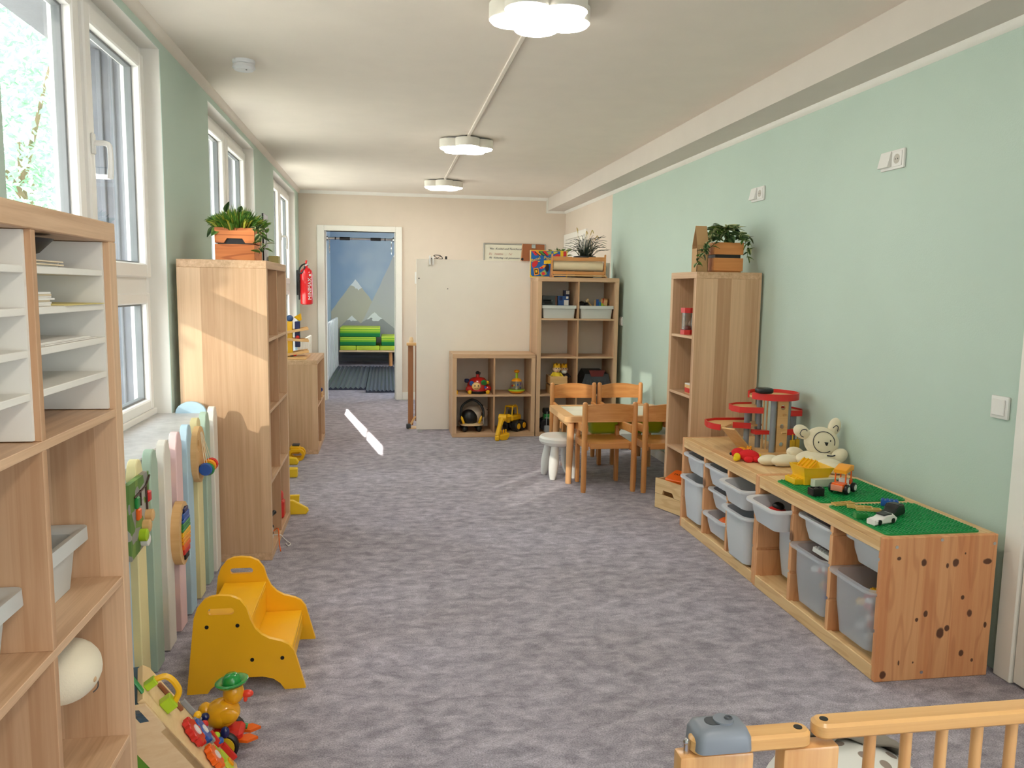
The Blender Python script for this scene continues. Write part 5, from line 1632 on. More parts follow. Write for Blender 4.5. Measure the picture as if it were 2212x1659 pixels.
B().box(0.22, 0.40, 7.60, 7.75, 0.0, 0.006).out('floor_plate', M_LIGHTW, wg, world=True)
B().lathe([(0, 0.825), (0.02, 0.825), (0.022, 0.85), (0.014, 0.878), (0, 0.88)], (0.245, 7.70, 0), 12).out('knob', M_LIGHTW, wg, world=True)

# ================================================================ on the tall back shelf
TZ = 1.4645
pd = thing('craft_paper_pad', 'blue craft paper pad with colourful cover on the tall back shelf', 'paper pad', (1.5, 7.31, TZ))
B().box(1.322, 1.672, 7.302, 7.318, TZ, TZ + 0.247).out('pages', M_PAPER, pd, world=True, smooth=0)
def coverpiece(poly, mt, lay, nm='cover_print'):
    B().prism([(1.322 + u * 0.35, TZ + v * 0.247) for u, v in poly], 7.302 - 0.0008 * (lay + 1), 7.302 - 0.0008 * lay, 'y').out(nm, mt, pd, world=True, smooth=0)
M_PBLU = P('print_blue', (24, 104, 184), 0.4); M_PYEL = P('print_yellow', (248, 206, 40), 0.4); M_PRED = P('print_red', (222, 44, 52), 0.4); M_PBLK = P('print_black', (26, 22, 34), 0.4)
M_PGRN = P('print_green', (96, 160, 66), 0.4); M_PLGR = P('print_lime', (160, 186, 90), 0.4); M_PORG = P('print_orange', (244, 160, 40), 0.4)
coverpiece([(0, 0), (1, 0), (1, 1), (0, 1)], M_PYEL, 0, 'cover')
coverpiece([(0.025, 0.1), (0.06, 0.03), (0.975, 0.03), (0.975, 0.98), (0.025, 0.98)], M_PBLU, 1, 'cover')
for i, mt in enumerate((M_PRED, M_PORG, M_PGRN, M_PRED)):
    x = 0.03 + 0.1 * i
    coverpiece([(x, 0.98), (x + 0.09, 0.98), (x + 0.17, 0.82), (x + 0.1, 0.80)], mt, 2 + i % 2)
for i in range(3):
    x = 0.12 + 0.1 * i
    coverpiece([(x, 0.93), (x + 0.012, 0.95), (x + 0.15, 0.8), (x + 0.138, 0.78)], M_PBLK, 4)
coverpiece([(0.40, 0.94), (0.57, 0.96), (0.56, 0.86), (0.40, 0.85)], M_PLGR, 2)
coverpiece([(0.62, 0.96), (0.70, 0.96), (0.75, 0.93), (0.63, 0.86)], P('print_pale_yellow', (216, 208, 60), 0.4), 3)
coverpiece([(0.62, 0.78), (0.72, 0.88), (0.80, 0.86), (0.80, 0.78)], M_PRED, 4)
coverpiece([(0.81, 0.98), (0.89, 0.98), (0.89, 0.79), (0.81, 0.79)], M_PYEL, 3)
coverpiece([(0.89, 0.97), (0.97, 0.97), (0.97, 0.8), (0.89, 0.8)], M_PRED, 3)
coverpiece([(0.37, 0.63), (0.62, 0.66), (0.62, 0.52), (0.37, 0.50)], M_PYEL, 2)
coverpiece([(u, v) for u, v in [(0.05, 0.42), (0.055, 0.52), (0.1, 0.6), (0.2, 0.62), (0.21, 0.52), (0.16, 0.4), (0.08, 0.34)]], M_PRED, 3)
coverpiece([(0.2, 0.60), (0.24, 0.62), (0.27, 0.58), (0.22, 0.57)], M_PYEL, 4)
coverpiece([(0.24, 0.34), (0.36, 0.46), (0.47, 0.47), (0.36, 0.33)], M_PORG, 3)
coverpiece([(0.26, 0.33), (0.31, 0.40), (0.36, 0.36), (0.30, 0.30)], M_PRED, 4)
coverpiece([(u * 0.4 + 0.46 - 0.2 + 0.14, v) for u, v in circ(0.15, 0.36, 0.13, 12, 1.2)], M_PBLK, 3)
coverpiece([(0.09, 0.33), (0.22, 0.35), (0.25, 0.11), (0.12, 0.06)], M_PORG, 5)
coverpiece([(0.115, 0.29), (0.20, 0.305), (0.22, 0.14), (0.135, 0.11)], M_PBLK, 6)
coverpiece([(0.135, 0.26), (0.185, 0.27), (0.2, 0.18), (0.15, 0.16)], M_PYEL, 7)
coverpiece([(0.26, 0.16), (0.40, 0.28), (0.46, 0.12), (0.32, 0.03)], M_PLGR, 5)
coverpiece([(u, v) for u, v in circ(0.36, 0.14, 0.05, 12, 1.2)], M_PRED, 6)
text('Bastel', 0.040, M_PYEL, pd, (1.334, 7.2935, TZ + 0.138), (PI / 2, -0.32, 0), spacing=0.95)
text('Papier', 0.042, M_PYEL, pd, (1.447, 7.2935, TZ + 0.166), (PI / 2, 0.06, 0), spacing=0.95)

# paper roll dispenser
dp = thing('paper_roll_dispenser', 'wooden dispenser with a roll of drawing paper on the tall back shelf', 'paper dispenser', (1.76, 7.22, TZ))
for x in (1.505, 2.005):
    B().prism([(7.16, TZ), (7.29, TZ), (7.29, TZ + 0.03), (7.23, TZ + 0.17), (7.23, TZ + 0.212), (7.205, TZ + 0.215), (7.205, TZ + 0.03), (7.16, TZ + 0.012)], x, x + 0.014, 'x', bev=0.002).out('side_panel', M_BEECHX, dp, world=True)
B().prism([(1.519, 1.617), (2.005, 1.617), (2.005, 1.655), (1.86, 1.655), (1.85, 1.649), (1.70, 1.649), (1.69, 1.655), (1.519, 1.655)], 7.205, 7.217, 'y').out('upper_bar', M_BEECHX, dp, world=True)
B().box(1.519, 2.005, 7.20, 7.214, 1.492, 1.522, 0.002).out('lower_bar', M_BEECHX, dp, world=True)
B().box(1.519, 2.005, 7.165, 7.20, 1.476, 1.489, 0.003).out('cutting_bar', M_TOYW, dp, world=True)
B().cyl((1.525, 7.262, 1.572), (1.995, 7.262, 1.572), 0.046, seg=28).out('paper_roll', P('drawing_paper', (240, 222, 186), 0.85), dp, world=True)
B().cyl((1.99, 7.262, 1.572), (2.035, 7.262, 1.572), 0.006, seg=8).out('rod', M_BEECHX, dp, world=True)

# grasses and leafy plant behind
gp = thing('ornamental_grass', 'artificial grass with pale ears in a dark pot behind the paper roll', 'plant', (1.87, 7.40, TZ))
B().lathe([(0, TZ), (0.085, TZ), (0.11, TZ + 0.19), (0.105, TZ + 0.205), (0, TZ + 0.195)], (1.865, 7.41, 0), 18).out('pot', M_BLACK, gp, world=True)
R3 = random.Random(21)
g = B()
for k in range(120):
    a = R3.uniform(0, 2 * PI)
    h = R3.uniform(0.08, 0.24); sp_ = R3.uniform(0.02, 0.2)
    p0 = V((1.865 + 0.06 * math.cos(a) * R3.random(), 7.41 + 0.05 * math.sin(a) * R3.random(), TZ + 0.19))
    p1 = p0 + V((math.cos(a) * sp_ * 0.45, math.sin(a) * sp_ * 0.3, h * 0.75))
    p2 = p0 + V((math.cos(a) * sp_, math.sin(a) * sp_ * 0.6, h * R3.uniform(0.5, 1.05)))
    g.tube(spline([p0, p1, p2], 4), [0.0018] * 8 + [0.0006], 4)
g.out('blades', P('dark_blade_green', (44, 56, 40), 0.5), gp, world=True, kind='stuff')
for x, zt, dx in ((1.80, 0.49, -0.02), (1.865, 0.46, 0.01), (1.90, 0.47, 0.03), (1.93, 0.42, 0.05)):
    B().tube(spline([(x, 7.40, TZ + 0.19), (x - 0.005, 7.40, TZ + 0.35), (x + dx * 0.5, 7.40, TZ + zt - 0.06), (x + dx, 7.40, TZ + zt - 0.02), (x + dx + 0.012, 7.40, TZ + zt - 0.05)], 4), [0.001] * 8 + [0.004] * 8 + [0.003], 6).out('grass_ear', P('straw_ear', (206, 180, 112), 0.8), gp, world=True)
lp_ = thing('leafy_plant', 'leafy pale green plant behind the craft paper pad', 'plant', (1.62, 7.42, TZ))
B().lathe([(0, TZ), (0.06, TZ), (0.08, TZ + 0.15), (0, TZ + 0.15)], (1.62, 7.42, 0), 16).out('pot', M_WPLAST, lp_, world=True)
sp = []
for k in range(40):
    a = R3.uniform(0, 2 * PI); rr = R3.random()
    sp.append(((1.62 + 0.10 * rr * math.cos(a), 7.41 + 0.06 * rr * math.sin(a), TZ + 0.19 + 0.07 * R3.random()), (math.cos(a), math.sin(a) * 0.6 - 0.4, R3.uniform(0.0, 0.9))))
place_leaves(lp_, sp, 0.05, [LM_VAR, LM_DARK, LM_FRESH, LM_VAR])

# ---- top row of the tall back shelf: grey bins with games and toys
# cell geometry of shelf_back: x 1.406-1.741 and 1.757-2.092, boards at z 1.091-1.107 (top row floor 1.091)
zc3 = 0.038 + 3 * 0.351
grey_bin('light grey bin with game boxes, top row of the tall back shelf', 1.409, 1.738, 7.14, 7.50, zc3 + 0.001, 0.118, 'grey bins in the tall back shelf')
grey_bin('light grey bin with wooden toys, top row of the tall back shelf', 1.760, 2.089, 7.14, 7.50, zc3 + 0.001, 0.118, 'grey bins in the tall back shelf')
def game_box(label, x0, x1, y0, y1, z0, z1, mat, deco):
    t = thing('game_box', label, 'game box', ((x0 + x1) / 2, (y0 + y1) / 2, z0))
    B().box(x0, x1, y0, y1, z0, z1, 0.001).out('box', mat, t, world=True, smooth=0)
    for (u0, u1, v0, v1, mt) in deco:
        w, h = x1 - x0, z1 - z0
        B().box(x0 + u0 * w, x0 + u1 * w, y0 - 0.0012, y0, z0 + v0 * h, z0 + v1 * h).out('print', mt, t, world=True, smooth=0)
zb = zc3 + 0.012
game_box('dark game box with figures on the cover, in the grey bin', 1.44, 1.578, 7.28, 7.31, zb, 1.297, P('game_slate', (70, 80, 84), 0.4), [(0.05, 0.6, 0.66, 0.82, M_BLACK), (0.08, 0.7, 0.75, 0.8, M_GREY), (0.9, 0.99, 0.55, 0.98, P('game_brown', (120, 70, 50), 0.5)), (0.15, 0.7, 0.6, 0.68, M_BLACK)])
game_box('blue game box in the grey bin', 1.588, 1.688, 7.27, 7.31, zb, 1.297, P('game_blue', (40, 80, 140), 0.4), [(0.1, 0.4, 0.78, 0.95, M_NAVY), (0.55, 0.98, 0.55, 0.8, M_WPLAST), (0.75, 0.95, 0.86, 0.97, M_PAPER)])
game_box('upright navy game box in the grey bin, beside the shelf divider', 1.66, 1.708, 7.33, 7.40, zb, 1.349, M_NAVY, [(0.3, 0.95, 0.85, 0.98, M_PAPER), (0.1, 0.5, 0.6, 0.7, M_GREY)])
def bundle(name, label, loc, items):
    t = thing(name, label, 'toy', loc)
    for nm, fn, mt in items:
        b = B(); fn(b); b.out(nm, mt, t, world=True)
bundle('black_toy', 'black toy lying in the grey bin of the right column', (1.82, 7.3, zb), [('body', lambda b: b.ball((1.82, 7.30, 1.19), (0.05, 0.04, 0.06)).ball((1.86, 7.28, 1.20), (0.03, 0.03, 0.04)), M_BLACK)])
bundle('wooden_hammer', 'small wooden hammer leaning in the grey bin of the right column', (1.89, 7.28, zb), [('handle', lambda b: b.tube([(1.95, 7.28, 1.15), (1.865, 7.27, 1.258)], 0.007, 8), M_TOYW), ('head', lambda b: b.tube([(1.852, 7.27, 1.245), (1.878, 7.27, 1.268)], 0.014, 10), M_LIGHTW)])
bundle('wooden_xylophone', 'wooden toy with blue and green slats in the grey bin', (1.98, 7.28, zb), [('base', lambda b: b.prism([(1.93, 1.13), (1.945, 1.262), (1.955, 1.262), (2.05, 1.2), (2.05, 1.13)], 7.29, 7.31, 'y'), M_TOYW), ('slat', lambda b: b.box(1.955, 1.978, 7.27, 7.29, 1.15, 1.268, 0.002), M_BLUE), ('slat', lambda b: b.box(1.98, 2.0, 7.27, 7.29, 1.14, 1.245, 0.002), P('teal_slat', (50, 140, 170), 0.4)), ('slat', lambda b: b.box(2.002, 2.02, 7.27, 7.29, 1.13, 1.232, 0.002), M_LIME), ('slat', lambda b: b.box(2.022, 2.04, 7.27, 7.29, 1.13, 1.215, 0.002), M_LIME)])
bundle('toy_drum', 'round striped toy drum in the grey bin', (2.05, 7.36, zb), [('shell', lambda b: b.cyl((2.02, 7.36, 1.22), (2.08, 7.34, 1.215), 0.062, seg=18), M_TOYW), ('band', lambda b: b.cyl((2.035, 7.355, 1.218), (2.045, 7.352, 1.217), 0.0635, seg=18), M_RED)])

# ---- third row: slatted crate with two puppets, black tub
sc = thing('slatted_crate', 'small wooden crate holding two puppets in the tall back shelf', 'crate', (1.59, 7.25, 0.389))
slatted_crate(sc, 1.505, 1.668, 7.16, 7.36, 0.3895, 0.165, 0.012, M_TOYW, 0)
def puppet(label, x, y, z, robe, beard, hair):
    t = thing('crowned_puppet', label, 'puppet', (x, y, z))
    B().lathe([(0.0, -0.01), (0.05, -0.01), (0.042, 0.035), (0.018, 0.065), (0, 0.07)], (x, y, z), 14).out('robe', robe, t, world=True)
    h = B().ball((x, y - 0.01, z + 0.085), (0.034, 0.033, 0.037), 16, 11)
    h.ball((x, y - 0.045, z + 0.08), (0.006, 0.008, 0.007)).ball((x - 0.034, y - 0.01, z + 0.083), (0.006, 0.008, 0.01)).ball((x + 0.034, y - 0.01, z + 0.083), (0.006, 0.008, 0.01))
    h.out('head', M_SKINP, t, world=True, smooth=80)
    for s in (-1, 1):
        B().ball((x + 0.012 * s, y - 0.041, z + 0.092), 0.0045, 8, 6).out('eye', M_BLACK, t, world=True)
    B().tube([(x - 0.008, y - 0.041, z + 0.068), (x, y - 0.043, z + 0.066), (x + 0.008, y - 0.041, z + 0.068)], 0.0015, 5).out('mouth', M_RED, t, world=True)
    if beard:
        B().ball((x, y - 0.018, z + 0.062), (0.030, 0.028, 0.024)).out('beard', M_WPLAST, t, world=True, smooth=80)
    pts = []
    loops = [[], []]
    for i in range(20):
        a = 2 * PI * i / 20
        loops[0].append((x + 0.033 * math.cos(a), y - 0.01 + 0.033 * math.sin(a), z + 0.10))
        loops[1].append((x + 0.032 * math.cos(a), y - 0.01 + 0.032 * math.sin(a), z + (0.138 if i % 4 < 2 else 0.12)))
    B().loft(loops, True, True).out('crown', M_TYEL, t, world=True)
    B().ball((x, y + 0.004, z + 0.088), (0.036, 0.03, 0.034)).out('hair', hair, t, world=True, smooth=80)
    for s in (-1, 1):
        B().tube([(x + 0.03 * s, y - 0.005, z + 0.045), (x + 0.05 * s, y - 0.02, z + 0.02)], [0.012, 0.011], 8).ball((x + 0.054 * s, y - 0.024, z + 0.014), 0.011, 8, 6).out('arm', robe, t, world=True)
puppet('hand puppet with crown and yellow robe in the small crate', 1.575, 7.22, 0.535, P('yellow_felt', (232, 200, 50), 0.9), False, P('yellow_felt', (232, 200, 50), 0.9))
puppet('hand puppet with crown, white beard and dark robe in the small crate', 1.652, 7.26, 0.53, P('dark_felt', (44, 36, 36), 0.9), True, M_WPLAST)
bt = thing('dump_tub', 'black tilted toy tipper body in the tall back shelf', 'toy', (1.95, 7.3, 0.389))
B().loft([[(1.84, 7.17, 0.3895), (2.07, 7.17, 0.3895), (2.07, 7.42, 0.3895), (1.84, 7.42, 0.3895)], [(1.80, 7.16, 0.46), (2.09, 7.16, 0.46), (2.09, 7.45, 0.47), (1.80, 7.45, 0.47)], [(1.85, 7.22, 0.57), (2.075, 7.22, 0.57), (2.05, 7.46, 0.60), (1.87, 7.46, 0.60)]]).out('tub', M_DGREY, bt, world=True, smooth=0)
B().prism([(1.885, 0.605), (2.04, 0.605), (2.02, 0.548), (1.905, 0.548)], 7.205, 7.22, 'y').out('red_flap', P('dark_red_plastic', (110, 32, 32), 0.5), bt, world=True, smooth=0)
for k in range(6):
    B().box(1.85 + 0.035 * k, 1.862 + 0.035 * k, 7.15, 7.165, 0.44, 0.52, 0.002).out('rib', M_DGREY, bt, world=True)
# green tractor toy on the bottom row
gt = thing('toy_tractor', 'black and green toy tractor in the bottom row of the tall back shelf', 'toy', (1.49, 7.2, 0.039))
for y in (7.16, 7.28):
    B().lathe([(0, -0.02), (0.05, -0.02), (0.06, -0.008), (0.06, 0.008), (0.05, 0.02), (0, 0.02)], (1.475, y, 0.10), 18, 'y').out('wheel', M_BLACK, gt, world=True)
B().box(1.46, 1.56, 7.17, 7.27, 0.10, 0.20, 0.012).out('bonnet', M_GRN, gt, world=True)
B().box(1.455, 1.53, 7.18, 7.26, 0.20, 0.25, 0.008).out('cabin', M_BLACK, gt, world=True)
B().box(1.45, 1.50, 7.085, 7.15, 0.039, 0.10, 0.006).tube([(1.47, 7.13, 0.09), (1.478, 7.14, 0.23)], 0.004, 6).tube([(1.46, 7.14, 0.17), (1.50, 7.14, 0.17)], 0.004, 6).out('loader', M_GREY, gt, world=True)

# ================================================================ toys in the square shelf
lb = thing('ladybird_toy', 'red ladybird activity toy with a smiling face in the square shelf', 'toy', (0.845, 7.27, 0.389))
M_LRED = P('ladybird_red_gloss', (186, 32, 28), 0.2, coat=0.4)
bd = B()
loops = []
for k in range(8):
    t_ = k / 7
    r = math.cos(t_ * PI / 2) ** 0.6
    loops.append([(0.845 + 0.105 * r * math.cos(a), 7.29 + 0.105 * r * math.sin(a), 0.415 + 0.125 * math.sin(t_ * PI / 2)) for a in [2 * PI * i / 22 for i in range(22)]])
bd.loft(loops)
bd.ball((0.762, 7.22, 0.435), (0.036, 0.03, 0.03)).ball((0.93, 7.22, 0.435), (0.036, 0.03, 0.03))
bd.out('shell', M_LRED, lb, world=True, smooth=60)
B().lathe([(0, 0.3895), (0.095, 0.3895), (0.10, 0.42), (0, 0.42)], (0.845, 7.29, 0), 20).out('underside', M_BLACK, lb, world=True)
B().ball((0.822, 7.195, 0.462), (0.042, 0.022, 0.037), 18, 12).out('face', P('face_cream', (242, 198, 130), 0.35), lb, world=True, smooth=80)
for s in (-1, 1):
    B().ball((0.822 + 0.015 * s, 7.175, 0.468), (0.005, 0.004, 0.008), 8, 6).out('eye', M_BLACK, lb, world=True)
B().tube(spline([(0.805, 7.176, 0.446), (0.822, 7.174, 0.440), (0.838, 7.176, 0.447)], 4), 0.0015, 5).out('smile', P('dark_red_line', (120, 30, 24), 0.5), lb, world=True)
for x in (0.762, 0.93):
    B().lathe([(0, 0.3895), (0.014, 0.392), (0.02, 0.41), (0.016, 0.425), (0, 0.43)], (x, 7.205, 0), 10).out('foot', M_TYEL, lb, world=True)
for x, z, mt, r in ((0.89, 0.495, M_GRN, 0.028), (0.783, 0.492, M_BLUE, 0.02), (0.925, 0.50, M_TYEL, 0.012), (0.905, 0.452, M_BLUE, 0.012)):
    B().at((x, 7.215, z), (0.5, 0, (x - 0.845) * 5)).lathe([(0, -0.02), (r, -0.02), (r, 0.0), (r * 0.6, 0.006), (0, 0.006)], (0, 0, 0), 14, 'y').out('button', mt, lb, world=True)
B().cyl((0.845, 7.27, 0.53), (0.842, 7.27, 0.565), 0.018, 0.014, 12).out('knob', M_RED, lb, world=True)
B().ball((0.842, 7.27, 0.578), (0.02, 0.02, 0.018)).tube([(0.86, 7.27, 0.555), (0.868, 7.27, 0.582)], 0.004, 6).out('knob_cap', M_BLACK, lb, world=True)
B().box(0.722, 0.765, 7.27, 7.31, 0.485, 0.522, 0.008).out('handset', M_NAVY, lb, world=True)
tag(recenter(B().box(0.638, 0.652, 7.18, 7.21, 0.3895, 0.425, 0.004).out('yellow_block', M_TYEL)), 'small yellow block at the square shelf\'s left edge', 'toy')

tt = thing('humming_top', 'yellow and lime spinning top with clear dome in the square shelf', 'toy', (1.205, 7.25, 0.389))
B().lathe([(0, 0.3895), (0.045, 0.3895), (0.068, 0.402), (0.076, 0.414), (0, 0.414)], (1.205, 7.25, 0), 26).out('base', M_TORG, tt, world=True, smooth=50)
B().lathe([(0.066, 0.414), (0.078, 0.414), (0.080, 0.42), (0.077, 0.425), (0.062, 0.425)], (1.205, 7.25, 0), 26).out('rim', M_LIME, tt, world=True, smooth=50)
B().lathe([(0.066, 0.424), (0.064, 0.45), (0.057, 0.48), (0.047, 0.505), (0.045, 0.505), (0.055, 0.48), (0.062, 0.45), (0.064, 0.424)], (1.205, 7.25, 0), 26).out('dome', glass_mat('clear_plastic', (0.93, 0.93, 0.93, 1), 1.5), tt, world=True, smooth=60)
B().lathe([(0, 0.505), (0.050, 0.503), (0.042, 0.516), (0.025, 0.528), (0, 0.53)], (1.205, 7.25, 0), 24).out('cap', M_TORG, tt, world=True, smooth=50)
B().cyl((1.205, 7.25, 0.528), (1.205, 7.25, 0.585), 0.0125, seg=14).out('plunger', M_LIME, tt, world=True)
B().lathe([(0, 0.58), (0.02, 0.582), (0.027, 0.592), (0.02, 0.606), (0, 0.611)], (1.205, 7.25, 0), 18).out('knob', M_TORG, tt, world=True, smooth=60)
B().cyl((1.205, 7.25, 0.425), (1.205, 7.25, 0.503), 0.011, seg=10).out('spindle', M_WPLAST, tt, world=True)
for k, mt in enumerate((M_BLUE, M_ORG, M_NAVY, M_RED, M_TYEL, M_BLUE, P('lilac_plastic', (120, 90, 170), 0.4))):
    a = k * 0.9 + 0.3
    B().ball((1.205 + 0.04 * math.cos(a), 7.25 + 0.04 * math.sin(a), 0.437 + 0.007 * k), (0.008, 0.008, 0.011), 8, 6).out('bead', mt, tt, world=True)

cow = thing('ride_on_cow', 'black and white plush ride-on animal with a black hoop handle in the square shelf', 'ride-on toy', (0.79, 7.29, 0.039))
def cow_mat():
    m, nt, o = base_mat('cow_patches')
    b = node(nt, 'ShaderNodeBsdfPrincipled'); b.inputs['Roughness'].default_value = 0.6
    tc = node(nt, 'ShaderNodeTexCoord'); nz = node(nt, 'ShaderNodeTexNoise'); nz.inputs['Scale'].default_value = 8.0; nz.inputs['Detail'].default_value = 0.5
    nt.links.new(tc.outputs['Object'], nz.inputs[0])
    r = ramp(nt, nz.outputs[0], [(0.55, (222, 206, 190)), (0.57, (26, 24, 26))]); nt.links.new(r.outputs[0], b.inputs['Base Color']); nt.links.new(b.outputs[0], o.inputs[0])
    return m
M_COW = cow_mat()
B().ball((0.80, 7.31, 0.175), (0.098, 0.125, 0.088), 20, 14, (0, 0, -0.35)).ball((0.885, 7.40, 0.185), (0.075, 0.07, 0.08), 16, 12).out('body', M_COW, cow, world=True, smooth=80)
B().ball((0.765, 7.245, 0.165), (0.082, 0.08, 0.078), 20, 14).out('seat', M_BLACK, cow, world=True, smooth=80)
B().tube(spline([(0.684, 7.18, 0.12), (0.680, 7.18, 0.22), (0.70, 7.19, 0.29), (0.785, 7.21, 0.335), (0.855, 7.20, 0.30), (0.886, 7.19, 0.24), (0.888, 7.18, 0.18)], 6), 0.0115, 10).out('hoop_handle', M_BLACK, cow, world=True, smooth=60)
B().cyl((0.888, 7.18, 0.19), (0.888, 7.18, 0.118), 0.006, seg=8).out('hoop_foot', M_CHROME, cow, world=True)
B().loft([[(x, y, z) for x, y in rrect(0.672, 0.895, 7.15, 7.42, 0.09, 6)] for z in (0.100, 0.118)]).out('board', M_LIGHTW, cow, world=True)
for s, x in ((1, 0.70), (-1, 0.852)):
    B().tube(spline([(x - 0.018 * s, 7.175, 0.19), (x - 0.005 * s, 7.16, 0.155), (x + 0.006 * s, 7.165, 0.125)], 4), [0.006] * 2 + [0.011] * 6 + [0.012], 8).out('horn_strap', M_TYEL, cow, world=True)
for x, y in ((0.72, 7.20), (0.85, 7.20), (0.72, 7.38), (0.85, 7.38)):
    B().ball((x, y, 0.068), 0.0285, 14, 9).cyl((x, y, 0.09), (x, y, 0.101), 0.018, seg=10).out('castor', M_BLACK, cow, world=True)
B().ball((0.95, 7.405, 0.185), (0.012, 0.02, 0.016)).out('snout', P('pale_pink_plush', (216, 170, 150), 0.8), cow, world=True)
for dz in (0.01, -0.012):
    B().ball((0.945, 7.37, 0.205 + dz), 0.006, 8, 6).out('eye', M_BLACK, cow, world=True)

ex = thing('toy_excavator', 'yellow toy excavator reaching out of the square shelf onto the carpet', 'toy excavator', (1.15, 7.2, 0.0))
B().box(1.13, 1.255, 7.19, 7.40, 0.07, 0.125, 0.01).out('chassis', M_BLACK, ex, world=True)
for x, y in ((1.165, 7.165), (1.262, 7.225), (1.135, 7.39), (1.245, 7.42)):
    pass
for (x, y) in ((1.195, 7.185), (1.258, 7.255)):
    w = B().at((x, y, 0.09), (0, 0, 0.85)).lathe([(0, -0.03), (0.042, -0.03), (0.05, -0.018), (0.05, 0.018), (0.042, 0.03), (0, 0.03)], (0, 0, 0), 20, 'y').out('wheel', M_BLACK, ex, world=True)
    B().at((x, y, 0.09), (0, 0, 0.85)).lathe([(0, -0.033), (0.026, -0.033), (0.028, -0.03), (0, -0.03)], (0, 0, 0), 18, 'y').out('hub_cap', M_TYEL, w, world=True)
for (x, y) in ((1.125, 7.25), (1.19, 7.33)):
    B().at((x, y, 0.09), (0, 0, 0.85)).lathe([(0, -0.03), (0.042, -0.03), (0.05, -0.018), (0.05, 0.018), (0.042, 0.03), (0, 0.03)], (0, 0, 0), 20, 'y').out('wheel', M_BLACK, ex, world=True)
K = Matrix.Translation(V((1.165, 7.25, 0))) @ Euler((0, 0, 0.85)).to_matrix().to_4x4()
B().frame(K).box(-0.075, 0.085, -0.055, 0.06, 0.135, 0.19, 0.012).out('upper_body', M_TYEL, ex, world=True)
fr = B().frame(K)
for x, y in ((-0.055, -0.035), (-0.055, 0.04), (0.035, -0.035), (0.035, 0.04)):
    fr.tube([(x * 1.1, y * 1.1, 0.185), (x * 0.85, y, 0.27)], 0.007, 6)
fr.box(-0.052, 0.036, -0.04, 0.045, 0.262, 0.276, 0.004).out('cab_frame', M_TYEL, ex, world=True)
B().frame(K).box(-0.03, 0.015, -0.02, 0.03, 0.188, 0.235, 0.006).out('driver_seat', M_DGREY, ex, world=True)
for kx in (-0.03, -0.008, 0.014):
    B().frame(K).lathe([(0, 0.276), (0.006, 0.276), (0.006, 0.284), (0, 0.286)], (kx, -0.03, 0), 8).out('roof_lamp', M_TYEL, ex, world=True)
# arm: knuckle above, stick down to bucket on the carpet
B().tube([(1.125, 7.19, 0.17), (1.085, 7.12, 0.185), (1.05, 7.08, 0.19)], [0.022, 0.024, 0.026], 8).out('boom', M_DGREY, ex, world=True)
B().cyl((1.02, 7.07, 0.19), (1.085, 7.04, 0.19), 0.033, seg=18).out('knuckle', M_TYEL, ex, world=True)
B().tube([(1.045, 7.055, 0.195), (1.015, 7.0, 0.12), (0.985, 6.955, 0.04)], [0.028, 0.022, 0.02], 8).out('stick', M_TYEL, ex, world=True)
B().cyl((1.105, 7.09, 0.15), (1.105, 7.06, 0.21), 0.022, seg=12).out('ram_housing', M_TYEL, ex, world=True)
B().box(0.965, 1.005, 6.925, 6.965, 0.0, 0.045, 0.008).out('claw', M_TYEL, ex, world=True)
bk = B()
prof_b = [(0.0, 0.0), (0.05, 0.0), (0.075, 0.02), (0.085, 0.055), (0.0, 0.05)]
Kb = Matrix.Translation(V((1.0, 6.975, 0.0))) @ Euler((0, 0, 0.35)).to_matrix().to_4x4()
bk.frame(Kb).prism([(0.0, 0.012), (0.02, 0.0), (0.07, 0.0), (0.095, 0.03), (0.10, 0.06), (0.0, 0.045)], -0.035, 0.035, 'y', bev=0.004)
for k in range(4):
    bk.box(0.012 + 0.024 * k, 0.026 + 0.024 * k, 0.02, 0.035, 0.05, 0.088, 0.003)
bk.out('bucket', M_TYEL, ex, world=True)
# ================================================================ narrow right shelf contents and crate
hg = thing('sand_timer', 'large red sand timer in the narrow right shelf', 'sand timer', (1.80, 4.60, 1.091))
zs = 0.038 + 3 * 0.351
for z0, z1 in ((zs, zs + 0.030), (1.222, 1.252)):
    B().loft([[(x, y, z) for x, y in circ(1.808, 4.60, 0.044, 8)] for z in (z0 + 0.0005, z1)]).out('red_cap', M_RED, hg, world=True)
B().lathe([(0.033, zs + 0.03), (0.033, 1.222), (0.031, 1.222), (0.031, zs + 0.03)], (1.808, 4.60, 0), 20).out('tube', glass_mat('clear_plastic', (0.93, 0.93, 0.93, 1), 1.5), hg, world=True)
B().lathe([(0, zs + 0.03), (0.026, zs + 0.032), (0.027, zs + 0.05), (0.006, 1.154), (0.006, 1.162), (0.026, 1.195), (0.026, 1.221), (0, 1.222)], (1.808, 4.60, 0), 18).out('glass_bulbs', glass_mat('bulb_glass', (0.85, 0.85, 0.87, 1), 2.0), hg, world=True)
B().lathe([(0, zs + 0.033), (0.024, zs + 0.033), (0.022, zs + 0.048), (0, zs + 0.055)], (1.808, 4.60, 0), 14).out('sand', P('red_sand', (150, 40, 30), 0.9), hg, world=True)
for a in (0.6, 2.2, 3.9, 5.4):
    B().cyl((1.808 + 0.037 * math.cos(a), 4.60 + 0.037 * math.sin(a), zs + 0.03), (1.808 + 0.037 * math.cos(a), 4.60 + 0.037 * math.sin(a), 1.222), 0.003, seg=6).out('pillar', M_CHROME, hg, world=True)
rw = thing('wooden_toy_box', 'small red and white wooden toy in the narrow right shelf', 'toy', (1.82, 4.50, 0.74))
zs2 = 0.038 + 2 * 0.351
B().box(1.79, 1.86, 4.47, 4.56, zs2 + 0.0005, zs2 + 0.054, 0.003).out('body', M_TOYW, rw, world=True)
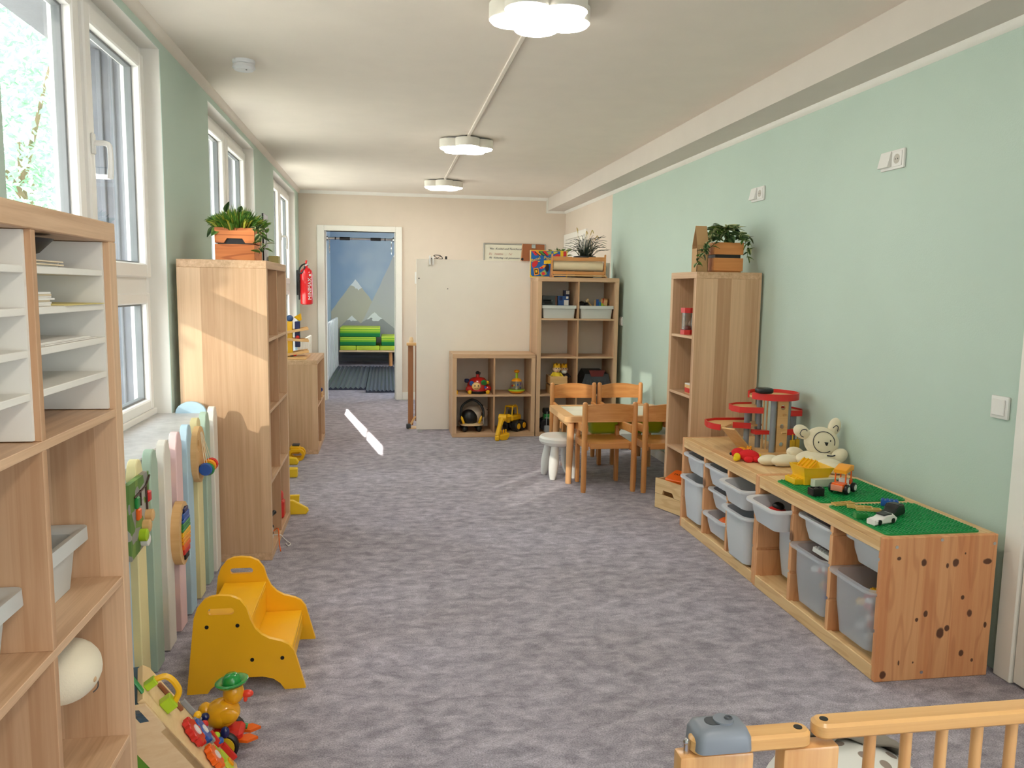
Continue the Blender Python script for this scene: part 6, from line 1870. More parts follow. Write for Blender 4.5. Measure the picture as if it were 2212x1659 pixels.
B().box(1.788, 1.79, 4.478, 4.552, zs2 + 0.008, zs2 + 0.035).out('red_panel', M_RED, rw, world=True)
B().box(1.79, 1.86, 4.47, 4.56, zs2 + 0.054, zs2 + 0.062, 0.002).out('white_lid', M_WPLAST, rw, world=True)

cr = thing('pine_crate', 'light pine crate with grip slot on the floor under the narrow right shelf', 'crate', (1.80, 4.62, 0), 0)
M_CRP = wood('pale_pine', (226, 188, 132), (242, 210, 160), 'x', rough=0.55, rings=0.35, rcol=(200, 150, 92))
# built in its own frame: front face (-y) turned to face left
Kc = Matrix.Translation(V((1.668, 4.672, 0.0))) @ Euler((0, 0, -1.22)).to_matrix().to_4x4()
Wc, Dc = 0.25, 0.26
cr.location = (1.668, 4.672, 0); cr.rotation_euler = (0, 0, -1.22); LOCAL[cr.name] = Kc
zb_ = 0.097
for z0, z1 in ((0.004, 0.094), ):
    B().box(0, Wc, 0, 0.013, z0, z1, 0.001).out('slat', M_CRP, cr)
xc = Wc / 2
B().prism([(0, zb_), (xc - 0.055, zb_), (xc - 0.05, zb_ + 0.028), (xc + 0.035, zb_ + 0.028), (xc + 0.055, zb_), (Wc, zb_), (Wc, 0.190), (0, 0.190)], 0, 0.013, 'y').out('slat', M_CRP, cr, smooth=0)
for y in (Dc - 0.013,):
    B().box(0, Wc, y, Dc, 0.004, 0.094, 0.001).out('slat', M_CRP, cr); B().box(0, Wc, y, Dc, 0.097, 0.19, 0.001).out('slat', M_CRP, cr)
for x in (0.002, Wc - 0.014):
    B().box(x, x + 0.012, 0.013, Dc - 0.013, 0.004, 0.094, 0.001).out('slat', M_CRP, cr); B().box(x, x + 0.012, 0.013, Dc - 0.013, 0.097, 0.188, 0.001).out('slat', M_CRP, cr)
B().box(0.012, Wc - 0.012, 0.013, Dc - 0.013, 0.004, 0.012).out('base', M_CRP, cr)
for x in (0.016, Wc - 0.04):
    B().box(x, x + 0.024, 0.013, 0.03, 0.012, 0.18).out('corner_post', M_CRP, cr)
tp = thing('toy_laptop', 'orange plastic toy laptop lying on the pine crate', 'toy', (1.79, 4.66, 0.19))
Ko = Kc @ Matrix.Translation(V((0.13, 0.10, 0.20))) @ Euler((0.25, 0.0, 0.3)).to_matrix().to_4x4()
B().frame(Ko).prism(rrect(-0.085, 0.095, -0.07, 0.07, 0.02), -0.008, 0.018, 'z', bev=0.005).out('shell', M_ORG, tp, world=True)
B().frame(Ko).prism(oval(0.045, 0.0, 0.03, 0.022, 14), 0.018, 0.02, 'z').out('speaker', P('brown_recess', (120, 70, 40), 0.6), tp, world=True)
text('TAXI', 0.026, P('dark_print', (90, 40, 16), 0.5), tp, tuple(Ko @ V((-0.06, 0.0, 0.0185))), tuple((Ko.to_3x3()).to_euler()), depth=0.0006)

# ================================================================ wooden toy garage
tg = thing('toy_garage', 'wooden toy parking garage with red kerbs on the far pine frame', 'toy garage', (1.95, 3.86, 0.52))
GZ = 0.5205
M_GG = P('garage_grey_paint', (140, 146, 152), 0.5)
def deck(poly, z, th=0.011, name='deck', hole=None):
    B().prism(poly, z, z + th, 'z').out(name, M_TOYW, tg, world=True)
def kerb(pts, z, h=0.03, t=0.007):
    """upright red band following a polyline"""
    for i in range(len(pts) - 1):
        pass
    L, Rr = [], []
    n = len(pts)
    for i, p in enumerate(pts):
        a = V(pts[max(i - 1, 0)]); c = V(pts[min(i + 1, n - 1)])
        d = (V((c.x, c.y)) - V((a.x, a.y))).normalized()
        nn = V((-d.y, d.x)) * t / 2
        L.append((p[0] + nn.x, p[1] + nn.y)); Rr.append((p[0] - nn.x, p[1] - nn.y))
    B().loft([[(l[0], l[1], z), (r[0], r[1], z), (r[0], r[1], z + h), (l[0], l[1], z + h)] for l, r in zip(L, Rr)]).out('red_kerb', M_RED, tg, world=True, smooth=40)
# base plate and round base
B().prism(circ(1.99, 3.86, 0.135, 26), GZ, GZ + 0.012, 'z').out('base', M_TOYW, tg, world=True)
# tower
B().prism([(1.985, GZ + 0.012), (2.043, GZ + 0.012), (2.043, 0.808), (1.985, 0.808)], 3.765, 3.775, 'y', holes=[circ(2.014, z, 0.0125, 14) for z in (0.572, 0.667, 0.765)]).out('tower_panel', M_TOYW, tg, world=True)
for x, y, z1 in ((1.965, 3.772, 0.81), (2.055, 3.79, 0.81), (1.93, 3.86, 0.81), (2.06, 3.92, 0.81)):
    B().cyl((x, y, GZ + 0.010), (x, y, z1), 0.0145, seg=14).out('grey_column', M_GG, tg, world=True)
B().cyl((1.935, 3.82, GZ + 0.01), (1.935, 3.82, 0.80), 0.004, seg=6).cyl((1.95, 3.81, GZ + 0.01), (1.95, 3.81, 0.80), 0.004, seg=6).out('lift_rod', M_TOYW, tg, world=True)
B().box(1.905, 1.965, 3.79, 3.85, GZ + 0.012, GZ + 0.022, 0.001).out('lift_platform', M_TOYW, tg, world=True)
B().prism([(1.88, 3.79), (1.955, 3.785), (1.955, 3.82), (1.88, 3.84)], 0.622, 0.642, 'z').out('red_kerb', M_RED, tg, world=True)
# top deck
deck(circ(2.0, 3.85, 0.122, 30), 0.808)
kerb([(2.0 + 0.125 * math.cos(a), 3.85 + 0.125 * math.sin(a)) for a in [-3.0 + 5.9 * i / 30 for i in range(31)]], 0.803, 0.034)
# left decks
d2p = [(1.785, 3.86), (1.80, 3.81), (1.84, 3.79), (1.91, 3.77), (1.95, 3.84), (1.95, 3.97), (1.85, 3.965), (1.80, 3.93)]
deck(d2p, 0.745)
kerb([(1.908, 3.766), (1.84, 3.786), (1.798, 3.807), (1.782, 3.86), (1.797, 3.932), (1.85, 3.968), (1.94, 3.973)], 0.735, 0.03)
d1p = [(1.66, 3.88), (1.665, 3.83), (1.685, 3.79), (1.72, 3.80), (1.79, 3.88), (1.875, 3.835), (1.95, 3.86), (1.95, 3.99), (1.75, 3.995), (1.68, 3.96)]
deck(d1p, 0.655)
kerb([(1.687, 3.785), (1.663, 3.82), (1.657, 3.88), (1.677, 3.958), (1.75, 3.998), (1.94, 3.993)], 0.648, 0.03)
kerb([(1.795, 3.876), (1.875, 3.831)], 0.645, 0.03)
for x, y, z0, z1 in ((1.87, 3.87, 0.666, 0.745), (1.87, 3.87, GZ, 0.655), (1.92, 3.95, 0.666, 0.745)):
    B().cyl((x, y, z0), (x, y, z1), 0.0145, seg=12).out('grey_column', M_GG, tg, world=True)
# right decks
deck([(2.05, 3.80), (2.13, 3.80), (2.16, 3.85), (2.15, 3.93), (2.05, 3.95)], 0.725)
kerb([(2.045, 3.795), (2.10, 3.793), (2.135, 3.797), (2.163, 3.85), (2.155, 3.925), (2.10, 3.955)], 0.715, 0.03)
deck([(2.05, 3.78), (2.12, 3.78), (2.15, 3.85), (2.14, 3.93), (2.05, 3.95)], 0.633)
kerb([(2.035, 3.775), (2.115, 3.775)], 0.62, 0.03)
B().tube([(2.015, 3.762, 0.727), (2.04, 3.775, 0.727)], [0.006, 0.009], 6).tube([(2.01, 3.762, 0.634), (2.035, 3.77, 0.634)], [0.006, 0.009], 6).out('deck_peg', M_TOYW, tg, world=True)
B().cyl((2.12, 3.85, GZ), (2.12, 3.85, 0.725), 0.0145, seg=12).out('grey_column', M_GG, tg, world=True)
# ramp
Kr = Matrix.Translation(V((1.668, 3.80, 0.662)))
p0, p1 = V((1.70, 3.775, 0.666)), V((1.845, 3.872, 0.536))
ax = (p1 - p0).normalized(); sd = V((0.57, -0.82, 0)).normalized(); sd = (sd - ax * sd.dot(ax)).normalized(); up_ = sd.cross(ax); up_ = up_ if up_.z > 0 else -up_
def rp(u, v, w): return tuple(p0 + ax * u + sd * v + up_ * w)
Lr = (p1 - p0).length
B().loft([[rp(0, -0.01, -0.008), rp(0, 0.065, -0.008), rp(0, 0.065, 0), rp(0, -0.01, 0)], [rp(Lr, -0.01, -0.008), rp(Lr, 0.065, -0.008), rp(Lr, 0.065, 0), rp(Lr, -0.01, 0)]]).out('ramp', M_TOYW, tg, world=True, smooth=0)
for k in range(4):
    u = 0.025 + 0.045 * k
    B().loft([[rp(u, 0.026, 0.0003), rp(u, 0.0295, 0.0003), rp(u, 0.0295, 0.001), rp(u, 0.026, 0.001)], [rp(u + 0.018, 0.026, 0.0003), rp(u + 0.018, 0.0295, 0.0003), rp(u + 0.018, 0.0295, 0.001), rp(u + 0.018, 0.026, 0.001)]]).out('lane_dash', P('dash_brown', (110, 50, 36), 0.6), tg, world=True, smooth=0)
for x, y in ((2.075, 3.765), (2.115, 3.79)):
    B().box(x - 0.011, x + 0.011, y - 0.008, y + 0.008, GZ, 0.595, 0.002).cyl((x, y, 0.595), (x, y, 0.625), 0.003, seg=6).out('fuel_pump', P('mustard_paint', (214, 172, 40), 0.5), tg, world=True)
hd = B().prism(rrect(1.875, 1.96, 3.75, 3.83, 0.03, 6), 0.838, 0.864, 'z', bev=0.006)
tag(recenter(hd.out('black_disc', M_BLACK, None, smooth=50)), 'black oval plastic puck lying on the garage\'s top deck', 'toy')
tc_ = thing('toy_car', 'tiny yellow toy digger parked inside the wooden garage', 'toy car', (1.87, 3.90, 0.52))
B().box(1.855, 1.895, 3.885, 3.91, GZ + 0.008, GZ + 0.028, 0.003).out('body', M_TYEL, tc_, world=True)
B().box(1.868, 1.888, 3.888, 3.906, GZ + 0.028, GZ + 0.045, 0.003).out('cabin', M_BLACK, tc_, world=True)
for x in (1.862, 1.888):
    B().cyl((x, 3.882, GZ + 0.009), (x, 3.913, GZ + 0.009), 0.0085, seg=10).out('axle_wheels', M_BLACK, tc_, world=True)

# ================================================================ plush bear
bear = thing('plush_bear', 'cream fabric bear with a stitched face ring, leaning against the green wall', 'plush toy', (2.05, 3.43, 0.52))
def ell(name, c, r, rot=(0, 0, 0), mt=M_CREAM, seg=20, rg=14):
    return B().ball(c, r, seg, rg, rot).out(name, mt, bear, world=True, smooth=80)
hb = B().ball((2.062, 3.47, 0.642), (0.090, 0.042, 0.073), 24, 16, (-0.25, 0.12, 0.0))
ho = hb.out('head', M_CREAM, bear, world=True, smooth=80)
for (c, r, rt) in (((1.957, 3.47, 0.693), (0.046, 0.022, 0.031), (0, 0.55, 0)), ((2.13, 3.48, 0.714), (0.031, 0.022, 0.044), (0, 0.25, 0))):
    ell('ear', c, r, rt)
ear = P('stitch_navy', (30, 34, 50), 0.8)
def stitch(pts, nm='stitching', r=0.0018):
    B().tube(spline(pts, 5), r, 5).out(nm, ear, bear, world=True)
# face ring on the head's front surface
Rh = Euler((-0.25, 0.12, 0.0)).to_matrix()
def onhead(u, v, lift=1.0):
    """point on the head's front: u,v in units of the semi-axes"""
    w = math.sqrt(max(0.0, 1 - u * u - v * v))
    return tuple(V((2.062, 3.47, 0.642)) + Rh @ V((0.090 * u * lift, -0.042 * w * lift - 0.001, 0.073 * v * lift)))
stitch([onhead(-0.08 + 0.60 * math.cos(a), -0.05 + 0.68 * math.sin(a), 1.012) for a in [-0.9 - 5.6 * i / 16 for i in range(17)]], 'face_ring')
B().prism([(0, 0)] * 0 or [(-0.010, 0.006), (0.010, 0.008), (0.008, -0.008), (0.003, -0.01)], 0, 0.003, 'z') if False else None
nose = V(onhead(-0.02, -0.15, 1.03))
B().at(tuple(nose), (0, 0.2, 0)).prism([(-0.010, 0.006), (0.009, 0.008), (0.007, -0.008), (0.002, -0.009)], -0.002, 0.002, 'y').out('nose', M_BLACK, bear, world=True)
for u, v in ((-0.42, -0.10), (0.24, 0.06)):
    B().ball(onhead(u, v, 1.01), (0.003, 0.002, 0.005), 8, 6).out('eye', M_BLACK, bear, world=True)
stitch([(1.935, 3.446, 0.69), (1.945, 3.444, 0.707), (1.965, 3.446, 0.708), (1.972, 3.447, 0.70)], 'ear_stitch')
stitch([(1.935, 3.446, 0.69), (1.942, 3.445, 0.678), (1.955, 3.446, 0.672)], 'ear_stitch')
stitch([(2.108, 3.455, 0.712), (2.122, 3.453, 0.724), (2.135, 3.455, 0.716), (2.134, 3.456, 0.695)], 'ear_stitch')
# body, arms, legs
ell('body', (2.03, 3.46, 0.562), (0.095, 0.065, 0.042), (0, 0.0, -0.15))
ell('leg', (1.905, 3.505, 0.548), (0.085, 0.042, 0.030), (0, 0, 0.18))
ell('foot', (1.83, 3.53, 0.546), (0.058, 0.036, 0.0255), (0, 0, 0.1))
ell('leg', (2.055, 3.385, 0.55), (0.062, 0.06, 0.029), (0, 0, -0.6))
ell('foot', (2.045, 3.325, 0.545), (0.05, 0.038, 0.024), (0, 0.1, -0.5))
ell('arm', (1.965, 3.53, 0.577), (0.055, 0.03, 0.03), (0, 0.3, 0.3))
ell('arm', (2.13, 3.43, 0.578), (0.048, 0.03, 0.035), (0, -0.55, 0.0))
B().box(1.842, 1.892, 3.485, 3.4865, 0.525, 0.545).out('care_label', M_PAPER, bear, world=True, smooth=0)
stitch([(2.06, 3.41, 0.588), (2.085, 3.408, 0.586), (2.10, 3.41, 0.589)], 'collar_stitch', 0.003)

# red plush dog and small orange animal
rd = thing('plush_dog', 'small red plush dog with yellow ears on the far pine frame', 'plush toy', (1.76, 3.63, 0.52))
M_PR = P('red_plush', (222, 34, 40), 0.95, bump=0.2, bscale=250)
M_PY = P('yellow_plush', (240, 206, 30), 0.95, bump=0.2, bscale=250)
B().ball((1.775, 3.63, 0.548), (0.052, 0.036, 0.029), 18, 12, (0, 0.1, -0.2)).ball((1.735, 3.67, 0.553), (0.035, 0.03, 0.026), 16, 10).ball((1.76, 3.602, 0.535), (0.024, 0.022, 0.016)).ball((1.80, 3.60, 0.535), (0.026, 0.022, 0.016)).out('body', M_PR, rd, world=True, smooth=80)
B().ball((1.715, 3.635, 0.541), (0.017, 0.02, 0.02), 12, 8).ball((1.706, 3.63, 0.532), (0.013, 0.016, 0.011)).out('ear', M_PY, rd, world=True, smooth=80)
B().ball((1.70, 3.675, 0.549), 0.008, 8, 6).out('nose', M_BLACK, rd, world=True)
B().ball((1.822, 3.615, 0.55), 0.008, 8, 6).out('tail', M_PY, rd, world=True)
oc = thing('toy_cat', 'small orange toy animal behind the red plush dog', 'toy', (1.77, 3.69, 0.52))
M_OC = P('orange_toy_coat', (246, 160, 30), 0.6)
B().ball((1.765, 3.70, 0.556), (0.03, 0.018, 0.022)).ball((1.802, 3.69, 0.562), (0.017, 0.016, 0.016)).ball((1.795, 3.69, 0.578), 0.006, 8, 6).ball((1.81, 3.69, 0.578), 0.006, 8, 6).box(1.75, 1.79, 3.69, 3.71, 0.5205, 0.545, 0.004).out('body', M_OC, oc, world=True, smooth=60)
B().ball((1.803, 3.674, 0.559), 0.005, 8, 6).ball((1.797, 3.676, 0.568), 0.003, 6, 5).ball((1.81, 3.676, 0.568), 0.003, 6, 5).out('face', M_BLACK, oc, world=True)

# ================================================================ on the building plates
PZ = 0.5295
tu = thing('tipper_tub', 'yellow brick-built tipper tub on the far building plate', 'toy', (1.81, 3.15, PZ))
M_DY = P('brick_yellow', (246, 196, 28), 0.35)
B().loft([[(x, y, z) for x, y in ((1.775 - e, 3.10 - e), (1.885 + e * 1.6, 3.10 - e), (1.885 + e * 1.6, 3.205 + e), (1.775 - e, 3.205 + e))] for z, e in ((PZ, 0.0), (PZ + 0.035, 0.0), (PZ + 0.075, 0.012))] +
         [[(x, y, z) for x, y in ((1.779 - e, 3.104 - e), (1.881 + e * 1.6, 3.104 - e), (1.881 + e * 1.6, 3.201 + e), (1.779 - e, 3.201 + e))] for z, e in ((PZ + 0.075, 0.011), (PZ + 0.04, 0.0))]).out('tub', M_DY, tu, world=True, smooth=0)
B().box(1.735, 1.775, 3.11, 3.195, PZ, PZ + 0.024, 0.001).out('step', M_DY, tu, world=True)
sb_ = B()
for i in range(2):
    for j in range(4):
        sb_.lathe([(0.0047, PZ + 0.024), (0.0047, PZ + 0.0285), (0, PZ + 0.0285)], (1.745 + 0.02 * i, 3.12 + 0.0215 * j, 0), 8)
sb_.out('studs', M_DY, tu, world=True, kind='stuff')
B().at((1.80, 3.155, PZ + 0.065), (0, -0.62, 0.35)).box(-0.006, 0.05, -0.04, 0.04, 0.0, 0.006, 0.001).out('tilted_plate', P('brick_amber', (244, 172, 26), 0.35), tu, world=True)
for k in range(4):
    B().at((1.80, 3.155, PZ + 0.065), (0, -0.62, 0.35)).box(0.0, 0.048, -0.034 + 0.02 * k, -0.031 + 0.02 * k, 0.006, 0.013).out('plate_rib', M_DY, tu, world=True)
wb_ = brick(2, 8, P('brick_pale_grey', (214, 218, 200), 0.35), 0.0145, 0.032, 'long_brick', stud=False)
wb_.location = (1.855, 3.08, PZ); wb_.rotation_euler = (0, 0, -1.45)
tag(wb_, 'long pale grey brick beside the orange brick car', 'toy brick')
bx_ = thing('black_brick_part', 'small black openwork brick part on the far building plate', 'toy', (1.735, 2.935, PZ))
bb_ = B()
for x0, x1, y0, y1, z0, z1 in ((1.71, 1.76, 2.915, 2.92, 0, 0.032), (1.71, 1.76, 2.955, 2.96, 0, 0.03), (1.71, 1.715, 2.92, 2.955, 0, 0.03), (1.755, 1.76, 2.92, 2.955, 0.0, 0.034), (1.715, 1.755, 2.92, 2.955, 0.0, 0.012)):
    bb_.box(x0, x1, y0, y1, PZ + z0, PZ + z1, 0.0015)
bb_.ball((1.735, 2.937, PZ + 0.02), 0.012).out('frame', M_BLACK, bx_, world=True)

oc_ = thing('brick_car', 'orange brick-built car with big black wheels on the far building plate', 'toy car', (1.88, 2.975, PZ))
Kk = Matrix.Translation(V((1.875, 2.975, PZ))) @ Euler((0, 0, 0.62)).to_matrix().to_4x4()
def cb_(nm, mt, *bx, bev=0.001):
    b = B().frame(Kk)
    for q in bx:
        b.box(*q, bev)
    b.out(nm, mt, oc_, world=True)
cb_('chassis', M_GREY, (-0.05, 0.05, -0.02, 0.02, 0.012, 0.022))
cb_('bonnet', M_ORG, (-0.055, -0.012, -0.024, 0.024, 0.022, 0.044))
cb_('bumper', P('brick_pale_orange', (232, 150, 120), 0.35), (-0.062, -0.055, -0.024, 0.024, 0.014, 0.038))
cb_('tail', M_WPLAST, (0.0, 0.05, -0.022, 0.022, 0.022, 0.032))
cb_('driver_brick', M_WPLAST, (0.0, 0.02, -0.018, 0.018, 0.032, 0.056))
cb_('red_brick', M_RED, (0.028, 0.05, -0.02, 0.02, 0.032, 0.05))
cb_('pillars', M_ORG, (-0.028, -0.022, -0.024, -0.019, 0.044, 0.088), (-0.028, -0.022, 0.019, 0.024, 0.044, 0.088), (0.024, 0.03, -0.024, -0.019, 0.032, 0.09), (0.024, 0.03, 0.019, 0.024, 0.032, 0.09))
B().frame(Kk).prism([(-0.036, 0.084), (0.03, 0.092), (0.04, 0.088), (0.04, 0.112), (0.01, 0.115), (-0.036, 0.098)], -0.027, 0.027, 'y', bev=0.002).out('roof', M_TORG, oc_, world=True)
for x in (-0.032, 0.034):
    for s in (-1, 1):
        w = B().frame(Kk).lathe([(0, -0.008), (0.017, -0.008), (0.0205, -0.004), (0.0205, 0.004), (0.017, 0.008), (0, 0.008)], (x, 0.031 * s, 0.0205), 18, 'y').out('tyre', M_BLACK, oc_, world=True)
        B().frame(Kk).lathe([(0.006, 0.0085 * s), (0.0125, 0.0085 * s), (0.0125, 0.0095 * s), (0.006, 0.0095 * s)], (x, 0.031 * s, 0.0205), 16, 'y').out('rim', M_WPLAST, w, world=True)

# near plate: beige fence bricks, green and blue bricks, black and white car parts
fe_ = thing('brick_fence', 'flat beige brick fence pieces on the nearest building plate', 'toy', (1.79, 2.75, PZ))
M_TAN = P('brick_tan', (222, 182, 104), 0.4)
for (x, y, a) in ((1.765, 2.79, 0.15), (1.80, 2.735, -0.5), (1.815, 2.70, -0.35)):
    Kf = Matrix.Translation(V((x, y, PZ))) @ Euler((0, 0, a)).to_matrix().to_4x4()
    b = B().frame(Kf).box(-0.045, 0.045, -0.014, -0.009, 0, 0.009).box(-0.045, 0.045, 0.009, 0.014, 0, 0.009)
    for k in range(4):
        b.box(-0.045 + 0.0285 * k, -0.040 + 0.0285 * k, -0.009, 0.009, 0.001, 0.008)
    b.out('fence_panel', M_TAN, fe_, world=True)
o = brick(2, 3, M_GRN, 0.0145, 0.019); o.location = (1.725, 2.61, PZ); o.rotation_euler = (0, 0, 1.4)
tag(o, 'dark green brick on the nearest building plate', 'toy brick')
o = brick(2, 4, M_BLUE, 0.0155, 0.022); o.location = (1.94, 2.755, PZ); o.rotation_euler = (0, 0, 1.0)
tag(o, 'blue studded brick on the nearest building plate', 'toy brick')
wc = thing('white_car_shell', 'white plastic car shell lying on the nearest building plate', 'toy car', (1.765, 2.54, PZ))
Kw = Matrix.Translation(V((1.765, 2.545, PZ))) @ Euler((0, 0, 0.3)).to_matrix().to_4x4()
B().frame(Kw).prism([(-0.055, 0.0), (0.05, 0.0), (0.06, 0.016), (0.035, 0.034), (0.0, 0.032), (-0.02, 0.022), (-0.055, 0.018)], -0.022, 0.022, 'y', bev=0.005).out('shell', M_WPLAST, wc, world=True)
B().frame(Kw).box(-0.01, 0.03, -0.019, 0.019, 0.03, 0.035, 0.001).out('window', M_BLACK, wc, world=True)
for x in (-0.034, 0.034):
    B().frame(Kw).cyl((x, -0.0235, 0.01), (x, 0.0235, 0.01), 0.0095, seg=10).out('wheel_arch', M_BLACK, wc, world=True)
bc = thing('black_car_shell', 'black plastic car shell lying behind the white one on the nearest plate', 'toy car', (1.85, 2.62, PZ))
Kw = Matrix.Translation(V((1.86, 2.625, PZ))) @ Euler((0, 0, 0.5)).to_matrix().to_4x4()
B().frame(Kw).prism([(-0.06, 0.0), (0.055, 0.0), (0.06, 0.018), (0.045, 0.042), (0.005, 0.045), (-0.02, 0.026), (-0.06, 0.018)], -0.024, 0.024, 'y', bev=0.006).out('shell', M_BLACK, bc, world=True)
B().frame(Kw).prism([(-0.012, 0.03), (0.004, 0.043), (0.04, 0.041), (0.046, 0.03)], -0.0245, 0.0245, 'y').out('window', P('dark_window_gloss', (40, 42, 46), 0.1), bc, world=True)

# ================================================================ switches and sockets
def socket_pair(label, y0, y1, z0, z1):
    t = thing('double_wall_socket', label, 'socket', (XR, (y0 + y1) / 2, z0), 0, 'switch and socket plates high on the green wall')
    B().box(2.168, XR, y0, y1, z0, z1, 0.004, 2).out('cover_plate', M_WPLAST, t, world=True)
    w = (y1 - y0) / 2
    h = z1 - z0
    # socket insert (towards the viewer)
    B().box(2.164, 2.168, y0 + 0.010, y0 + w - 0.006, z0 + 0.01, z1 - 0.01, 0.001).out('socket_insert', M_WPLAST, t, world=True)
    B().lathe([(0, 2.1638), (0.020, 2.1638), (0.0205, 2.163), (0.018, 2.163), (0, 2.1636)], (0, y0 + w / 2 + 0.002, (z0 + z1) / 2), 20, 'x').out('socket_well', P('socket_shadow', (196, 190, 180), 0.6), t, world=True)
    for dy in (-0.008, 0.008):
        B().cyl((2.1632, y0 + w / 2 + 0.002 + dy, (z0 + z1) / 2), (2.1628, y0 + w / 2 + 0.002 + dy, (z0 + z1) / 2), 0.0028, seg=8).out('pin_hole', M_BLACK, t, world=True)
    # flap cover standing off
    B().prism([(2.168, z1 - 0.008), (2.163, z1 - 0.004), (2.148, z0 + 0.012), (2.168, z0 + 0.012)], y0 + w + 0.002, y1 - 0.006, 'y').out('rocker_flap', M_WPLAST, t, world=True)
socket_pair('white switch and socket plate high on the green wall, nearest the viewer', 3.15, 3.31, 1.885, 1.967)
socket_pair('white switch and socket plate high on the green wall, near the ivy crate', 4.42, 4.58, 1.885, 1.967)
def switch(label, y, z):
    t = thing('light_switch', label, 'switch', (XR, y, z))
    B().box(2.169, XR, y - 0.041, y + 0.041, z - 0.041, z + 0.041, 0.004, 2).out('cover_plate', M_WPLAST, t, world=True)
    B().box(2.163, 2.169, y - 0.029, y + 0.029, z - 0.029, z + 0.029, 0.002).out('rocker', M_WPLAST, t, world=True)
switch('white square light switch beside the white door, at the right picture edge', 2.508, 0.952)
switch('small white switch on the green wall beside the tall back shelf', 7.19, 1.07)

# ================================================================ ceiling: flower lamps, cable duct, smoke alarm
M_LAMP = P('lamp_diffuser', (255, 250, 240), 0.5, emit=25.0)
def flower(R, cnt=80):
    """outline of five overlapping round petals"""
    pts = []
    for i in range(cnt):
        a = 2 * PI * i / cnt
        best = 0.0
        for k in range(5):
            t = a - (PI / 2 + 2 * PI * k / 5)
            c, r = 0.56 * R, 0.44 * R
            q = r * r - (c * math.sin(t)) ** 2
            if q > 0 and math.cos(t) > 0:
                best = max(best, c * math.cos(t) + math.sqrt(q))
        pts.append((best * math.cos(a), best * math.sin(a)))
    return pts
def lamp(label, y, first=None):
    if first:
        return dup(first, (0.60, y, ZC), PI / 5, label)
    t = thing('flower_ceiling_lamp', label, 'ceiling lamp', (0.60, y, ZC), 0.0, 'flower-shaped ceiling lamps')
    B().prism(flower(0.205), -0.072, -0.012, 'z').out('housing', P('lamp_housing_white', (240, 236, 226), 0.5), t)
    B().prism(flower(0.16), -0.012, 0.0, 'z').out('ceiling_mount', M_GREY, t)
    B().prism(flower(0.196), -0.080, -0.072, 'z').out('diffuser', M_LAMP, t)
    return t
l1 = lamp('glowing flower-shaped ceiling lamp cut by the top picture edge', 3.16)
lamp('glowing flower-shaped ceiling lamp in the middle of the room', 6.10, l1)
lamp('glowing flower-shaped ceiling lamp farthest back, near the far wall', 8.43, l1)
lamp('added unseen flower-shaped fill lamp above the gate', 0.25, l1)  # unseen lamp added to light the foreground
lamp('added unseen flower-shaped fill lamp behind the viewer', -1.6, l1)  # second unseen lamp, added as fill from behind
tag(recenter(B().box(0.592, 0.612, 3.30, 5.94, ZC - 0.012, ZC, 0.002).out('cable_duct', M_CEIL)), 'white cable duct on the ceiling between the nearest and middle lamps', 'cable duct', 'ceiling cable ducts')
tag(recenter(B().box(0.592, 0.612, 6.26, 8.27, ZC - 0.012, ZC, 0.002).out('cable_duct', M_CEIL)), 'white cable duct on the ceiling between the middle and farthest lamps', 'cable duct', 'ceiling cable ducts')
sa = thing('smoke_alarm', 'round white smoke alarm on the ceiling above the window wall', 'smoke alarm', (-0.69, 4.27, ZC))
M_SA = P('smoke_alarm_white', (228, 228, 230), 0.45)
B().lathe([(0, ZC), (0.055, ZC), (0.055, ZC - 0.012), (0.049, ZC - 0.018), (0, ZC - 0.018)], (-0.69, 4.27, 0), 26).out('base', M_SA, sa, world=True)
B().lathe([(0, ZC - 0.02), (0.051, ZC - 0.02), (0.056, ZC - 0.036), (0.045, ZC - 0.047), (0, ZC - 0.049)], (-0.69, 4.27, 0), 26).out('cover', M_SA, sa, world=True)
B().cyl((-0.69, 4.27, ZC - 0.017), (-0.69, 4.27, ZC - 0.021), 0.045, seg=22).out('vent_gap', M_DGREY, sa, world=True)
B().cyl((-0.675, 4.25, ZC - 0.048), (-0.675, 4.25, ZC - 0.0495), 0.004, seg=8).out('indicator', M_DGREY, sa, world=True)

# ================================================================ safety gate in front of the viewer
sg = thing('safety_gate', 'varnished wooden safety gate with a grey latch in the foreground', 'gate', (0.9, 0.93, 0))
def bar_x(nm, x0, x1, y0, y1, z0, z1, mt, r=0.014, rounded=True):
    pts = rrect(x0, x1, y0, y1, (y1 - y0) * 0.48, 5)
    b = B().prism(pts, z0, z1, 'z', bev=0.004)
    return b.out(nm, mt, sg, world=True, smooth=40)
bar_x('latch_rail', 0.392, 0.5605, 0.915, 0.948, 0.744, 0.766, M_GATEX)
bar_x('gate_rail', 0.5655, 1.75, 0.915, 0.948, 0.753, 0.775, M_GATEX)
B().box(0.376, 0.478, 0.918, 0.945, 0.0, 0.7435, 0.004, 2).out('end_post', M_GATE, sg, world=True)
B().box(0.520, 0.600, 0.918, 0.945, 0.0, 0.7435, 0.004, 2).out('hinge_post', M_GATE, sg, world=True)
for x in (0.545, 0.582):
    z = 0.7662 if x < 0.56 else 0.7752
    B().cyl((x, 0.932, z - 0.001), (x, 0.932, z + 0.0006), 0.0058, seg=14).out('hinge_hole', M_BLACK, sg, world=True)
xb = 0.652
while xb < 1.72:
    B().cyl((xb, 0.931, 0.04), (xb, 0.931, 0.754), 0.0078, seg=12).out('baluster', M_GATE, sg, world=True, smooth=60)
    xb += 0.0545
B().box(0.60, 1.75, 0.91, 0.94, 0.02, 0.055, 0.005).out('bottom_rail', M_GATEX, sg, world=True)
M_LATCH = P('latch_grey_plastic', (124, 130, 140), 0.4)
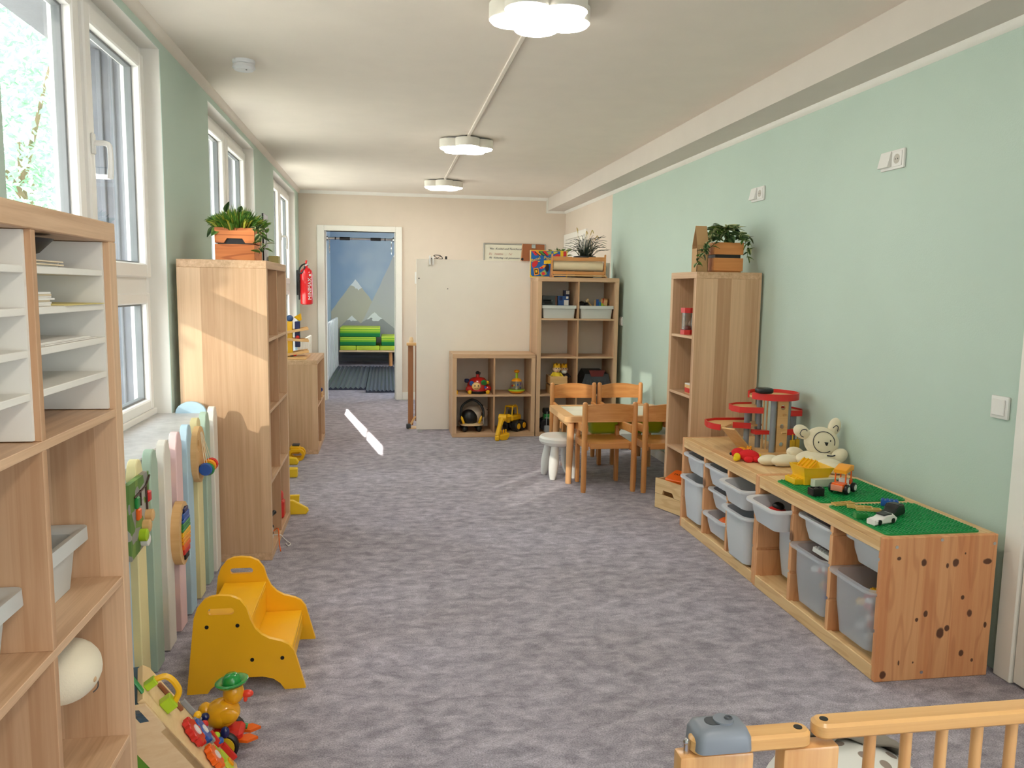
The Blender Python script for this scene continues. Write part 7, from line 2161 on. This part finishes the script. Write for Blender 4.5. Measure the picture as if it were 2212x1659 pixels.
lt = B().loft([[(x, y, z) for x, y in rrect(0.396 + e, 0.472 - e, 0.908 + e, 0.962 - e, 0.010, 4)] for z, e in ((0.751, 0.0), (0.768, 0.001), (0.777, 0.005), (0.780, 0.012))]).out('latch', M_LATCH, sg, world=True, smooth=60)
B().prism(rrect(0.415, 0.455, 0.928, 0.948, 0.0095, 5), 0.780, 0.7806, 'z').out('slide_slot', M_DGREY, lt, world=True)
B().cyl((0.441, 0.938, 0.780), (0.441, 0.938, 0.7825), 0.0135, seg=18).out('slide_button', M_LATCH, lt, world=True)
B().ring((0.448, 0.938, 0.783), 0.004, 0.0016, 'z', 12, 6).out('button_ring', M_DGREY, lt, world=True)
B().tube([(0.388, 0.93, 0.743), (0.388, 0.93, 0.757)], [0.004, 0.004], 8).ball((0.388, 0.93, 0.759), 0.005, 8, 6).out('bolt', M_CHROME, sg, world=True)

# spotted cushion and grey blanket on the floor behind the gate
def spots_mat():
    m, nt, o = base_mat('spotted_fabric')
    b = node(nt, 'ShaderNodeBsdfPrincipled'); b.inputs['Roughness'].default_value = 0.9
    tc = node(nt, 'ShaderNodeTexCoord'); vo = node(nt, 'ShaderNodeTexVoronoi'); vo.inputs['Scale'].default_value = 18.0
    nt.links.new(tc.outputs['Object'], vo.inputs[0])
    r = ramp(nt, vo.outputs['Distance'], [(0.28, (156, 140, 130)), (0.31, (238, 236, 230))]); nt.links.new(r.outputs[0], b.inputs['Base Color']); nt.links.new(b.outputs[0], o.inputs[0])
    return m
tag(recenter(B().ball((1.12, 1.68, 0.116), (0.205, 0.17, 0.116), 24, 14).out('spotted_cushion', spots_mat(), None, smooth=80)), 'white cushion with grey-brown spots on the floor behind the gate', 'cushion')
bl = B()
loops = []
for i in range(13):
    u = i / 12
    lp = []
    for j in range(9):
        w = j / 8
        x = 1.08 + 0.21 * u
        y = 1.69 + 0.15 * w + 0.02 * math.sin(u * 5)
        dx, dy = (x - 1.12) / 0.215, (y - 1.68) / 0.18
        z = 0.12 + 0.125 * math.sqrt(max(0.02, 1 - min(0.98, dx * dx + dy * dy))) + 0.012 * math.sin(9 * u + 5 * w) + 0.012
        lp.append((x, y, z))
    loops.append(lp)
bl.loft(loops, False, False, closed=False)
ob = bl.out('grey_blanket', P('grey_fleece', (146, 138, 128), 0.95, bump=0.3, bscale=200), None, smooth=80)
so = ob.modifiers.new('solid', 'SOLIDIFY'); so.thickness = 0.012; so.offset = 1
tag(recenter(ob), 'grey fleece blanket draped over the spotted cushion behind the gate', 'blanket')
